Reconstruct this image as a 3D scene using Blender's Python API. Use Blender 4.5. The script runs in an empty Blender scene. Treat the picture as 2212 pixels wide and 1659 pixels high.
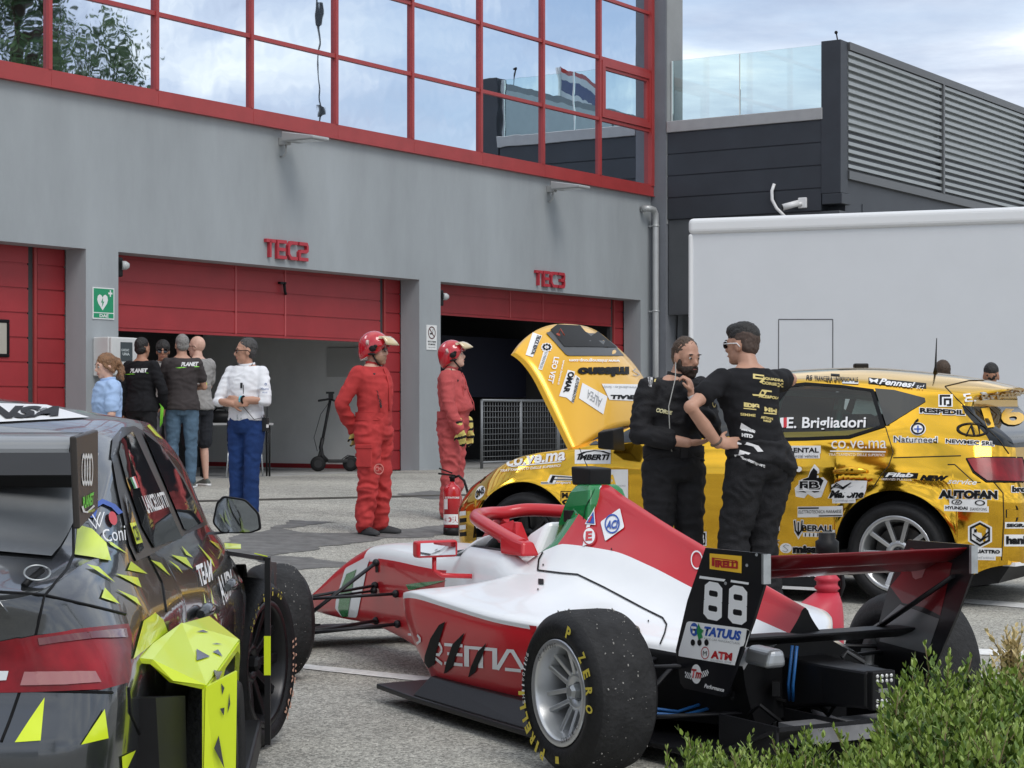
import bpy, bmesh, math, random
from math import sin, cos, tan, pi, radians, atan2, sqrt
from mathutils import Vector, Matrix, noise, geometry
from mathutils.bvhtree import BVHTree
D = bpy.data
SC = bpy.context.scene
COL = SC.collection

# ---------------------------------------------------------------- camera
CAM_H, FPX, PCX, PHY = 1.28, 4300.0, 1106.0, 885.0      # camera height (m), focal length, principal point, horizon (2212 px frame)
cam = D.objects.new("camera", D.cameras.new("camera")); COL.objects.link(cam)
cam.location = (0, 0, CAM_H); cam.rotation_euler = (radians(90), 0, 0)
cam.data.sensor_width = 36; cam.data.lens = 36 * FPX / 2212
cam.data.shift_y = (PHY - 829.5) / 2212
cam.data.clip_start = 0.1; cam.data.clip_end = 3000
SC.camera = cam
# ---------------------------------------------------------------- sky, sun, exposure
SUN_EL, SUN_AZ = radians(52), radians(150)                # azimuth clockwise from +Y
W = D.worlds.new("World"); SC.world = W; W.use_nodes = True
nt = W.node_tree; nt.nodes.clear()
def wn(t, **k):
    n = nt.nodes.new(t)
    for a, b in k.items(): setattr(n, a, b)
    return n
out = wn('ShaderNodeOutputWorld'); bg = wn('ShaderNodeBackground'); bg.inputs[1].default_value = 0.12
sky = wn('ShaderNodeTexSky', sky_type='NISHITA', sun_disc=False)
sky.sun_elevation = SUN_EL; sky.sun_rotation = SUN_AZ; sky.air_density = 1.0; sky.dust_density = 1.0; sky.ozone_density = 2.0
tc = wn('ShaderNodeTexCoord'); sep = wn('ShaderNodeSeparateXYZ'); nt.links.new(tc.outputs['Generated'], sep.inputs[0])
def wmath(op, a, b=None, c=None):
    n = wn('ShaderNodeMath', operation=op)
    for i, x in enumerate((a, b, c)):
        if x is None: continue
        if hasattr(x, 'name') and hasattr(x, 'links'): nt.links.new(x, n.inputs[i])
        else: n.inputs[i].default_value = x
    return n.outputs[0]
zz = wmath('ADD', wmath('MAXIMUM', sep.outputs[2], 0.0), 0.22)
comb = wn('ShaderNodeCombineXYZ')
nt.links.new(wmath('DIVIDE', sep.outputs[0], zz), comb.inputs[0]); nt.links.new(wmath('DIVIDE', sep.outputs[1], zz), comb.inputs[1])
def wnoise(scale, detail, loc, rough=0.55, dist=0.0):
    mp = wn('ShaderNodeMapping'); mp.inputs['Location'].default_value = loc; mp.inputs['Scale'].default_value = (1, 1.5, 1)
    nt.links.new(comb.outputs[0], mp.inputs[0])
    n = wn('ShaderNodeTexNoise'); n.inputs['Scale'].default_value = scale; n.inputs['Detail'].default_value = detail
    n.inputs['Roughness'].default_value = rough; n.inputs['Distortion'].default_value = dist
    nt.links.new(mp.outputs[0], n.inputs[0]); return n.outputs[0]
def wramp(x, pts):
    r = wn('ShaderNodeValToRGB'); cr = r.color_ramp
    while len(cr.elements) < len(pts): cr.elements.new(0.5)
    for e, (p, c) in zip(cr.elements, pts): e.position = p; e.color = (*c, 1)
    nt.links.new(x, r.inputs[0]); return r.outputs[0]
CLOUD_AMT = wramp(wnoise(0.75, 8, (3.1, 1.7, 0), 0.55, 0.3), [(0.28, (0, 0, 0)), (0.46, (1, 1, 1))])
CLOUD_COL = wramp(wnoise(1.5, 9, (0.4, 5.2, 0), 0.6, 0.4), [(0.36, (3.2, 3.6, 4.6)), (0.50, (5.0, 5.5, 6.3)), (0.63, (8.0, 8.1, 7.9))])
mix = wn('ShaderNodeMix', data_type='RGBA'); nt.links.new(CLOUD_AMT, mix.inputs['Factor'])
nt.links.new(sky.outputs[0], mix.inputs['A']); nt.links.new(CLOUD_COL, mix.inputs['B'])
nt.links.new(mix.outputs['Result'], bg.inputs[0]); nt.links.new(bg.outputs[0], out.inputs[0])
sl = D.lights.new("sun", 'SUN'); sl.energy = 1.1; sl.angle = radians(26); sl.color = (1.0, 0.96, 0.9)
so = D.objects.new("sun", sl); COL.objects.link(so)
_sd = Vector((sin(SUN_AZ) * cos(SUN_EL), cos(SUN_AZ) * cos(SUN_EL), sin(SUN_EL)))
so.rotation_euler = _sd.to_track_quat('Z', 'Y').to_euler(); so.location = _sd * 50
SC.view_settings.view_transform = 'Standard'; SC.view_settings.look = 'None'
SC.view_settings.gamma = 1.0; SC.view_settings.exposure = 0.45
SC.render.engine = 'CYCLES'; SC.cycles.max_bounces = 8; SC.cycles.use_denoising = True
SC.cycles.transparent_max_bounces = 12

# ---------------------------------------------------------------- geometry helpers
random.seed(7)
UV = Vector((.5505, .8348, 0)); NV = Vector((.8348, -.5505, 0)); FD = 17.32    # along the facade, out of the facade, its distance
CAMP = Vector((0, 0, CAM_H))
def ray(x, y): return Vector(((x - PCX) / FPX, 1.0, (PHY - y) / FPX))
def at(x, y, d): return CAMP + ray(x, y) * d
def fac(u, s, z): return UV * u + NV * (s - FD) + Vector((0, 0, z))
def smooth01(t): t = min(1, max(0, t)); return t * t * (3 - 2 * t)
def gz(p):                                                       # the apron falls away from the garages
    s = p[0] * NV.x + p[1] * NV.y + FD
    if s < 1.0: return .385
    if s > 10.5: return 0.0
    return .385 * (1 - smooth01((s - 1.0) / 9.5)) ** 1.0
def ground_at(x, y):
    r = ray(x, y); d = 3.0
    for i in range(4000):
        p = CAMP + r * d
        if p.z <= gz(p): break
        d += 0.01
    p.z = gz(p); return p

WM = {}
def linkobj(o, parent=None):
    COL.objects.link(o)
    if parent is not None: o.parent = parent
    return o
def tag(o, label=None, cat=None, group=None, kind=None):
    if label: o['label'] = label
    if cat: o['category'] = cat
    if group: o['group'] = group
    if kind: o['kind'] = kind
    return o
def thing(name, label, cat, loc=(0, 0, 0), rz=0.0, group=None):
    o = D.objects.new(name, None); COL.objects.link(o); o.empty_display_size = .2
    o.location = loc; o.rotation_euler = (0, 0, rz)
    WM[o.name] = Matrix.Translation(Vector(loc)) @ Matrix.Rotation(rz, 4, 'Z')
    return tag(o, label, cat, group)
def wm(o):
    m = Matrix.Identity(4)
    while o is not None:
        m = WM.get(o.name, Matrix.Identity(4)) @ m; o = o.parent
    return m

class MB:
    def __init__(s): s.v = []; s.f = []; s.m = []; s.sm = []
    def add(s, vs, fs, mi=0, sm=False):
        b = len(s.v); s.v += [Vector(p) for p in vs]
        for f in fs: s.f.append([b + i for i in f]); s.m.append(mi); s.sm.append(sm)
        return s
    def xf(s, M, start=0):
        for i in range(start, len(s.v)): s.v[i] = M @ s.v[i]
        return s
    def box(s, c, size, R=None, mi=0, taper=1.0):
        x, y, z = (q / 2 for q in size); c = Vector(c)
        vs = [Vector((sx * x * (taper if sz > 0 else 1), sy * y * (taper if sz > 0 else 1), sz * z)) for sz in (-1, 1) for sx, sy in ((-1, -1), (1, -1), (1, 1), (-1, 1))]
        if R is not None: vs = [R @ v for v in vs]
        return s.add([v + c for v in vs], [(3, 2, 1, 0), (4, 5, 6, 7), (0, 1, 5, 4), (1, 2, 6, 5), (2, 3, 7, 6), (3, 0, 4, 7)], mi)
    def fbox(s, u0, u1, s0, s1, z0, z1, mi=0):                   # a box in facade coordinates
        vs = [fac(u, q, z) for z in (z0, z1) for u, q in ((u0, s0), (u0, s1), (u1, s1), (u1, s0))]
        return s.add(vs, [(3, 2, 1, 0), (4, 5, 6, 7), (0, 1, 5, 4), (1, 2, 6, 5), (2, 3, 7, 6), (3, 0, 4, 7)], mi)
    def hexa(s, a, b, mi=0):                                     # two quads joined
        n = len(a); fs = [tuple(range(n))[::-1], tuple(range(n, 2 * n))] + [(i, (i + 1) % n, n + (i + 1) % n, n + i) for i in range(n)]
        return s.add(list(a) + list(b), fs, mi)
    def tube(s, pts, r, n=8, mi=0, caps=True, sm=True, flat=None):
        pts = [Vector(p) for p in pts]; m = len(pts)
        rs = r if isinstance(r, (list, tuple)) else [r] * m
        rings = []; ref = None
        for i, p in enumerate(pts):
            t = (pts[min(i + 1, m - 1)] - pts[max(i - 1, 0)])
            t = t.normalized() if t.length > 1e-9 else Vector((0, 0, 1))
            if ref is None: ref = Vector((0, 0, 1)) if abs(t.z) < .9 else Vector((1, 0, 0))
            a = (ref - t * ref.dot(t)); a = a.normalized() if a.length > 1e-6 else t.orthogonal().normalized()
            ref = a; b = t.cross(a)
            fl = 1.0 if flat is None else flat
            rings.append([p + (a * cos(2 * pi * k / n) * fl + b * sin(2 * pi * k / n)) * rs[i] for k in range(n)])
        return s.loft(rings, True, caps, mi, sm)
    def loft(s, rings, closed=True, caps=True, mi=0, sm=True, mfun=None):
        n = len(rings[0]); b = len(s.v)
        for r in rings: s.v += [Vector(p) for p in r]
        for i in range(len(rings) - 1):
            for k in range(n if closed else n - 1):
                k2 = (k + 1) % n
                s.f.append([b + i * n + k, b + i * n + k2, b + (i + 1) * n + k2, b + (i + 1) * n + k])
                s.m.append(mfun(i, k) if mfun else mi); s.sm.append(sm)
        if caps and closed:
            s.f.append([b + k for k in range(n)][::-1]); s.m.append(mi); s.sm.append(False)
            e = b + (len(rings) - 1) * n
            s.f.append([e + k for k in range(n)]); s.m.append(mi); s.sm.append(False)
        return s
    def lathe(s, prof, o=(0, 0, 0), ax=(0, 0, 1), n=24, mi=0, sm=True, mfun=None, a0=0.0):   # prof: (radius, height)
        o = Vector(o); ax = Vector(ax).normalized(); a = ax.orthogonal().normalized(); b = ax.cross(a)
        rings = [[o + ax * h + (a * cos(a0 + 2 * pi * k / n) + b * sin(a0 + 2 * pi * k / n)) * max(r, 1e-4) for k in range(n)] for r, h in prof]
        return s.loft(rings, True, True, mi, sm, mfun)
    def prism(s, poly, fn, t0, t1, mi=0):                         # poly 2d, fn(x, y, t)
        n = len(poly)
        return s.hexa([fn(x, y, t0) for x, y in poly], [fn(x, y, t1) for x, y in poly], mi)
    def ball(s, c, r, nu=12, nv=8, mi=0, R=None):
        c = Vector(c); r = (r, r, r) if not isinstance(r, (tuple, list)) else r
        rings = []
        for i in range(nv + 1):
            th = -pi / 2 + pi * i / nv
            q = [Vector((r[0] * max(cos(th), 1e-3) * cos(2 * pi * k / nu), r[1] * max(cos(th), 1e-3) * sin(2 * pi * k / nu), r[2] * sin(th))) for k in range(nu)]
            rings.append([c + (R @ p if R else p) for p in q])
        return s.loft(rings, True, True, mi, True)
    def build(s, name, mats, parent=None, world=False, bevel=0, sub=0, fixn=True, seg=2, split=None):
        if world and parent is not None:
            inv = wm(parent).inverted(); vs = [inv @ p for p in s.v]
        else: vs = s.v
        me = D.meshes.new(name); me.from_pydata([tuple(p) for p in vs], [], s.f)
        for m in (mats if isinstance(mats, (list, tuple)) else [mats]): me.materials.append(m)
        me.polygons.foreach_set('material_index', s.m); me.polygons.foreach_set('use_smooth', s.sm)
        if fixn:
            bm = bmesh.new(); bm.from_mesh(me); bmesh.ops.recalc_face_normals(bm, faces=bm.faces); bm.to_mesh(me); bm.free()
        o = linkobj(D.objects.new(name, me), parent)
        if sub:
            q = o.modifiers.new('s', 'SUBSURF'); q.levels = q.render_levels = sub
        if bevel:
            q = o.modifiers.new('b', 'BEVEL'); q.width = bevel; q.segments = seg; q.limit_method = 'ANGLE'; q.angle_limit = radians(40)
        if split:
            q = o.modifiers.new('e', 'EDGE_SPLIT'); q.split_angle = radians(split)
        return o
def bvh_of(mbs):
    vs = []; fs = []
    for m in mbs:
        b = len(vs); vs += [tuple(p) for p in m.v]; fs += [[b + i for i in f] for f in m.f]
    return BVHTree.FromPolygons(vs, fs)

# ---------------------------------------------------------------- materials
MATS = {}
def M(name, col, rough=.5, metal=0.0, var=0.0, vscale=6.0, bump=0.0, bscale=40.0, spec=.5, coat=0.0, trans=0.0, alpha=1.0, emit=None, stretch=None, rvar=0.0, coatr=.03):
    if name in MATS: return MATS[name]
    m = D.materials.new(name); m.use_nodes = True; t = m.node_tree; p = t.nodes['Principled BSDF']
    p.inputs['Base Color'].default_value = (*col, 1); p.inputs['Roughness'].default_value = rough; p.inputs['Metallic'].default_value = metal
    p.inputs['Specular IOR Level'].default_value = spec; p.inputs['Coat Weight'].default_value = coat; p.inputs['Coat Roughness'].default_value = coatr
    p.inputs['Transmission Weight'].default_value = trans; p.inputs['Alpha'].default_value = alpha
    if emit: p.inputs['Emission Color'].default_value = (*emit[0], 1); p.inputs['Emission Strength'].default_value = emit[1]
    if var or bump or rvar:
        c = t.nodes.new('ShaderNodeTexCoord'); mp = t.nodes.new('ShaderNodeMapping'); t.links.new(c.outputs['Object'], mp.inputs[0])
        if stretch: mp.inputs['Scale'].default_value = stretch
    if var or rvar:
        n = t.nodes.new('ShaderNodeTexNoise'); n.inputs['Scale'].default_value = vscale; n.inputs['Detail'].default_value = 8; n.inputs['Roughness'].default_value = .62
        t.links.new(mp.outputs[0], n.inputs[0])
    if var:
        r = t.nodes.new('ShaderNodeValToRGB'); r.color_ramp.elements[0].position = .3; r.color_ramp.elements[1].position = .7
        r.color_ramp.elements[0].color = (*[max(0, q * (1 - var)) for q in col], 1); r.color_ramp.elements[1].color = (*[min(1, q * (1 + var)) for q in col], 1)
        t.links.new(n.outputs[0], r.inputs[0]); t.links.new(r.outputs[0], p.inputs['Base Color'])
    if rvar:
        mr = t.nodes.new('ShaderNodeMapRange'); mr.inputs['To Min'].default_value = max(0, rough - rvar); mr.inputs['To Max'].default_value = min(1, rough + rvar)
        t.links.new(n.outputs[0], mr.inputs[0]); t.links.new(mr.outputs[0], p.inputs['Roughness'])
    if bump:
        b = t.nodes.new('ShaderNodeTexNoise'); b.inputs['Scale'].default_value = bscale; b.inputs['Detail'].default_value = 6
        t.links.new(mp.outputs[0], b.inputs[0]); q = t.nodes.new('ShaderNodeBump'); q.inputs['Strength'].default_value = bump; q.inputs['Distance'].default_value = .02
        t.links.new(b.outputs[0], q.inputs['Height']); t.links.new(q.outputs[0], p.inputs['Normal'])
    MATS[name] = m; return m
BLACK = M('black_plastic', (.009, .009, .010), .5, var=.3, spec=.25)
WHITE = M('white_vinyl', (.78, .78, .78), .35)
INK = M('black_vinyl', (.008, .008, .009), .55, spec=.15)
STEEL = M('galvanised_steel', (.45, .47, .48), .38, .8, var=.15, vscale=20)
RUBBER = M('rubber', (.010, .010, .011), .6, spec=.3, var=.35, vscale=30, bump=.15, bscale=80)
CARBON = M('carbon_fibre', (.010, .010, .012), .45, var=.5, vscale=120, spec=.3)
GLASSY = M('tinted_glass', (.012, .014, .015), .03, spec=.8)

# ---------------------------------------------------------------- lettering and decals
_tx = {}
def text2d(s, bold=0.0, shear=0.0):
    k = (s, bold, shear)
    if k not in _tx:
        c = D.curves.new('t', 'FONT'); c.body = s; c.size = 1; c.offset = bold; c.shear = shear; c.resolution_u = 3
        o = D.objects.new('t', c); me = D.meshes.new_from_object(o)
        vs = [(v.co.x, v.co.y) for v in me.vertices]; fs = [list(p.vertices) for p in me.polygons]
        D.objects.remove(o); D.curves.remove(c); D.meshes.remove(me)
        x0 = min(v[0] for v in vs); x1 = max(v[0] for v in vs); y0 = min(v[1] for v in vs); y1 = max(v[1] for v in vs)
        _tx[k] = ([((x - x0) / (x1 - x0), (y - y0) / (y1 - y0)) for x, y in vs], fs)
    return _tx[k]
def poly2d(pts, cell=None):
    vs = [Vector((x, y, 0)) for x, y in pts]
    return ([(x, y) for x, y in pts], [list(t) for t in geometry.tessellate_polygon([vs])])
def grid2d(n, m):
    return ([(i / n, j / m) for j in range(m + 1) for i in range(n + 1)], [[j * (n + 1) + i, j * (n + 1) + i + 1, (j + 1) * (n + 1) + i + 1, (j + 1) * (n + 1) + i] for j in range(m) for i in range(n)])
def disc2d(n=24, r0=0.0):
    if r0 <= 0: return ([(.5 + .5 * cos(2 * pi * k / n), .5 + .5 * sin(2 * pi * k / n)) for k in range(n)], [list(range(n))])
    vs = [(.5 + .5 * r * cos(2 * pi * k / n), .5 + .5 * r * sin(2 * pi * k / n)) for r in (1, r0) for k in range(n)]
    return (vs, [[k, (k + 1) % n, n + (k + 1) % n, n + k] for k in range(n)])
def strokes2d(lines, w=.12):                                     # thick polylines in the unit square
    vs = []; fs = []
    for ln in lines:
        m = len(ln); P = [Vector((x, y)) for x, y in ln]; b = len(vs)
        for i in range(m):
            d0 = (P[i] - P[i - 1]).normalized() if i else (P[1] - P[0]).normalized()
            d1 = (P[i + 1] - P[i]).normalized() if i < m - 1 else d0
            if (P[0] - P[-1]).length < 1e-6 and i in (0, m - 1): d0 = (P[-1] - P[-2]).normalized(); d1 = (P[1] - P[0]).normalized()
            n0 = Vector((-d0.y, d0.x)); n1 = Vector((-d1.y, d1.x)); q = (n0 + n1)
            q = q / max(.35, q.dot(n0)) if q.length > 1e-6 else n0
            vs += [tuple(P[i] + q * w / 2), tuple(P[i] - q * w / 2)]
        for i in range(m - 1): fs.append([b + 2 * i, b + 2 * i + 1, b + 2 * i + 3, b + 2 * i + 2])
    return (vs, fs)
def bil(q, u, v):                                                # quad TL, TR, BR, BL
    a = Vector(q[0]).lerp(Vector(q[1]), u); b = Vector(q[3]).lerp(Vector(q[2]), u); return b.lerp(a, v)
def R4(x0, y0, x1, y1, dy=0.0, dx=0.0): return [(x0 + dx, y0), (x1 + dx, y0 + dy), (x1, y1 + dy), (x0, y1)]
def stick(mb, tree, shape, quad, mi, off=.003):                  # a sticker laid on the real surface where the photo shows it
    vs, fs = shape; idx = {}
    pts = []
    for i, (u, v) in enumerate(vs):
        p = bil(quad, u, v); r = ray(p.x, p.y).normalized()
        h, n, fi, d = tree.ray_cast(CAMP, r)
        if h is None: pts.append(None); continue
        if n.dot(r) > 0: n = -n
        pts.append(h + n * off)
    ok = [i for i in range(len(vs)) if pts[i] is not None]; mp = {i: k for k, i in enumerate(ok)}
    fl = []
    for f in fs:
        if all(i in mp for i in f):
            ps = [pts[i] for i in f]; 
            if max((ps[0] - q).length for q in ps) < 1.2: fl.append([mp[i] for i in f])
    mb.add([pts[i] for i in ok], fl, mi, True)
def place2d(mb, shape, quad, mi, thick=0.0, n=None):             # lettering on a flat sign: quad of 3d points TL, TR, BR, BL
    vs, fs = shape; P = [bil(quad, u, v) for u, v in vs]
    if n is None: n = (Vector(quad[1]) - Vector(quad[0])).cross(Vector(quad[3]) - Vector(quad[0])).normalized()
    if not thick: return mb.add(P, fs, mi)
    k = len(P); ed = {}
    for f in fs:
        for a, b in zip(f, f[1:] + f[:1]):
            if (b, a) in ed: del ed[(b, a)]
            else: ed[(a, b)] = 1
    mb.add([p + n * thick for p in P] + P, [list(f) for f in fs] + [[a, k + a, k + b, b] for a, b in ed], mi)
# ================================================================ setting: ground
def shader_ground():
    m = D.materials.new('asphalt'); m.use_nodes = True; t = m.node_tree; p = t.nodes['Principled BSDF']
    L = t.links.new
    def nd(k, **kw):
        n = t.nodes.new(k)
        for a, b in kw.items(): setattr(n, a, b)
        return n
    c = nd('ShaderNodeTexCoord')
    def noi(scale, det, rough=.6, rot=None, sc=None):
        mp = nd('ShaderNodeMapping'); L(c.outputs['Object'], mp.inputs[0])
        if rot: mp.inputs['Rotation'].default_value = (0, 0, rot)
        if sc: mp.inputs['Scale'].default_value = sc
        n = nd('ShaderNodeTexNoise'); n.inputs['Scale'].default_value = scale; n.inputs['Detail'].default_value = det; n.inputs['Roughness'].default_value = rough
        L(mp.outputs[0], n.inputs[0]); return n.outputs[0]
    def ramp(x, a, b, ca, cb):
        r = nd('ShaderNodeValToRGB'); r.color_ramp.elements[0].position = a; r.color_ramp.elements[1].position = b
        r.color_ramp.elements[0].color = (*ca, 1); r.color_ramp.elements[1].color = (*cb, 1); L(x, r.inputs[0]); return r.outputs[0]
    def mixc(f, a, b, mode='MIX'):
        x = nd('ShaderNodeMix', data_type='RGBA', blend_type=mode)
        if hasattr(f, 'links'): L(f, x.inputs['Factor'])
        else: x.inputs['Factor'].default_value = f
        L(a, x.inputs['A']); L(b, x.inputs['B']); return x.outputs['Result']
    vo = nd('ShaderNodeTexVoronoi'); vo.inputs['Scale'].default_value = 85; L(c.outputs['Object'], vo.inputs[0])
    stones = ramp(vo.outputs['Color'], .12, .9, (.25, .245, .225), (.72, .70, .64))
    fine = ramp(noi(150, 4), .32, .68, (.35, .35, .35), (1.25, 1.25, 1.22))
    blot = ramp(noi(.55, 5, .6, atan2(UV.y, UV.x) * -1, (.5, 1.4, 1)), .30, .66, (.74, .74, .75), (1.12, 1.12, 1.1))
    mid = ramp(noi(7, 6, .7), .3, .7, (.8, .8, .8), (1.1, 1.1, 1.1))
    col = mixc(1, mixc(1, mixc(1, stones, fine, 'MULTIPLY'), blot, 'MULTIPLY'), mid, 'MULTIPLY')
    L(col, p.inputs['Base Color']); p.inputs['Roughness'].default_value = .85; p.inputs['Specular IOR Level'].default_value = .3
    b = nd('ShaderNodeBump'); b.inputs['Strength'].default_value = .5; b.inputs['Distance'].default_value = .006
    L(noi(110, 4), b.inputs['Height']); L(b.outputs[0], p.inputs['Normal'])
    return m
ASPH = shader_ground()
mb = MB(); us = [-400, -120, -60, -30, -10, 0, 10, 20, 30, 40, 60, 120, 400]; ss = [-.12, .5] + [1 + .5 * i for i in range(21)] + [13, 20, 40, 120, 500]
vs = []
for s in ss:
    for u in us:
        p = fac(u, s, 0); p.z = gz(p); vs.append(p)
n = len(us)
mb.add(vs, [(j * n + i, j * n + i + 1, (j + 1) * n + i + 1, (j + 1) * n + i) for j in range(len(ss) - 1) for i in range(n - 1)], 0, True)
tag(mb.build('ground', ASPH), 'pale worn asphalt paddock apron sloping up to the garages', kind='structure')
mb = MB(); mb.add([fac(-400, -500, .36), fac(400, -500, .36), fac(400, -.12, .36), fac(-400, -.12, .36)], [(0, 1, 2, 3)])
tag(mb.build('floor', M('garage_floor', (.42, .42, .41), .55, var=.25, vscale=3)), kind='structure')
TAR = M('smooth_dark_asphalt', (.135, .134, .13), .75, var=.35, vscale=9, bump=.25, bscale=120)
LINE = M('road_paint', (.74, .74, .72), .7, var=.18, vscale=25, bump=.2, bscale=90)
def sheet(name, polys, mat, h, label=None, dens=14):
    mb = MB()
    for poly in polys:
        # densify, drop on the ground
        pts = []
        for i in range(len(poly)):
            a = Vector(poly[i]); b = Vector(poly[(i + 1) % len(poly)])
            for k in range(dens): pts.append(a.lerp(b, k / dens))
        vs = []
        for x, y in pts:
            p = ground_at(x, y)
            if name == 'pavement': p += Vector((noise.noise(p * 2.3), noise.noise(p * 2.3 + Vector((7, 3, 1))), 0)) * .16 + Vector((noise.noise(p * 9), noise.noise(p * 9 + Vector((7, 3, 1))), 0)) * .05
            p.z = gz(p) + h; vs.append(p)
        mb.add(vs, [list(t) for t in geometry.tessellate_polygon([[Vector((v.x, v.y, 0)) for v in vs]])])
    return tag(mb.build(name, mat), label, kind='structure')
sheet('pavement', [
    [(575, 1142), (625, 1125), (722, 1129), (600, 1144), (660, 1153), (765, 1152), (875, 1141), (960, 1133), (1100, 1128), (1200, 1150), (960, 1157), (830, 1164), (760, 1177), (670, 1190), (585, 1201), (500, 1200), (480, 1160)],
    [(560, 1200), (672, 1205), (743, 1216), (735, 1224), (616, 1233), (560, 1234)],
    [(855, 1066), (934, 1061), (990, 1066), (936, 1079), (855, 1073)],
], TAR, .004, 'smooth dark patches of newer asphalt')
sheet('road_marking', [[(655, 1436), (930, 1464), (930, 1476), (655, 1446)], [(2040, 1291), (2400, 1318), (2400, 1329), (2040, 1301)], [(2020, 1400), (2400, 1412), (2400, 1426), (2020, 1412)]], LINE, .004)
# drain channel
DRAIN = M('drain_grate', (.06, .055, .045), .8, .2, var=.5, vscale=30)
mb = MB()
a, b = ground_at(430, 1083), ground_at(2000, 1050)
a2 = a + (a - b) * .3
for q0, q1, w in ((a2, b, .09),):
    d = (q1 - q0).normalized(); sd = Vector((-d.y, d.x, 0))
    k = 40; vs = []
    for i in range(k + 1):
        p = q0.lerp(q1, i / k)
        for sg in (-1, 1):
            r = p + sd * sg * w; r.z = gz(r) + .005; vs.append(r)
    mb.add(vs, [(2 * i, 2 * i + 1, 2 * i + 3, 2 * i + 2) for i in range(k)])
tag(mb.build('drain_channel', DRAIN), 'dark rusty drain channel across the apron', 'drain')

# ================================================================ pit building
WALLM = M('painted_render', (.32, .345, .36), .85, var=.13, vscale=.9, bump=.12, bscale=30, stretch=(1, 1, .3))
WALLD = M('grey_pier_render', (.16, .17, .19), .8, var=.12, vscale=1.2, bump=.1, bscale=30)
WALLL = M('lit_pier_render', (.30, .31, .31), .85, var=.1, vscale=1.2, bump=.1, bscale=30)  # paler copy of the pier render, the light on its front put into the colour
REDF = M('red_window_frame', (.35, .042, .042), .42, var=.10, vscale=3)
REDD = M('red_garage_door', (.33, .026, .032), .5, var=.12, vscale=2, bump=.05, bscale=60)
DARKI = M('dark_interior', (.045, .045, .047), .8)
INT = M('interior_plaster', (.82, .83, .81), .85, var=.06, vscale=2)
B = thing('pit_building', 'grey pit building with red window grid and red garage doors', 'building', fac(24, 0, .385))
LINT = 3.2; ZS = 5.05; ZG = 5.22; T1 = 6.2; T2 = 7.24; T3 = 8.27; T4 = 9.3; TOPZ = 10.3; UE = 30.72
WT = .34
mb = MB()
mb.fbox(-14, UE, -WT, 0, LINT, ZS)                                # band above the doors
for u0, u1 in ((-14, -5.4), (2.9, 3.5), (10.3, 10.85), (17.03, 17.57), (23.78, 24.32), (30.36, UE)): mb.fbox(u0, u1, -WT, 0, .3, LINT)
mb.build('wall', WALLM, B, True)
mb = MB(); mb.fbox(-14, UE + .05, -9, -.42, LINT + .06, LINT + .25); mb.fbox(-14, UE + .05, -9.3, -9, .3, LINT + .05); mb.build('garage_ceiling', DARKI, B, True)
mb = MB(); mb.fbox(-14, UE, -9, -.05, TOPZ, TOPZ + .2); mb.build('roof', WALLD, B, True)
mb = MB(); mb.fbox(UE + .002, UE + .62, -1.0, .30, .3, TOPZ + .3)
mb.fbox(UE + .622, 44, -1.0, -.2, .3, TOPZ - 6.2)
mb.build('pier', WALLD, B, True)
mb = MB(); mb.fbox(UE + .034, UE + .6, .30, .312, ZS - .5, TOPZ + .3); mb.build('pier_lit_front', WALLL, B, True)  # added thin sheet that paints the pier's front as the lit side
# glazing
GLZ = D.materials.new('mirror_glazing'); GLZ.use_nodes = True
_t = GLZ.node_tree; _p = _t.nodes['Principled BSDF']; _p.inputs['Metallic'].default_value = 1; _p.inputs['Base Color'].default_value = (.70, .77, .86, 1); _p.inputs['Roughness'].default_value = .012
_c = _t.nodes.new('ShaderNodeTexCoord'); _m = _t.nodes.new('ShaderNodeMapping'); _m.inputs['Scale'].default_value = (1, 1, .7)
_n = _t.nodes.new('ShaderNodeTexNoise'); _n.inputs['Scale'].default_value = 1.6; _n.inputs['Detail'].default_value = 2
_b = _t.nodes.new('ShaderNodeBump'); _b.inputs['Strength'].default_value = .045; _b.inputs['Distance'].default_value = .05
_t.links.new(_c.outputs['Object'], _m.inputs[0]); _t.links.new(_m.outputs[0], _n.inputs[0]); _t.links.new(_n.outputs[0], _b.inputs['Height']); _t.links.new(_b.outputs[0], _p.inputs['Normal'])
mul = [UE - 1.787 * i for i in range(0, 25)]
fr = MB()
fr.fbox(-14, UE + .01, -.1, .06, ZS, ZS + .17)                      # cill
fr.fbox(-14, UE + .01, -.1, .085, ZS - .012, ZS - .001)
fr.fbox(-14, UE, -.06, .035, ZS + .171, ZS + .2)
for z in (T1, T2, T3, T4): fr.fbox(-14, UE, -.06, .03, z - .027, z + .027)
for u in mul:
    e = .027
    fr.fbox(u - e, u + e, -.06, .045, ZS + .201, TOPZ)
fr.fbox(UE - .09, UE + .001, -.06, .075, ZS + .172, TOPZ)
for u in mul[1:20]: fr.fbox(u - .004, u + .004, .0601, .0625, ZS + .01, ZS + .16)
fr.build('window_frame', REDF, B, True)
zr = [ZS + .2, T1, T2, T3, T4, TOPZ]
sash = {(0, 1), (4, 2), (9, 1), (4, 4)}
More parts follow.
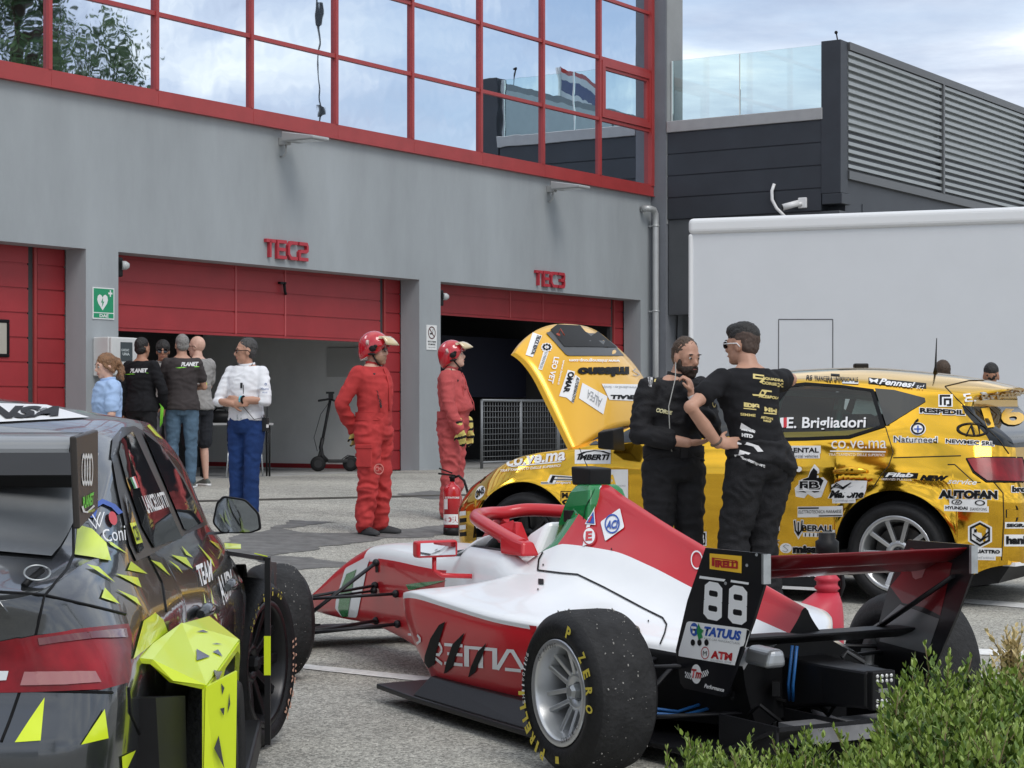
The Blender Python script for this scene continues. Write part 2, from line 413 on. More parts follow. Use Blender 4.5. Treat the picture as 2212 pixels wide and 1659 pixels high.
for i in range(len(mul) - 1):
    for j in range(5):
        if (i, j) in sash:
            a, b, c, d = mul[i + 1] + .035, mul[i] - .036, zr[j] + .036, zr[j + 1] - .036; w = .1
            mb = MB(); mb.fbox(a, b, -.03, .055, c, c + w); mb.fbox(a, b, -.03, .055, d - w, d); mb.fbox(a, a + w, -.03, .054, c + w, d - w); mb.fbox(b - w, b, -.03, .054, c + w, d - w)
            w2 = .05
            mb.fbox(a + w, b - w, -.03, .03, c + w, c + w + w2); mb.fbox(a + w, b - w, -.03, .03, d - w - w2, d - w); mb.fbox(a + w, a + w + w2, -.03, .029, c + w + w2, d - w - w2); mb.fbox(b - w - w2, b - w, -.03, .029, c + w + w2, d - w - w2)
            mb.build('opening_sash', REDF, B, True)
        if i > 14: continue
        mb = MB(); mb.fbox(mul[i + 1], mul[i], -.03, -.004, zr[j], zr[j + 1]); mb.build('window_pane', GLZ, B, True)
mb = MB(); mb.fbox(-14, mul[15], -.03, -.004, zr[0], zr[5]); mb.build('window_pane', GLZ, B, True)
# garage doors (sectional, ribbed)
def door(u0, u1, z0, z1, s=-.36, seams=(), window=None):
    t = MB(); pitch = .29; k = int((z1 - z0) / pitch) + 1
    for i in range(k):
        a = z0 + i * pitch; b = min(z1, a + pitch)
        if b - a < .01: continue
        t.fbox(u0, u1, s - .04, s, a + .012, b - .012)
        t.fbox(u0 + .005, u1 - .005, s - .04, s - .012, a, b)
    t.fbox(u0, u1, s - .05, s + .006, z0 - .03, z0)
    o = t.build('garage_door', REDD, B, True)
    for q in seams:
        t = MB(); t.fbox(q - .015, q + .015, s, s + .008, z0, z1); t.build('door_seam', M('red_seam', (.5, .12, .12), .4), o, False) if False else t.build('door_seam', M('red_seam', (.45, .07, .075), .4), o, True)
    return o
def side(u0, u1):
    t = MB(); z = .385
    while z < LINT + .04:
        t.fbox(u0, u1, -.43, -.365, z + .01, min(LINT + .05, z + .28)); z += .29
    t.fbox(u0 + .004, u1 - .004, -.43, -.38, .385, LINT + .05)
    t.build('door_side_panel', REDD, B, True)
    t = MB(); t.fbox(u0 - .07, u0 - .03, -.44, -.34, .385, LINT + .05); t.build('door_track', REDF, B, True)
    t = MB(); t.fbox(u0 - .14, u0 - .071, -.44, -.37, .385, LINT + .05); t.build('door_gap', DARKI, B, True)
D1 = door(9.9, 16.45, .385, LINT + .05); side(16.6, 17.04)
t = MB(); u0, u1, z0, z1 = 15.2, 16.15, 1.89, 2.33
t.fbox(u0, u1, -.362, -.34, z0, z0 + .04); t.fbox(u0, u1, -.362, -.34, z1 - .04, z1); t.fbox(u0, u0 + .04, -.362, -.34, z0 + .04, z1 - .04); t.fbox(u1 - .04, u1, -.362, -.34, z0 + .04, z1 - .04)
t.build('door_window_frame', INK, D1, True, .01)
t = MB(); t.fbox(u0 + .04, u1 - .04, -.358, -.35, z0 + .04, z1 - .04); t.build('door_window_pane', M('milky_pane', (.42, .40, .34), .3), D1, True)
D2 = door(17.4, 23.30, 2.29, LINT + .05, seams=(20.12, 21.14)); side(23.44, 23.80)
t = MB(); t.fbox(20.98, 21.1, -.35, -.3, 3.0, 3.03); t.tube([fac(21.06, -.31, 3.02), fac(21.08, -.31, 2.9), fac(21.1, -.31, 2.86)], .02, 6); t.build('door_handle', BLACK, D2, True)
D3 = door(24.2, 29.95, 2.76, LINT + .05, seams=(26.75, 27.73)); side(30.08, 30.38)
# inside the garages
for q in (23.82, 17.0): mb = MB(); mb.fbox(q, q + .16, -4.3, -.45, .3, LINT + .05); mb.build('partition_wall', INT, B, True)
mb = MB(); mb.fbox(23.80, 23.82, -4.3, -.5, .385, .45); mb.build('skirting', REDD, B, True)
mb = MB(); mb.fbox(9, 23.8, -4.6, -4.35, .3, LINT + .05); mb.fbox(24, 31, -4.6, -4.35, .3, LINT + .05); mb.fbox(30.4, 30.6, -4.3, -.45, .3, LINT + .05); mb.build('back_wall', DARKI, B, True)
mb = MB(); mb.fbox(24.9, 30.3, -2.4, -2.36, 1.5, 2.55); mb.build('hanging_screen', M('navy_sheet', (.012, .014, .03), .6), B, True)

# ================================================================ annex with terrace and louvres
AN = thing('terrace_annex', 'dark clad annex with glass terrace railing and louvred side', 'building', fac(31.2, 3, .385))
UA = UE + .03; S1 = 3.62; AZ0 = 3.6
CLAD = M('anthracite_cladding', (.033, .038, .047), .45, .2, var=.12, vscale=2)
CLAD2 = M('grey_cladding', (.075, .08, .087), .5, .1, var=.12, vscale=2)
KERB = M('coping_metal', (.36, .36, .36), .4, .3, var=.06)
LOUV = M('louvre_metal', (.36, .38, .38), .42, .5, var=.06)
zt = 6.15; rows = [4.62 + (zt - 4.62) * i / 4 for i in range(5)]
mb = MB()
for i in range(4): mb.fbox(UA, UA + .3, .32, S1 - .36, rows[i] + .012, rows[i + 1] - .012); mb.fbox(UA + .02, UA + .3, .32, S1 - .37, rows[i], rows[i + 1])
mb.build('cladding', CLAD, AN, True)
mb = MB(); mb.fbox(UA + .04, UA + .3, .32, S1 - .05, 2.95, 4.615); mb.build('lower_wall', CLAD2, AN, True)
mb = MB(); mb.fbox(UA + .3, 52, .0, S1 - .06, 3.0, 6.05); mb.fbox(UA + 2.6, 52, .0, S1 - .2, .3, 3.0); mb.build('core', CLAD, AN, True)
mb = MB(); mb.fbox(UA - .03, UA + .33, .31, S1 - .33, zt, zt + .2); mb.build('coping', KERB, AN, True, .01)
mb = MB(); mb.fbox(UA - .02, UA + .28, S1 - .355, S1, 4.9, 7.46); mb.build('corner_post', CLAD, AN, True, .01)
mb = MB(); mb.fbox(UA - .02, UA + .35, S1 - .34, S1 + .02, 4.72, 4.898); mb.build('corner_post', CLAD, AN, True, .01)
GL = D.materials.new('railing_glass'); GL.use_nodes = True
_t = GL.node_tree; _p = _t.nodes['Principled BSDF']; _p.inputs['Base Color'].default_value = (.80, .93, .91, 1); _p.inputs['Roughness'].default_value = .01
_p.inputs['Transmission Weight'].default_value = 1; _p.inputs['IOR'].default_value = 1.45
_tr = _t.nodes.new('ShaderNodeBsdfTransparent'); _tr.inputs[0].default_value = (.88, .955, .95, 1); _gl = _t.nodes.new('ShaderNodeBsdfGlossy'); _gl.inputs['Roughness'].default_value = .02; _gl.inputs[0].default_value = (.9, .97, .96, 1)
_fr = _t.nodes.new('ShaderNodeFresnel'); _fr.inputs[0].default_value = 1.5; _mx = _t.nodes.new('ShaderNodeMixShader')
_t.links.new(_fr.outputs[0], _mx.inputs[0]); _t.links.new(_tr.outputs[0], _mx.inputs[1]); _t.links.new(_gl.outputs[0], _mx.inputs[2]); _t.links.new(_mx.outputs[0], _t.nodes['Material Output'].inputs[0])
sm = (.34 + S1 - .37) / 2 - .12
for a, b in ((.36, sm - .012), (sm + .012, S1 - .42)):
    mb = MB(); mb.fbox(UA + .12, UA + .135, a, b, zt + .201, zt + 1.28); mb.build('glass_panel', GL, AN, True)
mb = MB(); mb.fbox(UA + .115, UA + .14, S1 - .405, S1 - .375, zt + .201, zt + 1.28); mb.fbox(UA + .115, UA + .14, .335, .35, zt + .201, zt + 1.28); mb.fbox(UA + .117, UA + .138, sm - .011, sm + .011, zt + .201, zt + 1.28); mb.build('railing_post', M('pale_edge', (.7, .75, .74), .3), AN, True)
# louvres: corrugated side in two bays
for k, (a, b) in enumerate(((UA + .3, UA + 4.55), (UA + 4.63, UA + 9.2), (UA + 9.28, 52))):
    prof = []; z = 5.30; n = 16; ph = (7.33 - 5.30) / n
    for i in range(n):
        z0 = 5.30 + i * ph; prof += [(-.085, z0), (-.085, z0 + ph * .34), (0, z0 + ph * .42), (0, z0 + ph * .88)]
    prof.append((-.085, 7.33))
    mb = MB(); r0 = [fac(a, S1 + q, z) for q, z in prof]; r1 = [fac(b, S1 + q, z) for q, z in prof]
    mb.loft([r0, r1], False, False, 0, False)
    mb.fbox(a, b, S1 - .12, S1 - .09, 5.3, 7.33)
    mb.build('louvre_panel', LOUV, AN, True)
mb = MB(); mb.fbox(UA + .3, 52, S1 - .1, S1 + .03, 7.33, 7.46); mb.fbox(UA + .3, 52, S1 - .1, S1 + .02, 5.16, 5.298)
for q in (4.55, 9.2): mb.fbox(UA + q + .002, UA + q + .078, S1 - .05, S1 + .03, 5.3, 7.329)
mb.build('louvre_frame', M('louvre_trim', (.12, .125, .13), .45, .3), AN, True)
mb = MB(); mb.fbox(UA + .3, 52, S1 - .5, S1 - .1, 4.75, 5.15); mb.build('soffit', M('soffit_grey', (.17, .18, .19), .6), AN, True)
mb = MB(); mb.fbox(UA + 1.0, UA + 1.05, S1 - .6, S1 - .05, 3.4, 4.8); mb.build('corner_post', CLAD, AN, True)
mb = MB(); p = fac(UA + .6, S1 - .3, 7.4); mb.tube([p, p + Vector((-.05, 0, .28))], .012, 6); mb.ball(p + Vector((-.055, 0, .3)), .03); tag(mb.build('antenna', BLACK), 'short thin antenna standing on the louvred annex roof', 'antenna')

# ================================================================ white trailer
TR = M('trailer_white', (.62, .64, .665), .38, var=.02, vscale=2, bump=.03, bscale=400)
p0 = at(1486, 472, 25.0); dx = Vector((.9317, -.3633, 0)); dn = Vector((-.3633, -.9317, 0)); zt_ = p0.z; g0 = gz(p0)
T = thing('race_trailer', 'large plain white box trailer parked behind the gold car', 'trailer', Vector((p0.x, p0.y, g0)))
L_ = 11.0
def tb(a, b, c, d, z0, z1):
    vs = [Vector((p0.x, p0.y, 0)) + dx * x - dn * y + Vector((0, 0, z)) for z in (z0, z1) for x, y in ((a, c), (b, c), (b, d), (a, d))]
    return vs, [(3, 2, 1, 0), (4, 5, 6, 7), (0, 1, 5, 4), (1, 2, 6, 5), (2, 3, 7, 6), (3, 0, 4, 7)]
mb = MB(); mb.add(*tb(.03, L_, .03, 2.5, g0 + .95, zt_ - .03)); mb.build('box_body', TR, T, True, .03)
mb = MB(); mb.add(*tb(0, L_, -.015, 2.55, zt_ - .20, zt_)); mb.build('roof_rail', M('trailer_rail', (.72, .73, .74), .35), T, True, .06, seg=4)
mb = MB(); mb.add(*tb(0, .06, 0, .08, g0 + .9, zt_ - .19)); mb.build('corner_rail', M('trailer_rail', (.72, .73, .74), .35), T, True, .03)
HL = M('panel_gap', (.10, .10, .11), .6)
def onT(x, y):
    r = ray(x, y); q = p0 + (-dn) * .03; t = ((q - CAMP).dot(dn)) / r.dot(dn); return CAMP + r * t + dn * .003
mb = MB()
for a, b in (((1682, 690), (1799, 690)), ((1799, 690), (1799, 1000)), ((1682, 690), (1681, 1000))):
    A_, B_ = onT(*a), onT(*b); d = (B_ - A_).normalized(); e = d.cross(dn) * .006
    mb.add([A_ + e, B_ + e, B_ - e, A_ - e], [(0, 1, 2, 3)])
mb.build('hatch_outline', HL, T, True)
mb = MB()
for x in (1.5, 2.6, 8.2, 9.3):
    for y in (.3, 2.2):
        q = Vector((p0.x, p0.y, g0 + .45)) + dx * x - dn * y; mb.lathe([(.2, -.14), (.45, -.14), (.45, .14), (.2, .14)], q, dn, 24)
mb.build('wheels_axle', RUBBER, T, True)
mb = MB(); mb.add(*tb(.3, L_, .4, 2.2, g0 + .7, g0 + .945)); mb.build('chassis', BLACK, T, True)
# ================================================================ cars: shared builders
def cur(tab):
    xs = [a for a, b in tab]; ys = [b for a, b in tab]; n = len(xs)
    h = [xs[i + 1] - xs[i] for i in range(n - 1)]; dl = [(ys[i + 1] - ys[i]) / h[i] for i in range(n - 1)]
    m = [dl[0]] + [0 if dl[i - 1] * dl[i] <= 0 else 2 * dl[i - 1] * dl[i] / (dl[i - 1] + dl[i]) for i in range(1, n - 1)] + [dl[-1]]
    def f(x):
        if x <= xs[0]: return ys[0]
        if x >= xs[-1]: return ys[-1]
        i = 0
        while x > xs[i + 1]: i += 1
        t = (x - xs[i]) / h[i]
        return (2 * t ** 3 - 3 * t * t + 1) * ys[i] + (t ** 3 - 2 * t * t + t) * h[i] * m[i] + (-2 * t ** 3 + 3 * t * t) * ys[i + 1] + (t ** 3 - t * t) * h[i] * m[i + 1]
    return f
def frame(ox, oy, th):                                            # car frame: x forward, y to its left, z up
    a = radians(th); return (ox, oy, 0), a + pi / 2
def W2(root, p): return wm(root) @ Vector(p)
def polyfine(px, cell=25):
    bm = bmesh.new(); vs = [bm.verts.new((x, y, 0)) for x, y in px]; bm.faces.new(vs)
    bmesh.ops.triangulate(bm, faces=bm.faces)
    for _ in range(6):
        e = [e for e in bm.edges if e.calc_length() > cell]
        if not e: break
        bmesh.ops.subdivide_edges(bm, edges=e, cuts=1); bmesh.ops.triangulate(bm, faces=[f for f in bm.faces if len(f.verts) > 3])
    bm.verts.index_update(); r = ([(v.co.x, v.co.y) for v in bm.verts], [[v.index for v in f.verts] for f in bm.faces]); bm.free(); return r
UNIT = [(0, 1), (1, 1), (1, 0), (0, 0)]                           # quad that leaves pixel coordinates as they are
def patch(mb, tree, px, mi, off=.003, cell=25): stick(mb, tree, polyfine(px, cell), UNIT, mi, off)
def ring_poly(px, k):
    cx = sum(p[0] for p in px) / len(px); cy = sum(p[1] for p in px) / len(px)
    return [(cx + (x - cx) * k, cy + (y - cy) * k) for x, y in px]
def roundpoly(px, n=4, r=.18):                                    # round the corners of a polygon
    out = []
    m = len(px)
    for i in range(m):
        a, b, c = Vector(px[i - 1]), Vector(px[i]), Vector(px[(i + 1) % m])
        p, q = b.lerp(a, r), b.lerp(c, r)
        for k in range(n + 1):
            t = k / n; out.append(tuple((p * (1 - t) ** 2 + b * 2 * t * (1 - t) + q * t * t)))
    return out
RIMS = {}
def wheel(parent, c, rz, R, rr, w, style, rimmat, side=1, bulge=.02, name='wheel', text=None):
    """c: centre in the parent's frame, rz: turn of the axle; the outer face looks along +Y (side=1) or -Y."""
    o = D.objects.new(name, None); COL.objects.link(o); o.parent = parent; o.location = c
    ang = rz + (0 if side > 0 else pi); o.rotation_euler = (0, 0, ang)
    WM[o.name] = Matrix.Translation(Vector(c)) @ Matrix.Rotation(ang, 4, 'Z')
    h = w / 2; Y = (0, 1, 0)
    mb = MB()
    pr = [(rr - .012, -h + .035), (rr, -h + .01), (rr + .02, -h - bulge * .4), (rr + (R - rr) * .5, -h - bulge), (R - .03, -h - bulge * .3 + .004), (R - .010, -h + .018), (R - .003, -h + .04), (R, -h * .4), (R, h * .4), (R - .003, h - .04), (R - .010, h - .018), (R - .03, h + bulge * .3 - .004), (rr + (R - rr) * .5, h + bulge), (rr + .02, h + bulge * .4), (rr, h - .01), (rr - .012, h - .035)]
    mb.lathe(pr, (0, 0, 0), Y, 72); mb.f.pop(); mb.f.pop(); mb.m = mb.m[:-2]; mb.sm = mb.sm[:-2]
    ty = mb.build('tyre', [RUBBER, M('tyre_tread', (.030, .030, .031), .85, spec=.2, var=.3, vscale=14, bump=.4, bscale=60)], o)
    for f in ty.data.polygons:
        cc = f.center
        if sqrt(cc.x ** 2 + cc.z ** 2) > R - .012: f.material_index = 1
    mb = MB(); d = style.get('dish', .05)
    mb.lathe([(rr - .001, h - .012), (rr + .006, h - .002), (rr + .004, h + .004), (rr - .018, h + .002), (rr - .024, h - .012), (rr - .04, h - d), (rr - .05, -h + .05), (rr - .03, -h + .02), (rr - .006, -h + .015)], (0, 0, 0), Y, 60); mb.f = mb.f[:-2]; mb.m = mb.m[:-2]; mb.sm = mb.sm[:-2]
    n = style['n']; y0 = h - style.get('face', .03); hub = style.get('hub', .06)
    for i in range(n):
        a = 2 * pi * i / n + style.get('a0', 0)
        for off in style.get('pair', (0,)):
            r0, r1 = hub * .8, rr - .025
            w0, w1 = style['w']; yb = h - style.get('facehub', .05)
            def sp(r, t, y): return Vector((cos(a) * r - sin(a) * t, y, sin(a) * r + cos(a) * t))
            o0, o1 = off * style.get('sp0', .2), off
            A = [sp(r0, o0 * w0 - w0 / 2, yb), sp(r0, o0 * w0 + w0 / 2, yb), sp(r0, o0 * w0 + w0 / 2, yb - .04), sp(r0, o0 * w0 - w0 / 2, yb - .04)]
            s1 = style.get('spread', .05) * off
            Bq = [sp(r1, s1 - w1 / 2, y0), sp(r1, s1 + w1 / 2, y0), sp(r1, s1 + w1 / 2, y0 - .03), sp(r1, s1 - w1 / 2, y0 - .03)]
            mb.hexa(A, Bq)
    yb = h - style.get('facehub', .05)
    mb.lathe([(hub * 1.25, yb - .05), (hub * 1.2, yb), (hub * .9, yb + .006), (hub * .55, yb - .004), (hub * .5, yb - .02)], (0, 0, 0), Y, 28)
    ri = mb.build('rim', rimmat, o, bevel=.004)
    mb = MB(); mb.lathe([(hub * .48, yb - .03), (hub * .45, yb + .018), (hub * .3, yb + .03)], (0, 0, 0), Y, 6, sm=False); mb.build('wheel_nut', style.get('nutmat', STEEL), o)
    mb = MB(); mb.lathe([(rr * .72, -.02), (rr * .72, 0)], (0, 0, 0), Y, 32); mb.build('brake_disc', M('brake_disc_steel', (.06, .058, .055), .45, .7), o)
    mb = MB(); mb.lathe([(rr * .9, -h + .05), (rr * .9, -h + .055)], (0, 0, 0), Y, 24); mb.build('wheel_well_back', BLACK, o)
    return o
def arc_text(mb, o, s, r, y, a_mid, span, size, mi=0, flip=False, bold=0.0, tree=None):   # lettering round a tyre wall, read from outside
    n = len(s)
    for i, ch in enumerate(s):
        if ch == ' ': continue
        a = a_mid + span * (i / max(1, n - 1) - .5)
        vs, fs = text2d(ch, bold); wd = size * (.62 if ch not in 'I1-' else .3)
        tr = Vector((cos(a), 0, sin(a))); tt = Vector((-sin(a), 0, cos(a)))
        mb.add([tr * r + Vector((0, y, 0)) + tt * (u - .5) * wd + tr * (v - .5) * size for u, v in vs], fs, mi)

class CarBody:
    """A shell lofted from section curves; rows 0..NL lower side, ..NL+NG glasshouse, ..+NR roof."""
    def __init__(s, f0, f1, zs, hw, zb, hb, zr, hr, zc, arches, rear=None, front=None, NL=16, NG=7, NR=7, lip=.02, crease=None, cols=110):
        fs = [f0 + (f1 - f0) * i / cols for i in range(cols + 1)]
        for fa, ra in arches:
            fs += [fa + ra * cos(pi * k / 26) for k in range(27)] + [fa - ra - .004, fa + ra + .004]
        fs += [f0 + .15 * (k / 10) ** 2 for k in range(10)] + [f1 - .15 * (k / 10) ** 2 for k in range(10)]
        fs = sorted(set(round(f, 4) for f in fs))
        def sm(fn):
            def g(x):
                w = min(.07, (x - f0) * .5, (f1 - x) * .5)
                return sum(fn(x + w * q / 3) for q in range(-3, 4)) / 7
            return g
        zs, hw, zb, hb, zr, hr, zc = [sm(q) for q in (zs, hw, zb, hb, zr, hr, zc)]
        s.NL, s.NG, s.NR = NL, NG, NR; s.fs = fs
        rings = []
        for f in fs:
            zl = zs(f); 
            for fa, ra in arches:
                if abs(f - fa) < ra: zl = max(zl, R_AX + sqrt(max(0, ra * ra - (f - fa) ** 2)))
            h, b, hb_ = hw(f), zb(f), hb(f); row = []
            for j in range(NL + 1):
                v = j / NL; z = zl + (b - zl) * v
                vv = (z - zs(f)) / max(.05, b - zs(f))
                y = h * (1 - .055 * ((.66 - vv) / .66) ** 1.6) if vv < .66 else h + (hb_ - h) * ((vv - .66) / .34) ** 1.5
                if crease: y += crease(f, z)
                for fa, ra in arches:
                    dd = sqrt((f - fa) ** 2 + (z - R_AX) ** 2) - ra
                    if z > R_AX - .25 and dd < .25: y += lip * math.exp(-(dd / .06) ** 2)
                row.append((f, y, z))
            zr_, hr_, zc_ = zr(f), hr(f), zc(f)
            for j in range(1, NG + 1):
                v = j / NG; row.append((f, hb_ + (hr_ - hb_) * (v ** 1.15), b + (zr_ - b) * v))
            for j in range(1, NR + 1):
                v = j / NR; row.append((f, hr_ * (1 - v), zr_ + (zc_ - zr_) * sin(v * pi / 2)))
            if rear:
                w = max(0, 1 - (f - f0) / .95) ** 1.5
                row = [(x + rear(z) * w, y, z) for x, y, z in row]
            if front:
                w = max(0, 1 - (f1 - f) / .5) ** 1.5
                row = [(x + front(z) * w, y, z) for x, y, z in row]
            rings.append(row)
        s.rings = rings
    def mesh(s, skip=None, mfun=None, capm=0):
        mb = MB(); n = len(s.rings[0])
        for sg in (1, -1):
            rr = [[(x, y * sg, z) for x, y, z in r] for r in s.rings]
            b = len(mb.v)
            for r in rr: mb.v += [Vector(p) for p in r]
            for i in range(len(rr) - 1):
                for k in range(n - 1):
                    if skip and skip(s.fs[i], k): continue
                    q = [b + i * n + k, b + i * n + k + 1, b + (i + 1) * n + k + 1, b + (i + 1) * n + k]
                    mb.f.append(q if sg > 0 else q[::-1]); mb.m.append(mfun(s.fs[i], k) if mfun else 0); mb.sm.append(True)
        r0 = s.rings[0]; b = len(mb.v); mb.v += [Vector(p) for p in r0] + [Vector((x, -y, z)) for x, y, z in r0]
        for k in range(n - 1): mb.f.append([b + k, b + n + k, b + n + k + 1, b + k + 1]); mb.m.append(capm if s.NL + 1 <= k < s.NL + s.NG - 1 else 0); mb.sm.append(True)
        return mb
R_AX = .34

# ================================================================ the gold touring car
GOLD = M('gold_chrome_wrap', (.84, .48, .035), .09, .97, bump=.035, bscale=3.2, coat=.3)
GOLDH = M('yellow_bonnet_wrap', (.86, .47, .03), .30, .35, bump=.10, bscale=4, coat=.4)
GOLDD = M('gold_lettering', (.62, .40, .06), .3, .5)
SILV = M('silver_rim', (.62, .63, .64), .28, .85, var=.05)
DKRIM = M('dark_rim', (.02, .02, .022), .35, .5)
o_, a_ = frame(2.975, 13.8, 60)
GC = thing('touring_car', 'gold chrome hatchback race car covered in sponsor stickers with raised bonnet', 'race car', o_, a_)
zs = cur([(-.9, .30), (-.6, .27), (-.45, .17), (.4, .15), (2.2, .15), (3.2, .16), (3.6, .2)])
hw = cur([(-.78, .66), (-.77, .73), (-.73, .82), (-.66, .90), (-.5, .955), (-.3, .97), (.35, .965), (.7, .925), (2.1, .92), (2.45, .955), (3.05, .955), (3.3, .88), (3.5, .72), (3.6, .45), (3.64, .2)])
zb = cur([(-.78, .98), (-.5, 1.04), (0, 1.135), (.4, 1.085), (1.0, 1.065), (2.0, 1.04), (2.4, 1.0), (2.8, .955), (3.05, .88), (3.3, .75), (3.64, .62)])
hb = cur([(-.78, .60), (-.765, .65), (-.73, .72), (-.66, .79), (-.5, .85), (0, .885), (1, .888), (2, .88), (2.5, .86), (2.9, .82), (3.3, .72), (3.5, .55), (3.64, .15)])
zr = cur([(-.78, 1.355), (-.6, 1.365), (-.4, 1.385), (0, 1.43), (.5, 1.47), (1.0, 1.475), (1.3, 1.44), (1.7, 1.30), (2.1, 1.13), (2.42, 1.02), (2.5, 1.0), (2.8, .958), (3.05, .882), (3.3, .752), (3.64, .622)])
hr = cur([(-.78, .50), (-.765, .54), (-.73, .57), (-.66, .585), (-.4, .60), (0, .63), (1, .64), (1.5, .67), (2.1, .77), (2.42, .83), (2.9, .79), (3.3, .70), (3.5, .53), (3.64, .13)])
zc = cur([(-.78, 1.43), (-.5, 1.475), (0, 1.535), (.6, 1.58), (1.1, 1.565), (1.4, 1.51), (1.8, 1.35), (2.2, 1.17), (2.4, 1.06), (2.46, .7), (3.25, .62), (3.35, .74), (3.64, .63)])
rear = lambda z: cur([(.2, .05), (.35, .0), (.7, 0), (.80, .04), (.95, .08), (1.05, .10), (1.33, .40), (1.37, .38), (1.41, .24), (1.5, .22)])(z)
cre = lambda f, z: .014 * smooth01((z - .80) / .03) * smooth01((1.0 - z) / .15) * smooth01((f + .6) / .3) * smooth01((2.3 - f) / .4) - .012 * math.exp(-((z - .42) / .09) ** 2) * smooth01((f - .6) / .3) * smooth01((2.2 - f) / .3)
cb = CarBody(-.78, 3.64, zs, hw, zb, hb, zr, hr, zc, [(0, .415), (2.79, .42)], rear=rear, lip=.022, crease=cre)
NL, NG = cb.NL, cb.NG
skipf = lambda f, k: (NL < k < NL + NG - 1 and .06 < f < 1.02)
gm = cb.mesh(skip=skipf, capm=2, mfun=lambda f, k: 1 if (k >= NL + NG and 2.44 < f < 3.33) else 2 if (NL + 1 <= k < NL + NG - 1 and f < -.665) else 0)
gm.xf(wm(GC))
gb = gm.build('body', [GOLD, BLACK, M('rear_screen', (.010, .012, .013), .06, spec=.3)], GC, True)
gtree = bvh_of([cb.mesh().xf(wm(GC))])
z5 = lambda l: [(1469 + .3854 * a, 656.7 + .3854 * b) for a, b in l]
z4 = lambda l: [(993.7 + .3334 * a, 656.7 + .3334 * b) for a, b in l]
# glass
TG = D.materials.new('car_glass'); TG.use_nodes = True
_t = TG.node_tree; _tr = _t.nodes.new('ShaderNodeBsdfTransparent'); _tr.inputs[0].default_value = (.42, .50, .47, 1); _gl = _t.nodes.new('ShaderNodeBsdfGlossy'); _gl.inputs['Roughness'].default_value = .02
_fr = _t.nodes.new('ShaderNodeFresnel'); _fr.inputs[0].default_value = 1.6; _mx = _t.nodes.new('ShaderNodeMixShader')
_t.links.new(_fr.outputs[0], _mx.inputs[0]); _t.links.new(_tr.outputs[0], _mx.inputs[1]); _t.links.new(_gl.outputs[0], _mx.inputs[2]); _t.links.new(_mx.outputs[0], _t.nodes['Material Output'].inputs[0])
door_gl = z5([(400, 690), (600, 452), (705, 441), (900, 455), (1086, 480), (1152, 690), (950, 755), (700, 765), (430, 770)])
inner_gl = z5([(450, 690), (620, 470), (710, 458), (900, 471), (1068, 493), (1125, 683), (945, 738), (700, 748), (470, 752)])
qgl = z5([(1092, 474), (1200, 483), (1372, 528), (1376, 548), (1158, 684)])
rgl = z5([(1530, 508), (1620, 492), (1800, 466), (1990, 452), (2350, 450), (2330, 760), (1930, 768), (1790, 762)])
def mirrored(o):
    c = o.copy(); COL.objects.link(c); c.parent = o.parent; c.scale = (1, -1, 1); return o
mb = MB(); patch(mb, gtree, inner_gl, 0, .004); mirrored(mb.build('door_window', TG, GC, True))
# black surround of the door glass = strip between the two outlines
mb = MB(); k = len(door_gl)
for i in range(k):
    q = [door_gl[i], door_gl[(i + 1) % k], inner_gl[(i + 1) % k], inner_gl[i]]
    stick(mb, gtree, grid2d(6, 1), [q[0], q[1], q[2], q[3]], 0, .006)
mirrored(mb.build('window_frame', INK, GC, True))
mb = MB(); patch(mb, gtree, qgl, 0, .004); mirrored(mb.build('quarter_window', GLASSY, GC, True))
mb = MB(); patch(mb, gtree, [(1272, 962), (1330, 925), (1420, 880), (1520, 842), (1600, 828), (1625, 940), (1420, 952)], 0, .004); mirrored(mb.build('front_door_window', GLASSY, GC, True))
# windscreen on the shell
mb = MB()
ws = []
for i in range(7):
    f = 2.36 - (2.36 - 1.28) * i / 6
    ws.append([(f, hr(f) * .97 * y / 4, zr(f) + (zc(f) - zr(f)) * cos(y / 4 * pi / 2) + .004) for y in range(-4, 5)])
mb.loft(ws, False, False); mb.build('windscreen', GLASSY, GC)
# cage, seat, far side seen through the door glass
CAGE = M('green_cage_tube', (.05, .22, .17), .4)
mb = MB()
for l in (.62, -.62):
    mb.tube([(1.1, l, .3), (1.05, l * .98, 1.05), (.95, l * .88, 1.40)], .022)
    mb.tube([(.95, l * .88, 1.40), (.2, l * .88, 1.36), (-.3, l * .8, .9)], .022)
    mb.tube([(.62, l * .9, .4), (.55, l * .92, 1.1), (.52, l * .85, 1.40)], .024)
mb.tube([(.52, .53, 1.40), (.52, -.53, 1.40)], .022); mb.tube([(.55, .58, 1.3), (.1, -.5, .75)], .02); mb.tube([(.55, -.58, 1.3), (.1, .5, .75)], .02)
mb.build('roll_cage', CAGE, GC)
mb = MB()
for l in (.35, -.35):
    mb.hexa([(1.0, l - .22, .45), (1.0, l + .22, .45), (.55, l + .22, .4), (.55, l - .22, .4)], [(1.0, l - .22, .6), (1.0, l + .22, .6), (.62, l + .22, .55), (.62, l - .22, .55)])
    mb.hexa([(.72, l - .24, .55), (.72, l + .24, .55), (.55, l + .24, .55), (.55, l - .24, .55)], [(.55, l - .2, 1.25), (.55, l + .2, 1.25), (.4, l + .2, 1.25), (.4, l - .2, 1.25)])
mb.build('seat', BLACK, GC, bevel=.04)
mb = MB(); mb.box((.9, 0, .32), (2.6, 1.6, .05)); mb.box((-.35, 0, .7), (.05, 1.5, .7)); mb.box((2.0, 0, .75), (.3, 1.5, .5)); mb.build('cabin_lining', M('dark_trim', (.03, .03, .03), .7), GC)
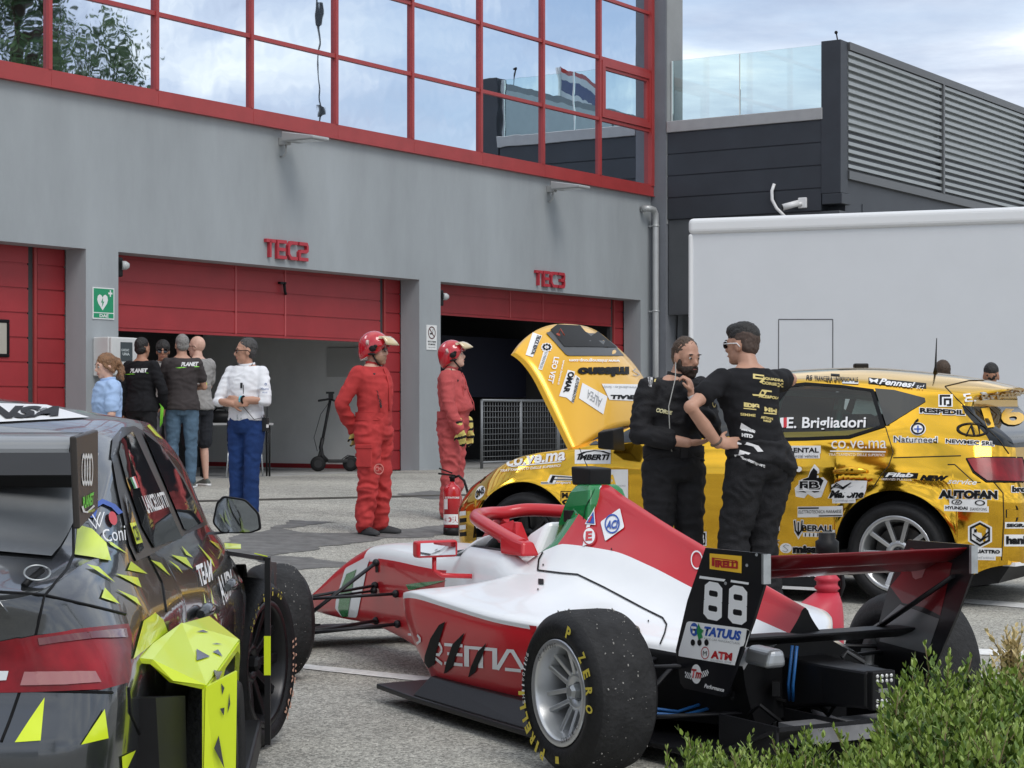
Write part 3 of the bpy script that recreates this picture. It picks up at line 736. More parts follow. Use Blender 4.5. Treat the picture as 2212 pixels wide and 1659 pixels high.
# wheels, wells, underbody
mb = MB()
for fa in (0, 2.79):
    for sg in (1, -1):
        pts = [(fa + .43 * cos(pi * k / 14), .34 + .43 * sin(pi * k / 14)) for k in range(15)]
        mb.loft([[(x, sg * .5, z) for x, z in pts], [(x, sg * .945, z) for x, z in pts]], False, False)
        mb.add([(x, sg * .5, z) for x, z in pts], [tuple(range(15))])
mb.box((1.4, 0, .22), (3.9, 1.5, .1)); mb.build('wheel_arch_liner', BLACK, GC)
ST10 = dict(n=10, w=(.026, .030), face=.03, facehub=.055, hub=.07, dish=.07, nutmat=BLACK)
wheel(GC, (0, .83, .34), 0, .345, .245, .25, ST10, SILV, 1)
wheel(GC, (2.79, .83, .34), 0, .345, .245, .25, dict(ST10, n=8, w=(.03, .028)), DKRIM, 1)
wheel(GC, (0, -.83, .34), 0, .345, .245, .25, ST10, SILV, -1)
wheel(GC, (2.79, -.83, .34), 0, .345, .245, .25, dict(ST10, n=8), DKRIM, -1)
# sill, splitter, diffuser
for sg in (1, -1):
  mb = MB(); mb.hexa([(.42, sg * .80, .10), (2.36, sg * .80, .10), (2.36, sg * .965, .10), (.42, sg * .985, .10)], [(.42, sg * .80, .20), (2.36, sg * .80, .2), (2.36, sg * .935, .235), (.42, sg * .945, .235)]); so_ = mb.build('side_skirt', BLACK, GC, bevel=.01); mb = MB(); mb.box((1.39, sg * .97, .09), (1.94, .05, .018)); mb.build('skirt_edge', WHITE, so_)
mb = MB(); mb.hexa([(-.62, -.75, .16), (-.62, .75, .16), (-.35, .8, .12), (-.35, -.8, .12)], [(-.72, -.78, .30), (-.72, .78, .30), (-.35, .82, .3), (-.35, -.82, .3)]); mb.build('diffuser', BLACK, GC)
mb = MB()
for sg in (-1, 1): mb.hexa([(-.81, sg * .01, .275), (-.81, sg * .4, .275), (-.74, sg * .78, .275), (-.60, sg * .78, .275)][::1], [(-.81, sg * .01, .30), (-.81, sg * .4, .30), (-.74, sg * .78, .30), (-.60, sg * .78, .30)])
mb.build('bumper_lip', WHITE, GC)
mb = MB(); mb.hexa([(3.1, -.95, .09), (3.1, .95, .09), (3.45, .9, .09), (3.72, .4, .09), (3.72, -.4, .09), (3.45, -.9, .09)], [(3.1, -.95, .115), (3.1, .95, .115), (3.45, .9, .115), (3.72, .4, .115), (3.72, -.4, .115), (3.45, -.9, .115)]); mb.build('splitter', CARBON, GC)
# tail lamps
REDL = M('red_lamp', (.20, .003, .008), .3, var=.6, vscale=5, coat=.22, coatr=.08, spec=.25)
mb = MB(); patch(mb, gtree, z5([(1935, 868), (2050, 866), (2050, 985), (1940, 996)]), 0, .014); mb.build('tail_lamp', REDL, GC, True)
mb = MB(); patch(mb, gtree, z5([(1610, 872), (1700, 866), (1905, 866), (1928, 960), (1920, 996), (1720, 992), (1690, 970), (1650, 940)]), 0, .014); tl = mirrored(mb.build('tail_lamp', REDL, GC, True)); tl = D.objects['tail_lamp.001']
mb = MB(); patch(mb, gtree, z5([(1600, 866), (1700, 858), (1915, 858), (1940, 960), (1930, 1003), (1715, 1000), (1685, 978), (1640, 945)]), 0, .008); mb.build('lamp_surround', INK, tl, True)
# door handle, mirror, panel gaps, antenna
p = [gtree.ray_cast(CAMP, ray(*z5([q])[0]).normalized())[0] for q in ((865, 940), (960, 928), (1050, 935))]
mb = MB(); nn = Vector((-.5, -.866, 0)) * .03
mb.tube([p[0] + nn * .5, p[1] + nn * .7, p[2] + nn * .5], [.012, .022, .012], 10); mb.build('door_handle', GOLD, GC, True)
mb = MB()
def seam(pts, w=.0035):
    vs = []
    for i in range(len(pts) - 1):
        for k in range(8):
            a = Vector(pts[i]).lerp(Vector(pts[i + 1]), k / 8); h = gtree.ray_cast(CAMP, ray(a.x, a.y).normalized())
            if h[0]: vs.append(h[0] + h[1] * .002 * (1 if h[1].dot(ray(a.x, a.y)) < 0 else -1))
    if len(vs) > 1: mb.tube(vs, w, 5)
for ln in ([(1152, 690), (1195, 830), (1170, 905), (1120, 970), (1075, 1040)], [(1485, 462), (1520, 500), (1790, 765), (1850, 850)], [(1195, 862), (1400, 856), (1600, 850)], [(1485, 462), (1620, 430), (1928, 425)], [(1760, 1000), (1810, 1060), (1815, 1200), (1800, 1470)], [(1500, 900), (1540, 900), (1650, 1000), (1690, 1000)], [(500, 800), (490, 1000), (500, 1300)]): seam(z5(ln))
for ln in ([(775, 935), (830, 1065), (830, 1180)], [(130, 1160), (200, 1075), (420, 960)]): seam(z4(ln))
mb.build('panel_gap', M('gap_dark', (.03, .02, .005), .6), GC, True)
p = gtree.ray_cast(CAMP, ray(*z5([(1432, 385)])[0]).normalized())[0]
mb = MB(); mb.tube([p, p + Vector((0, 0, .04)), p + Vector((.008, 0, .24))], [.018, .008, .003], 6); mb.build('antenna', BLACK, GC, True)
mb = MB(); p = W2(GC, (.62, -.1, 1.59)); mb.box(p, (.10, .08, .04)); mb.build('roof_camera', BLACK, GC, True, .01)
mb = MB(); mb.hexa([(1.98, .93, .99), (1.98, 1.12, 1.0), (1.98, 1.12, 1.14), (1.98, .95, 1.16)], [(2.14, .95, 1.0), (2.12, 1.08, 1.01), (2.12, 1.08, 1.12), (2.14, .96, 1.14)]); mb.tube([(2.05, .86, 1.03), (2.05, .96, 1.03)], .025, 8); mb.build('door_mirror', BLACK, GC, bevel=.03, seg=3)
# bonnet, raised on its hinge
ang = radians(60); hx, hz = 2.34, 1.01
def bon(a, b, t=0):                                              # a: 0 hinge .. 1 front, b: -1..1 across
    L = 1.10 * a + .16 * (1 - abs(b) ** 2.2) * (1 - a) + .0 * a
    L -= .20 * (abs(b) ** 3) * a ** 3                            # front corners swept back
    w = .90 - .03 * a
    dr = .10 * max(0, a - .55) ** 2 * 4 + .13 * abs(b) ** 2.2 - .07 * sin(pi * min(1, a * 1.1)) * (1 - b * b) + t     # drop of the closed panel
    x = L; z = -dr + .03
    return (hx + x * cos(ang) - z * sin(ang), b * w - .06, hz + x * sin(ang) + z * cos(ang))
mb = MB(); na, nb = 22, 26
top = [[bon(i / na, -1 + 2 * j / nb) for j in range(nb + 1)] for i in range(na + 1)]
bot = [[bon(i / na, -1 + 2 * j / nb, .035) for j in range(nb + 1)] for i in range(na + 1)]
mb.loft(top, False, False); nv = len(mb.v); mb.loft(bot, False, False)
def vid(s_, i, j): return s_ * nv + i * (nb + 1) + j
for i in range(na):
    for j in (0, nb): mb.f.append([vid(0, i, j), vid(0, i + 1, j), vid(1, i + 1, j), vid(1, i, j)]); mb.m.append(0); mb.sm.append(False)
for j in range(nb):
    for i in (0, na): mb.f.append([vid(0, i, j), vid(0, i, j + 1), vid(1, i, j + 1), vid(1, i, j)]); mb.m.append(0); mb.sm.append(False)
mb.xf(wm(GC)); bo = mb.build('bonnet', GOLDH, GC, True); btree = bvh_of([mb])
mb = MB(); patch(mb, btree, roundpoly(z4([(505, 132), (560, 122), (860, 132), (1085, 338), (690, 338)]), 4, .06), 0, .006); vt = mb.build('vent_frame', M('vent_grey', (.075, .078, .08), .5), bo, True)
mb = MB(); patch(mb, btree, z4([(552, 134), (848, 148), (1010, 285), (672, 280)]), 0, .010)
mb.build('vent_mesh', M('vent_dark', (.008, .008, .008), .7), vt, True)
mb = MB(); mb.tube([W2(GC, (2.5, -.35, .75)), W2(GC, (2.72, -.35, 1.3))], .008, 6); mb.build('bonnet_stay', STEEL, GC, True)
# bonnet pins
mb = MB()
for q in ((1205, 725), (1300, 712)):
    h = btree.ray_cast(CAMP, ray(*q).normalized())
    if h[0]: mb.ball(h[0], (.02, .02, .02)); mb.tube([h[0], h[0] + Vector((.02, -.02, .05)), h[0] + Vector((.05, -.02, .0))], .005, 5)
mb.build('bonnet_pin', M('red_pin', (.35, .06, .03), .5), bo, True)

# ---- stickers
dk = MB(); dg = MB()
def T_(tree, s, q, mi, bold=.0, shear=0.0, mbb=None, off=.006): stick(mbb or dk, tree, text2d(s, bold, shear), q, mi, off)
def B_(tree, q, mi, off=.0035, n=5, mbb=None): stick(mbb or dk, tree, grid2d(n, 3), q, mi, off)
def q5(x0, y0, x1, y1, dy=0, sh=0): return z5([(x0 + sh, y0), (x1 + sh, y0 + dy), (x1, y1 + dy), (x0, y1)])
def q4(x0, y0, x1, y1, dy=0, sh=0): return z4([(x0 + sh, y0), (x1 + sh, y0 + dy), (x1, y1 + dy), (x0, y1)])
def out5(s, x0, y0, x1, y1, dy=0, sh=0, fg=1, bgm=0, bold=.03):   # outlined lettering: fat copy under
    T_(gtree, s, q5(x0 - 4, y0 - 4, x1 + 4, y1 + 4, dy, sh), bgm, .11, off=.0035); T_(gtree, s, q5(x0, y0, x1, y1, dy, sh), fg, bold)
G5 = gtree
# 0 white 1 black 2 yellow 3 green 4 red 5 blue 6 grey
DM = [WHITE, INK, M('yellow_vinyl', (.85, .50, .03), .4), M('green_vinyl', (.01, .22, .06), .4), M('red_vinyl', (.55, .02, .03), .4), M('blue_vinyl', (.02, .08, .38), .4), M('grey_vinyl', (.30, .31, .32), .4)]
T_(G5, 'RS', q5(706, 402, 742, 428, 2), 1, .03, .2); T_(G5, 'TRANCERIA UNIPERSONALE', q5(752, 406, 998, 432, 10), 1, .02)
B_(G5, q5(845, 392, 895, 402, 3), 1); B_(G5, q5(910, 432, 1000, 446, 4), 0)
B_(G5, q5(1056, 414, 1380, 444, 32), 1); stick(dk, G5, poly2d([(0, 0), (.5, .4), (1, 0), (1, 1), (.5, .6), (0, 1)]), q5(1062, 418, 1110, 448, 4), 0, .006); T_(G5, 'Pennesi', q5(1115, 420, 1310, 452, 22, 10), 0, .03, .2); T_(G5, 'srl', q5(1322, 452, 1365, 476, 6, 4), 0, .0, .2)
T_(G5, 'E. Brigliadori', q5(598, 640, 1042, 720, -4, 4), 0, .02, off=.012)
for i, mi in enumerate((3, 0, 4)): B_(G5, q5(545 + 19 * i, 643, 564 + 19 * i, 698, -2), mi, .012, 2)
T_(G5, 'co.ve.ma', q5(850, 768, 1158, 812, -2), 0, .0); B_(G5, q5(842, 822, 1154, 829, 4), 0); T_(G5, 'TRATTAMENTO DELLE SUPERFICI', q5(836, 838, 1146, 852, 3), 0, .0)
B_(G5, q5(505, 795, 790, 838), 0); B_(G5, q5(570, 838, 785, 866), 0); T_(G5, 'TRUCK RENTAL', q5(440, 806, 780, 834), 1, .03); B_(G5, q5(480, 850, 570, 856), 1); T_(G5, 'commercial vehicles', q5(578, 844, 776, 862), 1)
T_(G5, 'IRON', q5(460, 892, 624, 934, 2), 0, .05); B_(G5, q5(470, 945, 530, 974), 0); T_(G5, 'pianti', q5(440, 950, 524, 970), 1)
eur = [(.05, .05), (.3, 0), (.4, .12), (.62, .0), (.8, .03), (.9, .3), (.98, .5), (.85, .62), (.72, .6), (.74, .85), (.6, 1), (.48, .82), (.4, .62), (.2, .55), (.12, .4), (.02, .3)]
stick(dk, G5, poly2d(eur), q5(640, 898, 832, 1088), 0, .0035); stick(dk, G5, poly2d([(x * .8 + .1, y * .78 + .14) for x, y in eur]), q5(645, 905, 828, 1082), 1, .006); T_(G5, 'FB', q5(668, 988, 790, 1038), 0, .08, off=.008); T_(G5, 'FB', q5(674, 992, 784, 1034), 1, .02, off=.010); B_(G5, q5(655, 1040, 800, 1048), 0, .009); stick(dk, G5, disc2d(10), q5(648, 910, 684, 942), 0)
stick(dk, G5, poly2d([(0, .1), (.1, .45), (.1, .75), (.35, .98), (1, .95), (.97, .5), (.9, .12), (.5, 0)]), q5(828, 985, 1050, 1100), 0); T_(G5, 'Marone', q5(836, 1044, 1028, 1088, 0, 8), 1, .05, .2)
for i in range(3): stick(dk, G5, strokes2d([[(0, .1 + .1 * i), (.3, .8 - .2 * i), (.6, .35 - .1 * i), (1, .9)]], .07), q5(846, 995, 960, 1045), 1, .006)
T_(G5, 'servizi ecologici', q5(945, 1015, 1030, 1035), 6); B_(G5, q5(855, 1090, 985, 1117, -2), 0); T_(G5, 'maroneluigi.com', q5(862, 1096, 978, 1112, -2), 6)
B_(G5, q5(440, 1032, 552, 1072, 2), 0); B_(G5, q5(430, 1070, 565, 1104), 0); T_(G5, 'MEDIA srl', q5(420, 1038, 550, 1068, 2), 1, .03); T_(G5, 'servizi ambientali', q5(400, 1078, 560, 1096), 6)
B_(G5, q5(380, 1140, 560, 1270, 0), 0)
B_(G5, q5(384, 1144, 556, 1236, 0), 1, .005)
for i in range(6): B_(G5, q5(384, 1150 + 14 * i, 556, 1156 + 14 * i), 0, .006)
T_(G5, 'ACT', q5(370, 1150, 545, 1234), 1, .12, off=.0075); T_(G5, 'ACT', q5(374, 1154, 541, 1230), 0, .04, off=.009); B_(G5, q5(384, 1238, 556, 1266), 1, .005); T_(G5, 'SCAFFALATURE', q5(310, 1242, 552, 1262), 0, .02, off=.008)
B_(G5, q5(660, 1136, 914, 1196, -4), 0); B_(G5, q5(664, 1140, 780, 1148, -1), 1, .006); T_(G5, 'ELETTROTECNICA MARANESE', q5(666, 1156, 908, 1174, -3), 1, .0, .1); B_(G5, q5(780, 1184, 910, 1190, -2), 1, .006)
out5('BERALL', 684, 1238, 866, 1272, 4); stick(dk, G5, strokes2d([[(.1, 1), (.2, .3), (.5, .0), (.8, .3), (.9, 1)], [(.5, .1), (.5, .9)]], .3), q5(638, 1208, 692, 1300), 0); stick(dk, G5, strokes2d([[(.1, .95), (.2, .35), (.5, .08), (.8, .35), (.9, .95)], [(.5, .1), (.5, .85)]], .14), q5(638, 1208, 692, 1300), 1, .006); B_(G5, q5(690, 1280, 866, 1304, 3), 0)
for i in range(7): B_(G5, q5(702 + 23 * i, 1284, 708 + 23 * i, 1302), 1, .006, 1)
T_(G5, 'INESIA', q5(320, 1300, 556, 1352), 0, .0); B_(G5, q5(395, 1322, 560, 1330), 0); B_(G5, q5(395, 1324, 560, 1328), 1, .006); T_(G5, 'ARCHITETTURA', q5(300, 1366, 510, 1386), 0)
stick(dk, G5, disc2d(), q5(560, 1340, 628, 1396), 0); stick(dk, G5, strokes2d([[(.75, .75), (.5, .85), (.3, .7), (.5, .5), (.7, .3), (.5, .12), (.25, .25)]], .06), q5(560, 1340, 628, 1396), 6, .006); out5('misano', 634, 1352, 850, 1396, 2, 0, 1, 0, .07)
B_(G5, q5(1140, 944, 1328, 976, 4, 8), 1); T_(G5, 'Filab', q5(1152, 946, 1306, 970, 2, 6), 0, .04, .2, off=.008); T_(G5, 'SERVIZI PULIZIA', q5(1130, 976, 1300, 986, 4), 0); T_(G5, 'NEW', q5(1342, 958, 1500, 988, 6, 6), 1, .08, .3); T_(G5, 'service', q5(1500, 978, 1660, 1006, 10, 6), 0, .02, .2)
out5('AUTOFAN', 1450, 1042, 1778, 1090, 4, 0, 1, 0, .07); B_(G5, q5(1510, 1092, 1720, 1132, 4), 0); B_(G5, q5(1480, 1126, 1730, 1160, 8), 0); T_(G5, 'HYUNDAI', q5(1488, 1132, 1612, 1150, 3), 1, .04, off=.006); T_(G5, 'SSANGYONG', q5(1626, 1140, 1720, 1156, 2), 1, .0)
stick(dk, G5, disc2d(20, .78), q5(1522, 1094, 1582, 1124, 2), 1, .006); T_(G5, 'H', q5(1540, 1100, 1566, 1118, 1, 5), 1, .02, .3); stick(dk, G5, disc2d(20, .7), q5(1652, 1098, 1710, 1128, 2), 1, .006)
hx6 = [(.5, 1), (1, .78), (1, .24), (.5, 0), (0, .24), (0, .78)]
stick(dk, G5, poly2d(hx6), q5(1614, 1212, 1748, 1366, 4), 0); stick(dk, G5, strokes2d([hx6 + hx6[:2]], .1), q5(1630, 1228, 1732, 1350, 3), 1, .006); stick(dk, G5, strokes2d([[(.1, .5), (.55, .25), (.95, .62)], [(.3, .3), (.5, .18), (.95, .45)]], .07), q5(1630, 1228, 1732, 1350, 3), 1, .006); B_(G5, q5(1648, 1262, 1664, 1280), 1, .006, 1)
B_(G5, q5(1566, 1362, 1802, 1408, 6), 0); B_(G5, q5(1588, 1402, 1768, 1432, 4), 0); T_(G5, 'EDIL', q5(1568, 1374, 1632, 1398, 2), 1, .0); T_(G5, 'QUATTRO', q5(1634, 1374, 1792, 1398, 4), 1, .06); T_(G5, "la casa dell'edilizia", q5(1596, 1412, 1760, 1424, 3), 6)
out5('RESPEDIL', 1344, 584, 1596, 612, 14, 0, 1, 0, .05); B_(G5, q5(1448, 508, 1528, 578), 0); stick(dk, G5, strokes2d([[(.15, .1), (.15, .9), (.85, .9)], [(.45, .1), (.45, .6), (.85, .6), (.85, .1), (.6, .1)]], .16), q5(1450, 510, 1526, 576), 1, .006)
out5('Naturneed', 1200, 742, 1442, 776, 4, 0, 1, 0, .0); stick(dk, G5, disc2d(), q5(1290, 665, 1378, 738), 0); stick(dk, G5, disc2d(24, .74), q5(1295, 668, 1372, 734), 1, .006); stick(dk, G5, strokes2d([[(.2, .2), (.5, .75), (.8, 1)]], .2), q5(1300, 648, 1345, 690), 1, .006); B_(G5, q5(1330, 684, 1338, 722), 5, .006, 1); B_(G5, q5(1312, 700, 1356, 706), 5, .007, 1)
out5('NEWMEC SRL', 1490, 758, 1758, 780, 16, 0, 1, 0, .03); stick(dk, G5, disc2d(30, .82), q5(1548, 664, 1732, 738, 8), 1, .006); stick(dk, G5, strokes2d([[(.55, .1), (.45, .85)], [(.3, .0), (.45, .8), (.72, .05), (.68, .85)]], .06), q5(1548, 664, 1732, 738, 8), 1, .007)
T_(G5, 'E. Brigliadori', z5([(1585, 510), (2060, 455), (2070, 510), (1600, 565)]), 0, .02, off=.008); T_(G5, '168', z5([(1660, 590), (2050, 530), (2075, 660), (1720, 700)]), 2, .03, .1, off=.008)
out5('bronz', 1858, 1022, 1990, 1056, 0, 0, 1, 0, .06); stick(dk, G5, poly2d([(0, .25), (.55, .25), (.5, 0), (1, .5), (.5, 1), (.55, .75), (0, .75)]), q5(1826, 1128, 1936, 1222), 1); B_(G5, q5(1820, 1222, 1990, 1258), 0); T_(G5, 'SEGRATE', q5(1828, 1230, 1990, 1250), 1, .06); B_(G5, q5(1816, 1292, 1990, 1358), 0); T_(G5, 'hanko', q5(1826, 1300, 1990, 1346), 1, .06)
# front wing and door
T_(G5, 'co.ve.ma', z4([(310, 1000), (690, 958), (682, 1014), (300, 1058)]), 0, .03); B_(G5, z4([(330, 1050), (660, 1018), (660, 1026), (330, 1058)]), 0); T_(G5, 'TRATTAMENTO DELLE SUPERFICI', z4([(265, 1076), (655, 1040), (650, 1056), (260, 1092)]), 0, .02)
B_(G5, q4(745, 945, 978, 1036), 0); stick(dk, G5, strokes2d([[(0, .1), (.2, .55), (.5, .8), (.75, .7), (1, .3)]], .12), q4(770, 942, 975, 985), 1, .006); T_(G5, 'IMBERTI', q4(760, 975, 968, 1012, 0, 5), 1, .05, .2)
stick(dk, G5, strokes2d([[(0, .1), (.3, .1), (.4, .9), (1, .75)], [(.35, .5), (1, .5)]], .26), q4(525, 1110, 738, 1166), 0); stick(dk, G5, strokes2d([[(0, .1), (.3, .1), (.4, .9), (1, .75)], [(.35, .5), (1, .5)]], .10), q4(525, 1110, 738, 1166), 1, .006); T_(G5, 'motorsport', q4(570, 1150, 722, 1170), 0, .03, .2)
B_(G5, q4(848, 1072, 1090, 1262), 0, n=10); T_(G5, 'U', q4(905, 1106, 945, 1180), 1, .15); T_(G5, 'A', q4(958, 1106, 1016, 1182), 2, .15); T_(G5, 'IL LEGALE', q4(1016, 1172, 1075, 1182), 6)
B_(G5, q4(652, 1212, 748, 1312), 1); B_(G5, q4(658, 1218, 748, 1306), 2, .005); T_(G5, 'MA', q4(662, 1222, 742, 1258), 1, .05, off=.008); T_(G5, 'CI', q4(662, 1266, 742, 1302), 1, .05, off=.008)
stick(dk, G5, disc2d(), z4([(100, 1200), (160, 1165), (170, 1235), (98, 1285)]), 0); T_(G5, 'ONS', z4([(104, 1215), (158, 1182), (162, 1225), (104, 1265)]), 1, .04)
for i in range(4): B_(G5, z4([(0, 1345 + 45 * i), (40, 1340 + 45 * i), (40, 1368 + 45 * i), (0, 1372 + 45 * i)]), i % 2)
# low door stickers behind the two drivers
for s_, x0, y0, x1, y1 in (('B', 66, 985, 125, 1040), ('FP', 62, 1160, 125, 1250), ('EB', 70, 1275, 150, 1355), ('YC', -30, 1185, 25, 1215)): B_(G5, q5(x0, y0, x1, y1), 0); B_(G5, q5(x0 + 6, y0 + 6, x1 - 6, y1 - 6), 1, .005); T_(G5, s_, q5(x0 + 10, y0 + 10, x1 - 10, y1 - 10), 0, .04, off=.008)
sk = bvh_of([MB().hexa(*[[W2(GC, p) for p in q] for q in ([(.42, .80, .10), (2.36, .80, .10), (2.36, .965, .10), (.42, .985, .10)], [(.42, .80, .20), (2.36, .80, .2), (2.36, .935, .235), (.42, .945, .235)])])])
T_(sk, 'MOTORSPORT', z5([(200, 1492), (830, 1486), (828, 1530), (200, 1530)]), 0, .03)
dk.build('sponsor_stickers', DM, gb, True, fixn=False)
BT = btree
def bt(s, q, mi, bold=.02): stick(dg, BT, text2d(s, bold), z4(q), mi, .008)
def bb(q, mi=0, off=.0045): stick(dg, BT, grid2d(4, 4), z4(q), mi, off)
bt('www.misanogroup.com', [(1032, 384), (704, 380), (704, 356), (1032, 356)], 0, .03)
bt('misano', [(1092, 474), (758, 470), (760, 414), (1090, 408)], 1, .07); stick(dg, BT, disc2d(), z4([(1190, 480), (1090, 478), (1090, 415), (1180, 412)]), 0, .004); stick(dg, BT, strokes2d([[(.75, .75), (.5, .85), (.3, .7), (.5, .5), (.7, .3), (.5, .12), (.25, .25)]], .06), z4([(1190, 480), (1090, 478), (1090, 415), (1180, 412)]), 6, .008)
bb([(915, 518), (1150, 522), (1150, 560), (935, 556)]); bb([(935, 556), (1150, 558), (1150, 630), (965, 622)]); bt('www.uberall.eu - family', [(1140, 552), (925, 548), (925, 528), (1140, 530)], 6, 0); bt('UBERALL', [(1220, 622), (966, 616), (972, 590), (1220, 592)], 1, .06)
bb([(790, 512), (952, 600), (926, 716), (768, 612)]); bt('AL', [(905, 676), (862, 644), (872, 590), (918, 616)], 6, 0); bt('FEA', [(865, 640), (812, 608), (826, 556), (876, 586)], 6, 0); stick(dg, BT, strokes2d([[(0, .5), (1, .5)]], .2), z4([(878, 660), (890, 560), (896, 562), (884, 662)]), 6, .008)
bb([(696, 428), (742, 440), (706, 612), (640, 598)]); bb([(745, 460), (776, 484), (732, 645), (690, 610)]); bt('OMAR', [(740, 446), (702, 580), (664, 576), (698, 440)], 1, .05); bt('AUTORIPARAZIONI', [(772, 486), (736, 640), (718, 634), (752, 474)], 1, .02)
bb([(405, 112), (470, 124), (404, 240), (360, 238)]); bt('EDIL', [(436, 128), (420, 226), (378, 224), (400, 132)], 6, .03)
bb([(470, 186), (530, 208), (470, 346), (424, 332)]); bt('TRUCK RENTAL', [(524, 212), (480, 336), (456, 330), (498, 202)], 1, .03)
for k in range(8):
    a = 2 * pi * k / 8; c = (560 + 22 * cos(a), 283 + 16 * sin(a)); bb([(c[0] - 12, c[1] - 12), (c[0] + 12, c[1] - 12), (c[0] + 12, c[1] + 12), (c[0] - 12, c[1] + 12)], 0, .0045); stick(dg, BT, disc2d(8), z4([(c[0] - 8, c[1] - 7), (c[0] + 8, c[1] - 7), (c[0] + 8, c[1] + 7), (c[0] - 8, c[1] + 7)]), 1, .008)
bb([(540, 308), (572, 316), (530, 430), (505, 424)]); bt('GYMXPRESS', [(566, 318), (528, 424), (512, 418), (548, 312)], 6, .02)
bt('LEO VET', [(640, 350), (600, 520), (565, 508), (606, 346)], 0, .03); bt('www.leovet.it', [(678, 370), (640, 530), (628, 524), (664, 366)], 0, .02)
bt('CO.VE.MA SRL', [(1170, 330), (1010, 250), (1020, 238), (1180, 318)], 0, .04); bt('ELETTROTECNICA', [(1230, 400), (1060, 300), (1066, 288), (1236, 386)], 0, .03)
bb([(1255, 395), (1270, 405), (1262, 430), (1248, 420)], 1); bb([(520, 92), (600, 88), (640, 100), (540, 112)]); bt('MOBILI', [(530, 108), (630, 98), (622, 92), (528, 98)], 4, .04); bb([(660, 92), (760, 96), (800, 112), (690, 108)])
dg.build('bonnet_stickers', DM, bo, True, fixn=False)
# lettering on the rear tyre
# ================================================================ the single seater
PRED = M('red_race_paint', (.52, .018, .026), .3, coat=.35, spec=.35, var=.04, vscale=3)
PWHT = M('white_race_paint', (.80, .815, .83), .3, coat=.4, var=.03, vscale=4)
PGRN = M('green_race_paint', (.006, .19, .045), .25, coat=.6)
BLUEP = M('blue_hose', (.02, .12, .35), .4)
R_AX = .2875
_a = radians(28.5); _l = Vector((-cos(_a), -sin(_a))); _o = Vector((.205, 7.0)) - .87 * _l
o_, a_ = frame(_o.x, _o.y, 28.5)
F4 = thing('single_seater', 'red white and green open wheel race car with halo and rear wing 88', 'race car', o_, a_)
# ---- engine cover and sidepods
zt = cur([(-.2, .56), (.2, .665), (.43, .735), (.7, .81), (1.04, .91), (1.2, .953), (1.27, .95), (1.32, .70), (1.42, .60), (1.60, .55), (1.86, .47)])
ra = cur([(-.2, .016), (1.1, .02), (1.27, .06), (1.32, .2), (1.42, .27), (1.86, .3)])
rb = cur([(-.2, .07), (.2, .085), (.6, .125), (1.0, .17), (1.27, .22), (1.4, .30), (1.86, .33)])
zb2 = cur([(-.2, .47), (.2, .545), (.4, .595), (.65, .66), (.9, .705), (1.2, .715), (1.3, .685), (1.42, .59), (1.6, .545), (1.86, .468)])
rc = cur([(-.2, .17), (.2, .21), (.6, .29), (1.0, .35), (1.3, .37), (1.6, .42), (1.86, .40)])
zc2 = cur([(-.2, .41), (.2, .455), (.6, .53), (1.0, .575), (1.3, .58), (1.5, .545), (1.86, .466)])
rd = cur([(-.2, .27), (0, .33), (.2, .44), (.4, .58), (.6, .67), (.9, .715), (1.3, .725), (1.55, .728), (1.70, .71), (1.78, .665), (1.83, .59), (1.86, .47)])
zd2 = cur([(-.2, .37), (.2, .42), (.5, .45), (.9, .465), (1.3, .488), (1.55, .50), (1.86, .464)])
mb = MB(); XS = [-.2 + .03 * i for i in range(68)]; XS = [x for x in XS if x < 1.83] + [1.81, 1.835, 1.85, 1.86]
XS = sorted(set(round(x, 3) for x in XS))
def f4ring(x):
    K = [(0, zt(x)), (ra(x), zt(x) - .012), (rb(x), zb2(x)), (rc(x), zc2(x)), (rd(x) - .03, zd2(x) + .012), (rd(x), zd2(x) - .02)]
    d = rd(x); K += [(d + .004, .36), (d - .015, .26), (d - .06, .13)]
    sh = smooth01((x - 1.1) / .6)
    out = []
    for i in range(len(K) - 1):
        n = (2, 8, 8, 6, 3, 4, 4, 4)[i]
        for k in range(n):
            t = k / n; p0, p1, p2, p3 = K[max(0, i - 1)], K[i], K[i + 1], K[min(len(K) - 1, i + 2)]
            if i in (1,): y = p1[0] + (p2[0] - p1[0]) * (t ** 1.25); z = p1[1] + (p2[1] - p1[1]) * t
            else:
                c = lambda a, b, c_, d_: .5 * (2 * b + (c_ - a) * t + (2 * a - 5 * b + 4 * c_ - d_) * t * t + (3 * b - a - 3 * c_ + d_) * t ** 3)
                y = c(p0[0], p1[0], p2[0], p3[0]); z = c(p0[1], p1[1], p2[1], p3[1])
            out.append((y, z))
    out.append(K[-1])
    return [(x - max(0, (.46 - z)) * .52 * sh, y, z) for y, z in out]
rings = [f4ring(x) for x in XS]; nr = len(rings[0])
def f4m(i, k):
    x = XS[i]
    if k < 10: return 0 if x < 1.22 else 2
    if k < 24: return 1
    if k < 27: return 1
    return 0 if x > .52 else 3
for sg in (1, -1):
    rr = [[(x, y * sg, z) for x, y, z in r] for r in rings]
    mb.loft(rr, False, False, 0, True, f4m)
    mb.add(rr[-1] + [(1.6, 0, .12)], [tuple(range(nr + 1))], 0); mb.add(rr[0] + [(-.2, 0, .2)], [tuple(range(nr + 1))], 3)
f4b = mb; mb.xf(wm(F4)); EC = mb.build('engine_cover', [PRED, PWHT, PGRN, BLACK], F4, True)
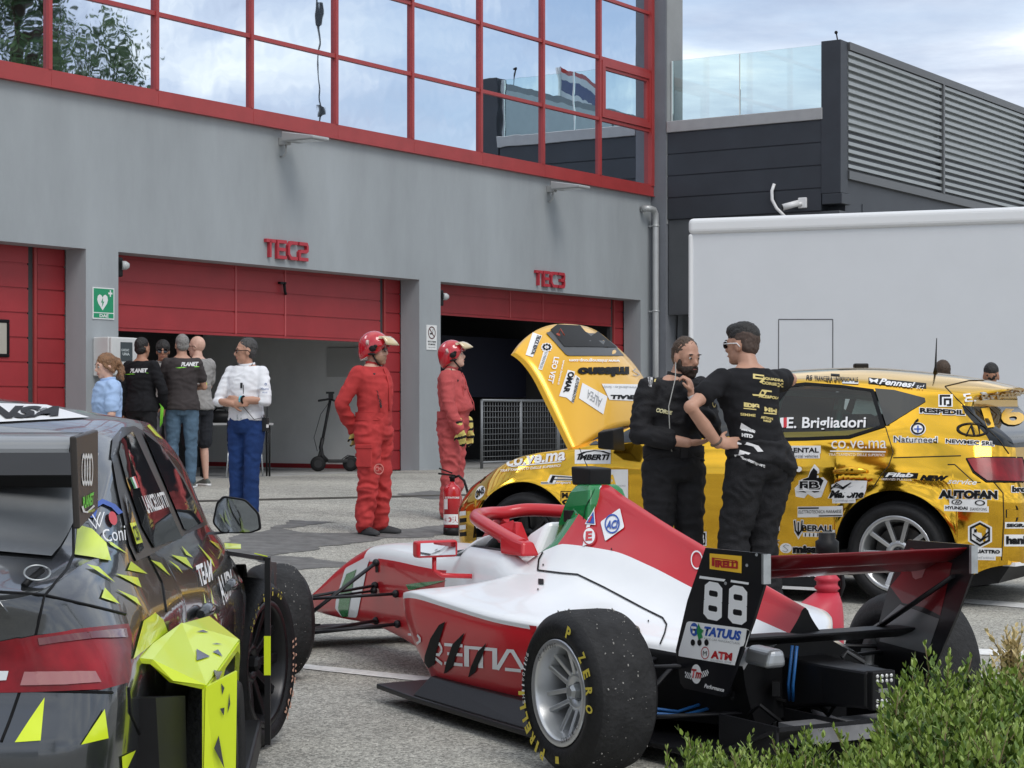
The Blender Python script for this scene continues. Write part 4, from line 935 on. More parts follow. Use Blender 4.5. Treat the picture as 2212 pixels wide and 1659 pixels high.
# ---- tub and nose
tt = cur([(.9, .60), (1.5, .645), (1.9, .645), (2.2, .63), (2.5, .625), (2.97, .612), (3.25, .587), (3.42, .545), (3.71, .445), (4.03, .305), (4.2, .235), (4.27, .20)])
tb_ = cur([(.9, .10), (2.4, .10), (2.8, .14), (3.3, .17), (3.8, .16), (4.27, .17)])
tw = cur([(.9, .38), (1.3, .39), (1.8, .37), (2.3, .31), (2.75, .255), (3.3, .20), (3.8, .16), (4.15, .13), (4.27, .06)])
mb = MB(); XT = [.9 + .02 * i for i in range(168)] + [4.24, 4.27]; XT = sorted(set(round(min(x, 4.27), 3) for x in XT)); tr_ = []
CKP0, CKP1 = 1.50, 2.22
for x in XT:
    w, zt1, zb1 = tw(x), tt(x), tb_(x); row = []
    ck = smooth01((x - CKP0) / .08) * smooth01((CKP1 - x) / .22)
    for k in range(33):
        th = pi / 2 - pi * k / 32                                # from top centre down the left side
        c_, s_ = cos(th), sin(th); e = .42
        y = w * abs(c_) ** e * (1 if c_ >= 0 else -1); z = (zt1 + zb1) / 2 + (zt1 - zb1) / 2 * abs(s_) ** e * (1 if s_ >= 0 else -1)
        if z > .3 and y < w * .78: z -= ck * .32 * smooth01((w * .78 - y) / .03)
        elif z > .5: z += .05 * smooth01((x - 1.3) / .2) * smooth01((1.98 - x) / .12)
        row.append((x, y, z))
    tr_.append(row)
def tm(i, k):
    x = XT[i]; y, z = tr_[i][k][1:]; w = tw(x)
    if CKP0 < x < CKP1 and y < w * .80 and z > .15 and k < 16: return 3
    return 1 if ((x < 3.26 and z > tt(x) - .075) or x < 2.03) and z > .16 else 0
for sg in (1, -1): mb.loft([[(x, y * sg, z) for x, y, z in r] for r in tr_], False, False, 0, True, tm)
mb.xf(wm(F4)); tubb = mb; TB = mb.build('monocoque', [PRED, PWHT, PGRN, BLACK], F4, True)
ftree = bvh_of([f4b, tubb])
# ---- roll hoop / airbox
mb = MB()
prof = [((1.46, .70), (1.16, .70)), ((1.43, .78), (1.16, .80)), ((1.40, .86), (1.17, .88)), ((1.37, .925), (1.19, .94)), ((1.345, .958), (1.21, .962))]
wds = (.125, .118, .105, .09, .07)
rg = []
for ((xf, zf), (xb, zb_)), w in zip(prof, wds):
    rg.append([(xf, -w * .8, zf), (xf - .03, -w, zf), (xb, -w * .95, zb_), (xb, w * .95, zb_), (xf - .03, w, zf), (xf, w * .8, zf)])
mb.loft(rg, True, True, 0, False); mb.xf(wm(F4)); AB = mb.build('airbox', PGRN, F4, True, bevel=.012, seg=3); atree = bvh_of([mb])
mb = MB(); mb.hexa([(1.41, -.07, .77), (1.41, .07, .77), (1.385, .06, .90), (1.385, -.06, .90)], [(1.43, -.07, .77), (1.43, .07, .77), (1.40, .06, .90), (1.40, -.06, .90)]); mb.build('air_intake', BLACK, AB)
mb = MB(); mb.hexa([(1.39, -.055, .955), (1.24, -.055, .955), (1.24, .055, .955), (1.39, .055, .955)], [(1.40, -.055, 1.035), (1.235, -.055, 1.03), (1.235, .055, 1.03), (1.40, .055, 1.035)]); mb.tube([(1.38, -.045, .99), (1.41, -.045, .99)], .03, 8); mb.build('camera_pod', BLACK, F4, bevel=.008)
mb = MB(); mb.hexa([(1.33, -.13, .80), (1.27, -.13, .80), (1.27, .13, .80), (1.33, .13, .80)], [(1.33, -.13, .85), (1.28, -.13, .85), (1.28, .13, .85), (1.33, .13, .85)]); mb.build('hoop_slot', BLACK, AB)
mb = MB(); mb.hexa([(1.62, -.24, .62), (1.42, -.24, .62), (1.42, .24, .62), (1.62, .24, .62)], [(1.58, -.16, .74), (1.46, -.13, .80), (1.46, .13, .80), (1.58, .16, .74)]); hr_ = mb.build('headrest', PWHT, F4, bevel=.025, seg=3)
# ---- halo
mb = MB()
hq = [(1.36, .31, .70), (1.50, .31, .728), (1.72, .298, .77), (1.88, .262, .79), (2.0, .195, .798), (2.08, .10, .80)]; hp = hq + [(2.105, 0, .80)] + [(x, -y, z + .012) for x, y, z in hq[::-1]]
HS = []
for i in range(len(hp) - 1):
    p0, p1, p2, p3 = (Vector(hp[max(0, i - 1)]), Vector(hp[i]), Vector(hp[i + 1]), Vector(hp[min(len(hp) - 1, i + 2)]))
    for k in range(5):
        t = k / 5; HS.append(.5 * (2 * p1 + (p2 - p0) * t + (2 * p0 - 5 * p1 + 4 * p2 - p3) * t * t + (3 * p1 - p0 - 3 * p2 + p3) * t ** 3))
HS.append(Vector(hp[-1]))
mb.tube(HS, [.031] * len(HS), 12); mb.xf(wm(F4)); htree = bvh_of([mb]); HL_ = mb.build('halo', PRED, F4, True)
mb = MB(); mb.tube([(2.10, 0, .79), (2.22, 0, .71), (2.32, 0, .60)], [.022, .02, .03], 10, flat=1.8); mb.build('halo_strut', PRED, F4)
for sg in (1, -1):
  mb = MB(); mb.hexa([(1.30, sg * .26, .66), (1.30, sg * .35, .66), (1.50, sg * .35, .66), (1.50, sg * .26, .66)], [(1.32, sg * .28, .72), (1.32, sg * .335, .72), (1.52, sg * .34, .745), (1.52, sg * .29, .745)]); mb.build('halo_foot', PRED, HL_, bevel=.012)
mb = MB(); mb.add([(1.60, .30, .70), (1.66, .31, .76), (1.56, .25, .80), (1.50, .24, .71)], [(0, 1, 2, 3)]); mb.hexa([(1.5, .2, .70), (1.62, .2, .70), (1.62, .27, .71), (1.5, .27, .71)], [(1.54, .22, .79), (1.58, .22, .79), (1.58, .25, .79), (1.54, .25, .79)]); mb.build('harness_strap', PRED, F4)
# steering wheel, cockpit screen
mb = MB(); mb.lathe([(.10, -.015), (.13, -.012), (.13, .012), (.10, .015)], (2.08, 0, .60), (1, 0, .45), 20); mb.box((2.08, 0, .60), (.03, .2, .09)); mb.build('steering_wheel', BLACK, F4)
mb = MB(); rg = []
for i in range(9):
    t = -1 + 2 * i / 8; rg.append([(2.24 - .16 * abs(t) ** 2, .27 * t, .62), (2.20 - .20 * abs(t) ** 2, .25 * t, .70 - .05 * abs(t))])
mb.loft(rg, False, False); q = mb.build('wind_deflector', PWHT, F4); q.modifiers.new('s', 'SOLIDIFY').thickness = .012
# ---- mirrors
for sg in (1, -1):
    mb = MB(); mb.box((1.76, sg * .53, .672), (.055, .20, .075)); mm = mb.build('mirror', PRED, F4, bevel=.014, seg=3)
    mb = MB(); mb.add([(1.731, sg * .445, .645), (1.731, sg * .615, .645), (1.731, sg * .615, .70), (1.731, sg * .445, .70)], [(0, 1, 2, 3)]); mb.build('mirror_glass', M('mirror_silver', (.8, .82, .84), .02, 1.0), mm)
    mb = MB(); mb.tube([(1.77, sg * .53, .64), (1.77, sg * .53, .575), (1.75, sg * .50, .555), (1.70, sg * .38, .55)], .011, 8); mb.build('mirror_stalk', PRED, mm)
# ---- floor, bargeboard, front wing
mb = MB()
fl = [(1.93, .50), (1.91, .745), (1.5, .775), (.42, .79), (.34, .60), (.05, .50), (-.30, .50)]
mb.prism(fl + [(x, -y) for x, y in fl[::-1]], lambda x, y, t: (x, y, t), .055, .078)
for sg in (1, -1):
    mb.hexa([(1.56, sg * .60, .075), (.46, sg * .60, .075), (.46, sg * .775, .079), (1.5, sg * .765, .079)], [(1.50, sg * .62, .16), (.46, sg * .63, .16), (.46, sg * .70, .16), (1.46, sg * .70, .16)])
mb.build('floor', CARBON, F4, bevel=.006)
mb = MB(); mb.hexa([(-.62, -.42, .20), (-.30, -.48, .07), (-.30, .48, .07), (-.62, .42, .20)], [(-.62, -.42, .215), (-.30, -.48, .085), (-.30, .48, .085), (-.62, .42, .215)])
for y in (-.42, -.14, .14, .42): mb.box((-.44, y, .15), (.34, .01, .13))
mb.build('diffuser', CARBON, F4)
mb = MB(); mb.hexa([(3.72, -.84, .09), (4.05, -.84, .07), (4.2, 0, .07), (4.05, .84, .07), (3.72, .84, .09), (3.80, 0, .09)], [(3.72, -.84, .11), (4.05, -.84, .085), (4.2, 0, .085), (4.05, .84, .085), (3.72, .84, .11), (3.80, 0, .11)])
for sg in (1, -1): mb.box((3.86, sg * .85, .15), (.42, .015, .20)); mb.hexa([(3.58, sg * .3, .15), (3.74, sg * .3, .12), (3.74, sg * .83, .12), (3.58, sg * .83, .17)], [(3.58, sg * .3, .16), (3.74, sg * .3, .13), (3.74, sg * .83, .13), (3.58, sg * .83, .18)])
mb.build('front_wing', CARBON, F4)
# ---- suspension
def arm(mb, a, b, r=.013, fl=.55): mb.tube([a, b], [r, r], 8, flat=fl)
for sg in (1, -1):
    for nm, a, b, r in (('wishbone', (3.03, .24, .40), (2.87, .71, .37), .014), ('wishbone', (2.72, .27, .385), (2.87, .71, .365), .014), ('wishbone', (3.06, .22, .22), (2.87, .72, .20), .016), ('wishbone', (2.70, .27, .24), (2.85, .72, .20), .016), ('push_rod', (2.95, .27, .52), (2.88, .70, .26), .015), ('track_rod', (3.02, .25, .375), (2.94, .71, .35), .011),
                        ('wishbone', (.30, .20, .36), (.02, .64, .36), .015), ('wishbone', (-.15, .14, .36), (-.02, .64, .36), .015), ('wishbone', (.34, .20, .17), (.02, .64, .17), .015), ('wishbone', (-.18, .12, .19), (-.02, .64, .18), .015), ('push_rod', (.14, .22, .44), (.02, .6, .2), .013)):
        m = MB(); arm(m, (a[0], a[1] * sg, a[2]), (b[0], b[1] * sg, b[2]), r); m.ball((a[0], a[1] * sg, a[2]), .02, 8, 6); m.build(nm, CARBON, F4)
    m = MB(); m.box((2.85, sg * .70, .28), (.10, .06, .22)); m.box((0, sg * .60, .28), (.10, .06, .24)); m.build('upright', M('alloy_upright', (.25, .25, .26), .4, .8), F4)
mb = MB(); mb.tube([(.0, .2, .2), (.0, .40, .17), (0, .62, .2)], .006, 5); mb.tube([(.03, .2, .22), (.03, .40, .18), (0.02, .62, .22)], .006, 5); mb.build('brake_hose', BLUEP, F4)
# ---- wheels
OZ = dict(n=6, pair=(-1, 1), w=(.020, .017), sp0=.4, spread=.056, face=.035, facehub=.075, hub=.062, dish=.09, a0=.17)
WR = M('silver_magnesium', (.60, .61, .62), .32, .75, var=.05)
whs = []
for x, R, w, y in ((0, .2875, .25, .745), (2.85, .272, .205, .85)):
    for sg in (1, -1): whs.append(wheel(F4, (x, (-.66 if sg < 0 else .795) if x == 0 else sg * y, R), 0, R, .183, w, OZ, WR, sg, .014))
YEL = M('tyre_yellow', (.62, .50, .06), .6)
mb = MB(); yy = .125 + .0155
arc_text(mb, 0, 'P ZERO', .240, yy, radians(150), radians(72), .046, 0, bold=.04); arc_text(mb, 0, 'PIRELLI', .240, yy, radians(-38), radians(62), .046, 0, bold=.05)
mb.add([Vector((cos(a) * r, yy, sin(a) * r)) for a, r in ((radians(-98), .22), (radians(-92), .22), (radians(-92), .245), (radians(-98), .245))], [(0, 1, 2, 3)], 0)
mb.build('tyre_lettering', YEL, whs[0])
mb = MB(); arc_text(mb, 0, 'SH-1W01-06', .224, yy + .001, radians(8), radians(46), .020, 0); arc_text(mb, 0, 'OZ RACING', .166, .125 - .002 + .0065, radians(62), radians(46), .016, 1); arc_text(mb, 0, 'OZ RACING', .166, .1295, radians(235), radians(46), .016, 1)
mb.build('tyre_marks', [WHITE, INK], whs[0])
mb = MB()
for i in range(200):                                             # picked up rubber crumbs
    a = random.uniform(0, 2 * pi); y = random.uniform(-.10, .10); s = random.choice((.0015, .002, .003, .005)); c = Vector((cos(a) * .2876, y, sin(a) * .2876)); s *= .8
    mb.box(c, (s * random.uniform(.5, 2), s, s), Matrix.Rotation(random.uniform(0, 6), 3, 'Y'), 0)
mb.build('rubber_crumbs', M('crumb_grey', (.30, .29, .27), .8), whs[0]); m2 = D.objects.new('rubber_crumbs', whs[0].children[-1].data if False else D.objects['rubber_crumbs'].data); COL.objects.link(m2); m2.parent = whs[2]; m2.scale = (.945, .8, .945)
# ---- rear wing
pl = [(-.235, .795), (-.59, .797), (-.588, .695), (-.52, .56), (-.43, .41), (-.365, .30), (-.345, .285), (-.10, .285), (-.075, .30), (-.045, .415), (-.12, .60)]
mb = MB()
EP = []
for sg in (1, -1):
    m = MB(); m.prism(pl, lambda x, y, t, sg=sg: (x, sg * t, y), .448, .458); m.xf(wm(F4)); e = m.build('wing_endplate', CARBON if False else M('endplate_black', (.008, .008, .010), .3, coat=.15, spec=.3), F4, True); EP.append((e, bvh_of([m])))
    m = MB(); m.box((-.59, sg * .453, .745), (.012, .03, .10)); m.build('gurney_strip', STEEL, e)
def foil(m, x0, z0, x1, z1, th, y0, y1, n=9):
    pts = []
    for i in range(n + 1): t = i / n; pts.append((t, th * 2.2 * sqrt(max(0, t)) * (1 - t) + .004))
    up = [(t, h) for t, h in pts]; lo = [(t, -h * .4) for t, h in pts[::-1]]
    d = Vector((x1 - x0, z1 - z0)); nn_ = Vector((-d.y, d.x)).normalized() * (-1 if d.x > 0 else -1)
    sec = [(x0 + d.x * t + nn_.x * -h, z0 + d.y * t + nn_.y * -h) for t, h in up + lo]
    m.loft([[(x, y0, z) for x, z in sec], [(x, y1, z) for x, z in sec]])
DRED = M('dark_red_wing', (.16, .006, .010), .3, coat=.3, spec=.3)
m = MB(); foil(m, -.22, .700, -.42, .735, .03, -.448, .448); m.build('wing_plane', DRED, F4)
m = MB(); foil(m, -.415, .735, -.56, .785, .02, -.448, .448); m.build('wing_flap', DRED, F4)
m = MB(); foil(m, -.08, .450, -.28, .470, .034, -.448, .448); m.build('beam_wing', CARBON, F4)
m = MB()
m.tube([(-.16, -.36, .46), (-.50, -.44, .68)], .024, 6, flat=.3); m.build('wing_support', CARBON, F4)
# ---- gearbox, rain light, exhaust
m = MB(); rg = []
for x, w, z0, z1 in ((.15, .20, .12, .42), (0, .15, .14, .40), (-.2, .10, .20, .385), (-.4, .07, .235, .38), (-.62, .055, .25, .38)): rg.append([(x, -w, z0), (x, w, z0), (x, w, z1), (x, -w, z1)])
m.loft(rg, True, True, 0, False); m.build('gearbox', M('gearbox_black', (.014, .014, .016), .4, .4), F4, bevel=.01)
m = MB(); m.box((-.635, 0, .315), (.03, .10, .135)); rl = m.build('rain_light', BLACK, F4, bevel=.006)
m = MB()
for zz_ in (.365, .348, .28, .263):
    for yy_ in (-.03, -.01, .01, .03): m.ball((-.651, yy_, zz_), (.004, .007, .007), 8, 6)
m.build('lamp_lens', M('clear_lens', (.6, .6, .58), .1, .3), rl)
m = MB(); m.box((-.651, 0, .315), (.002, .05, .014)); m.build('lamp_badge', M('grey_badge', (.2, .2, .2), .4), rl)
m = MB(); m.hexa([(-.30, .26, .39), (-.45, .26, .385), (-.45, .35, .385), (-.30, .35, .39)], [(-.30, .27, .455), (-.45, .27, .45), (-.45, .33, .45), (-.30, .33, .455)]); m.build('heat_shield', M('bright_alloy', (.42, .44, .46), .4, .7), F4, bevel=.02, seg=4)
m = MB(); m.lathe([(.05, 0), (.055, .03), (.03, .03)], (.30, .42, .42), (.1, 1, .3), 18); m.lathe([(.02, 0), (.02, .05)], (.10, .25, .40), (-1, .8, .4), 12); m.build('exhaust_pipe', M('burnt_steel', (.20, .17, .12), .35, .9), F4)
m = MB()
for i in range(60):                                              # the clutter of the drivetrain
    x = random.uniform(-.3, .3); y = random.uniform(-.32, .32); z = random.uniform(.12, .38)
    if random.random() < .5: m.box((x, y, z), (random.uniform(.02, .09), random.uniform(.02, .07), random.uniform(.02, .07)), Matrix.Rotation(random.uniform(0, 3), 3, 'Z'), random.choice((0, 0, 0, 1)))
    else: m.tube([(x, y, z), (x + random.uniform(-.1, .1), y + random.uniform(-.1, .1), z + random.uniform(-.05, .05)), (x + random.uniform(-.15, .15), y * .6, z + random.uniform(-.08, .08))], random.uniform(.005, .012), 6, random.choice((0, 0, 1)))
m.build('drivetrain', [BLACK, M('dull_alloy', (.12, .12, .125), .4, .8)], F4, bevel=.004)
m = MB(); m.tube([(-.30, .13, .44), (-.29, .14, .30), (-.27, .12, .24)], .006, 5); m.tube([(-.32, .125, .44), (-.31, .135, .30), (-.29, .12, .24)], .006, 5); m.build('brake_hose', BLUEP, F4)
m = MB(); m.hexa([(-.63, -.30, .15), (-.45, -.30, .12), (-.45, .30, .12), (-.63, .30, .15)], [(-.63, -.30, .20), (-.45, -.30, .2), (-.45, .30, .2), (-.63, .30, .20)]); m.build('rear_crash_plate', M('dull_grey_paint', (.16, .16, .165), .5, var=.4, vscale=6), F4)
# ---- livery
n1 = lambda l: [(993.7 + .3125 * a, 993.7 + .3125 * b) for a, b in l]
n2 = lambda l: [(553 + .414 * a, 993.7 + .414 * b) for a, b in l]
n3 = lambda l: [(1382.6 + .375 * a, 1036.9 + .375 * b) for a, b in l]
n4 = lambda l: [(570.3 + .1953 * a, 1157.9 + .1953 * b) for a, b in l]
lv = MB(); FT = ftree
# 0 white 1 ink 2 yellow 3 green 4 red 5 blue 6 grey
LM = [PWHT, INK, DM[2], PGRN, PRED, DM[5], DM[6]]
def band(tree, pts, w, mi, off=.004, cv=n1, mbb=None):
    pts = cv(pts); out = []
    for i in range(len(pts) - 1):
        for k in range(6): out.append(Vector(pts[i]).lerp(Vector(pts[i + 1]), k / 6))
    out.append(Vector(pts[-1])); stick(mbb or lv, tree, strokes2d([[tuple(p) for p in out]], w), UNIT, mi, off)
band(FT, [(575, 640), (548, 690), (540, 765), (700, 785), (815, 795), (1000, 885), (1270, 1030), (1400, 1095), (1428, 1140), (1415, 1200), (1385, 1275)], 3.4, 1)
stick(lv, FT, grid2d(2, 2), n1([(542, 825), (580, 828), (580, 865), (542, 862)]), 1, .004)
for q in ((578, 728), (540, 898), (1302, 1118), (1050, 620)): stick(lv, FT, disc2d(8), n1([(q[0] - 5, q[1] - 8), (q[0] + 5, q[1] - 8), (q[0] + 5, q[1] + 8), (q[0] - 5, q[1] + 8)]), 1, .004)
# white edge along the front of the red fin, badges
patch(lv, FT, n1([(925, 182), (985, 184), (955, 220), (935, 330), (905, 440), (880, 590), (850, 600), (880, 450), (905, 300)]), 0, .004, 12)
patch(lv, FT, roundpoly(n1([(975, 432), (1110, 336), (1140, 470), (1008, 566)]), 4, .08), 0, .005, 14)
stick(lv, FT, disc2d(26, .84), n1([(1005, 385), (1110, 375), (1112, 512), (1008, 520)]), 5, .008); stick(lv, FT, text2d('ACI', .04, .2), n1([(1020, 428), (1104, 420), (1098, 482), (1014, 488)]), 5, .009)
stick(lv, FT, disc2d(26), n1([(850, 470), (945, 465), (948, 595), (852, 598)]), 4, .005); stick(lv, FT, disc2d(26), n1([(858, 480), (938, 475), (940, 586), (860, 588)]), 0, .007); stick(lv, FT, text2d('E', .05), n1([(878, 502), (922, 500), (920, 566), (874, 568)]), 4, .009)
patch(lv, FT, n1([(932, 342), (942, 455), (868, 448)]), 0, .006, 12); patch(lv, FT, n1([(930, 362), (936, 448), (878, 442)]), 5, .008, 12); patch(lv, FT, n1([(912, 398), (924, 396), (906, 440), (892, 440)]), 4, .010, 12)
stick(lv, FT, disc2d(26, .84), n1([(1598, 630), (1684, 628), (1684, 760), (1604, 764)]), 0, .006)
# sidepod: green flash, PREMA, slots
patch(lv, FT, n2([(785, 650), (850, 640), (1000, 628), (930, 648), (800, 680)]), 3, .004, 10)
def Lq(x0, x1, yt, yb, sl=.085): return n2([(x0, yt + (x0 - 800) * sl), (x1, yt + (x1 - 800) * sl), (x1, yb + (x1 - 800) * sl * 1.2), (x0, yb + (x0 - 800) * sl * 1.2)])
PW = .2
for x0, x1, st in ((796, 862, [[(0, 1), (.75, 1), (.95, .8), (.95, .6), (.7, .42), (.05, .42)]]), (922, 975, [[(0, 1), (.75, 1), (.95, .8), (.95, .65), (.7, .45), (.1, .45), (.35, .25), (1, 0)]]), (982, 1082, [[(.05, 1), (1, 1)], [(.2, .55), (1, .55)], [(.05, .06), (1, .06)]]), (1095, 1258, [[(.05, 0), (.05, .95), (.95, .95), (.95, 0)], [(.5, .95), (.5, 0)]]), (1262, 1400, [[(0, 0), (.42, .95), (.58, .95), (.98, .15)], [(.3, .06), (.9, .06)]])):
    stick(lv, FT, strokes2d(st, .155), Lq(x0, x1, 908 if x0 < 900 else 945, 985 if x0 < 900 else 1045), 0, .004)
for pts in ([(992, 843), (975, 900), (945, 1000), (938, 1062), (905, 1085), (880, 1090), (885, 1020), (915, 930), (960, 860)], [(1093, 900), (1075, 955), (1045, 1030), (1035, 1075), (1000, 1108), (985, 1112), (995, 1060), (1030, 960)], [(1206, 955), (1190, 1010), (1160, 1075), (1150, 1105), (1118, 1130), (1112, 1130), (1125, 1080), (1160, 1000)]):
    patch(lv, FT, n2(pts), 1, .005, 12)
stick(lv, FT, grid2d(3, 2), n2([(1428, 862), (1466, 866), (1466, 892), (1440, 905)]), 4, .003)
# nose bands
patch(lv, FT, roundpoly(n4([(905, 355), (1135, 235), (1180, 245), (1150, 330), (1035, 900), (860, 885), (795, 800), (800, 720)]), 3, .1), 0, .004, 14)
patch(lv, FT, n4([(925, 420), (1035, 370), (1010, 440), (935, 885), (870, 885), (830, 800), (870, 560)]), 3, .007, 14)
patch(lv, FT, n4([(1235, 290), (1272, 300), (1272, 400), (1245, 405)]), 1, .006, 20)
# halo lettering
stick(lv, htree, grid2d(3, 2), n1([(72, 432), (102, 442), (100, 470), (72, 456)]), 2, .003); stick(lv, htree, grid2d(2, 1), n1([(72, 432), (102, 442), (102, 450), (72, 439)]), 4, .005); stick(lv, htree, text2d('S.HANNA', .04), n1([(112, 458), (248, 525), (246, 562), (108, 490)]), 0, .004)
# airbox details
band(atree, [(930, 200), (870, 330), (850, 440), (800, 590)], 1.2, 1, .003)
for q in ((722, 458), (850, 455)): stick(lv, atree, disc2d(10), n1([(q[0] - 12, q[1] - 14), (q[0] + 12, q[1] - 14), (q[0] + 12, q[1] + 14), (q[0] - 12, q[1] + 14)]), 1, .003)
stick(lv, atree, grid2d(3, 2), n1([(760, 362), (815, 372), (808, 415), (750, 405)]), 1, .003); stick(lv, atree, grid2d(3, 2), n1([(792, 372), (815, 374), (808, 412), (784, 408)]), 4, .005)
band(atree, [(700, 470), (870, 482)], 1.2, 1, .003)
lv.build('livery_graphics', LM, EC, True, fixn=False)
e0, et = EP[0]; ep = MB()
def E_(shape, q, mi, off=.0015): stick(ep, et, shape, n1(q), mi, off)
E_(grid2d(2, 2), [(1728, 645), (1950, 664), (1948, 782), (1728, 752)], 2); E_(text2d('IRELLI', .06), [(1768, 690), (1926, 702), (1924, 752), (1768, 740)], 4, .003); E_(strokes2d([[(.05, 0), (.05, .9), (.9, .72), (.9, .5), (.12, .62)]], .1), [(1745, 670), (1930, 682), (1930, 740), (1745, 732)], 4, .003)
E_(grid2d(2, 1), [(1660, 800), (1838, 824), (1828, 840), (1655, 818)], 0); E_(grid2d(2, 1), [(1876, 828), (2122, 866), (2122, 880), (1872, 844)], 0)
for q in ([(1692, 842), (1820, 866), (1816, 1116), (1680, 1088)], [(1860, 868), (1992, 892), (1988, 1142), (1850, 1118)]):
    for dz, of in ((0, .0015), (-.415, .002)): E_(strokes2d([[(x, y + dz) for x, y in ((.3, .52), (.15, .60), (.15, .84), (.3, .92), (.7, .92), (.85, .84), (.85, .60), (.7, .52), (.3, .52))]], .24), q, 0, of)
patch(ep, et, roundpoly(n1([(1572, 1112), (2010, 1170), (1935, 1425), (1512, 1355), (1515, 1320)]), 4, .08), 0, .0015, 40)
E_(text2d('TATUUS', .05, .1), [(1695, 1148), (1950, 1182), (1940, 1250), (1685, 1212)], 5, .003); E_(text2d('RACE CAR MANUFACTURER', 0), [(1692, 1226), (1940, 1262), (1938, 1276), (1690, 1240)], 6, .003)
E_(disc2d(), [(1596, 1122), (1652, 1128), (1650, 1220), (1594, 1212)], 5, .003); E_(text2d('T', .1), [(1606, 1148), (1642, 1152), (1640, 1200), (1604, 1195)], 0, .005); E_(poly2d([(.2, 1), (.5, .7), (1, .6), (.7, .4), (.9, .2), (.3, 0), (0, .5)]), [(1645, 1125), (1692, 1130), (1688, 1250), (1640, 1240)], 3, .004)
for x in (1614, 1660, 1708): E_(disc2d(16), [(x - 15, 1238 + (x - 1614) * .0), (x + 15, 1240), (x + 15, 1284), (x - 15, 1284)], 1, .003)
E_(disc2d(26, .86), [(1672, 1288), (1728, 1292), (1724, 1380), (1668, 1374)], 4, .003); E_(text2d('M', 0), [(1686, 1318), (1712, 1320), (1710, 1352), (1684, 1350)], 1, .004); E_(text2d('ATM', .05), [(1742, 1316), (1888, 1334), (1882, 1388), (1736, 1370)], 4, .003); E_(text2d('AUTOTECNICA MOTORI', 0), [(1736, 1378), (1880, 1396), (1878, 1408), (1734, 1390)], 6, .003)
E_(disc2d(), [(1600, 1408), (1672, 1416), (1670, 1552), (1598, 1540)], 0); E_(text2d('Tm', .04, .1), [(1606, 1442), (1676, 1450), (1668, 1512), (1600, 1505)], 4, .003)
for k in range(8):
    for j in range(3):
        if (k + j) % 2: continue
        for x0 in (1558, 1672): E_(grid2d(1, 1), [(x0 + 6 * k, 1462 + 14 * j + (k if x0 < 1600 else -k) * 2), (x0 + 6 + 6 * k, 1462 + 14 * j + (k if x0 < 1600 else -k) * 2), (x0 + 6 + 6 * k, 1476 + 14 * j + (k if x0 < 1600 else -k) * 2), (x0 + 6 * k, 1476 + 14 * j + (k if x0 < 1600 else -k) * 2)], 0)
E_(text2d('Performance', .02, .2), [(1694, 1545), (1830, 1575), (1826, 1604), (1690, 1574)], 0)
for q in ((2052, 655), (1985, 728), (1838, 852), (1694, 1610)): E_(disc2d(8), [(q[0] - 10, q[1] - 12), (q[0] + 10, q[1] - 12), (q[0] + 10, q[1] + 12), (q[0] - 10, q[1] + 12)], 6)
EPM = [WHITE, INK, DM[2], DM[3], M('logo_red', (.40, .01, .015), .4), DM[5], DM[6]]
ep.build('endplate_graphics', EPM, e0, True, fixn=False)
e1, et1 = EP[1]; ep = MB()
def E3(shape, q, mi): stick(ep, et1, shape, n3(q), mi, .0015)
patch(ep, et1, n3([(1560, 390), (1500, 545), (1385, 680), (1640, 735), (1725, 795), (1600, 840), (1720, 800)][:4] + [(1730, 780), (1800, 480)]), 0, .0012, 60)
patch(ep, et1, n3([(1378, 680), (1500, 715), (1725, 800), (1655, 1000), (1290, 905)]), 1, .0015, 60)
patch(ep, et1, n3([(1552, 470), (1665, 468), (1628, 560), (1590, 572), (1575, 560)]), 2, .003, 60)
ep.build('endplate_graphics', [DRED, M('endplate_grey', (.14, .145, .15), .3), M('pink_label', (.45, .16, .17), .5)], e1, True, fixn=False)

# red filler can behind the single seater
p = at(1752, 1470, 9.35); p.z = 0
FC = thing('filler_can', 'red plastic filler can with ribbed neck standing behind the rear wing', 'can', p, radians(20))
CAN = M('red_plastic', (.50, .03, .055), .45, var=.06)
m = MB(); rg = []
for z, w, d, o in ((0, .15, .12, 0), (.03, .16, .13, 0), (.27, .16, .13, 0), (.31, .15, .12, .01), (.37, .10, .09, .055), (.42, .055, .055, .085)): rg.append([(o + w * cos(t), d * sin(t), z) for t in [2 * pi * k / 20 for k in range(20)]])
m.loft(rg); m.build('can_body', CAN, FC)
m = MB(); m.lathe([(.05, .41), (.05, .43), (.062, .44), (.05, .455), (.05, .47), (.062, .48), (.05, .495), (.045, .50), (.03, .56), (.028, .60)], (.085, 0, 0), (0, 0, 1), 18); m.build('can_neck', CAN, FC)
m = MB(); m.lathe([(.03, .60), (.055, .605), (.055, .66), (.04, .67), (.04, .70)], (.085, 0, 0), (0, 0, 1), 14); m.tube([(.12, 0, .55), (.16, .0, .53), (.17, 0, .45), (.15, 0, .40)], .012, 8); m.build('valve', BLACK, FC)

# white sack on the ground behind the gold car
m = MB(); m.ball((0, 0, .09), (.24, .16, .11)); m.ball((.15, .03, .07), (.15, .14, .09)); m.ball((-.14, 0, .12), (.12, .12, .10)); q_ = ground_at(2135, 1290)
def white_sack():
    o = remeshed(m, 'sack', M('white_sack', (.62, .62, .60), .8, bump=.6, bscale=25), None, .012, 3, .012, (12, 12, 12), 2); o.location = q_; tag(o, 'white crumpled sack lying on the asphalt under the tail of the gold car', 'sack')
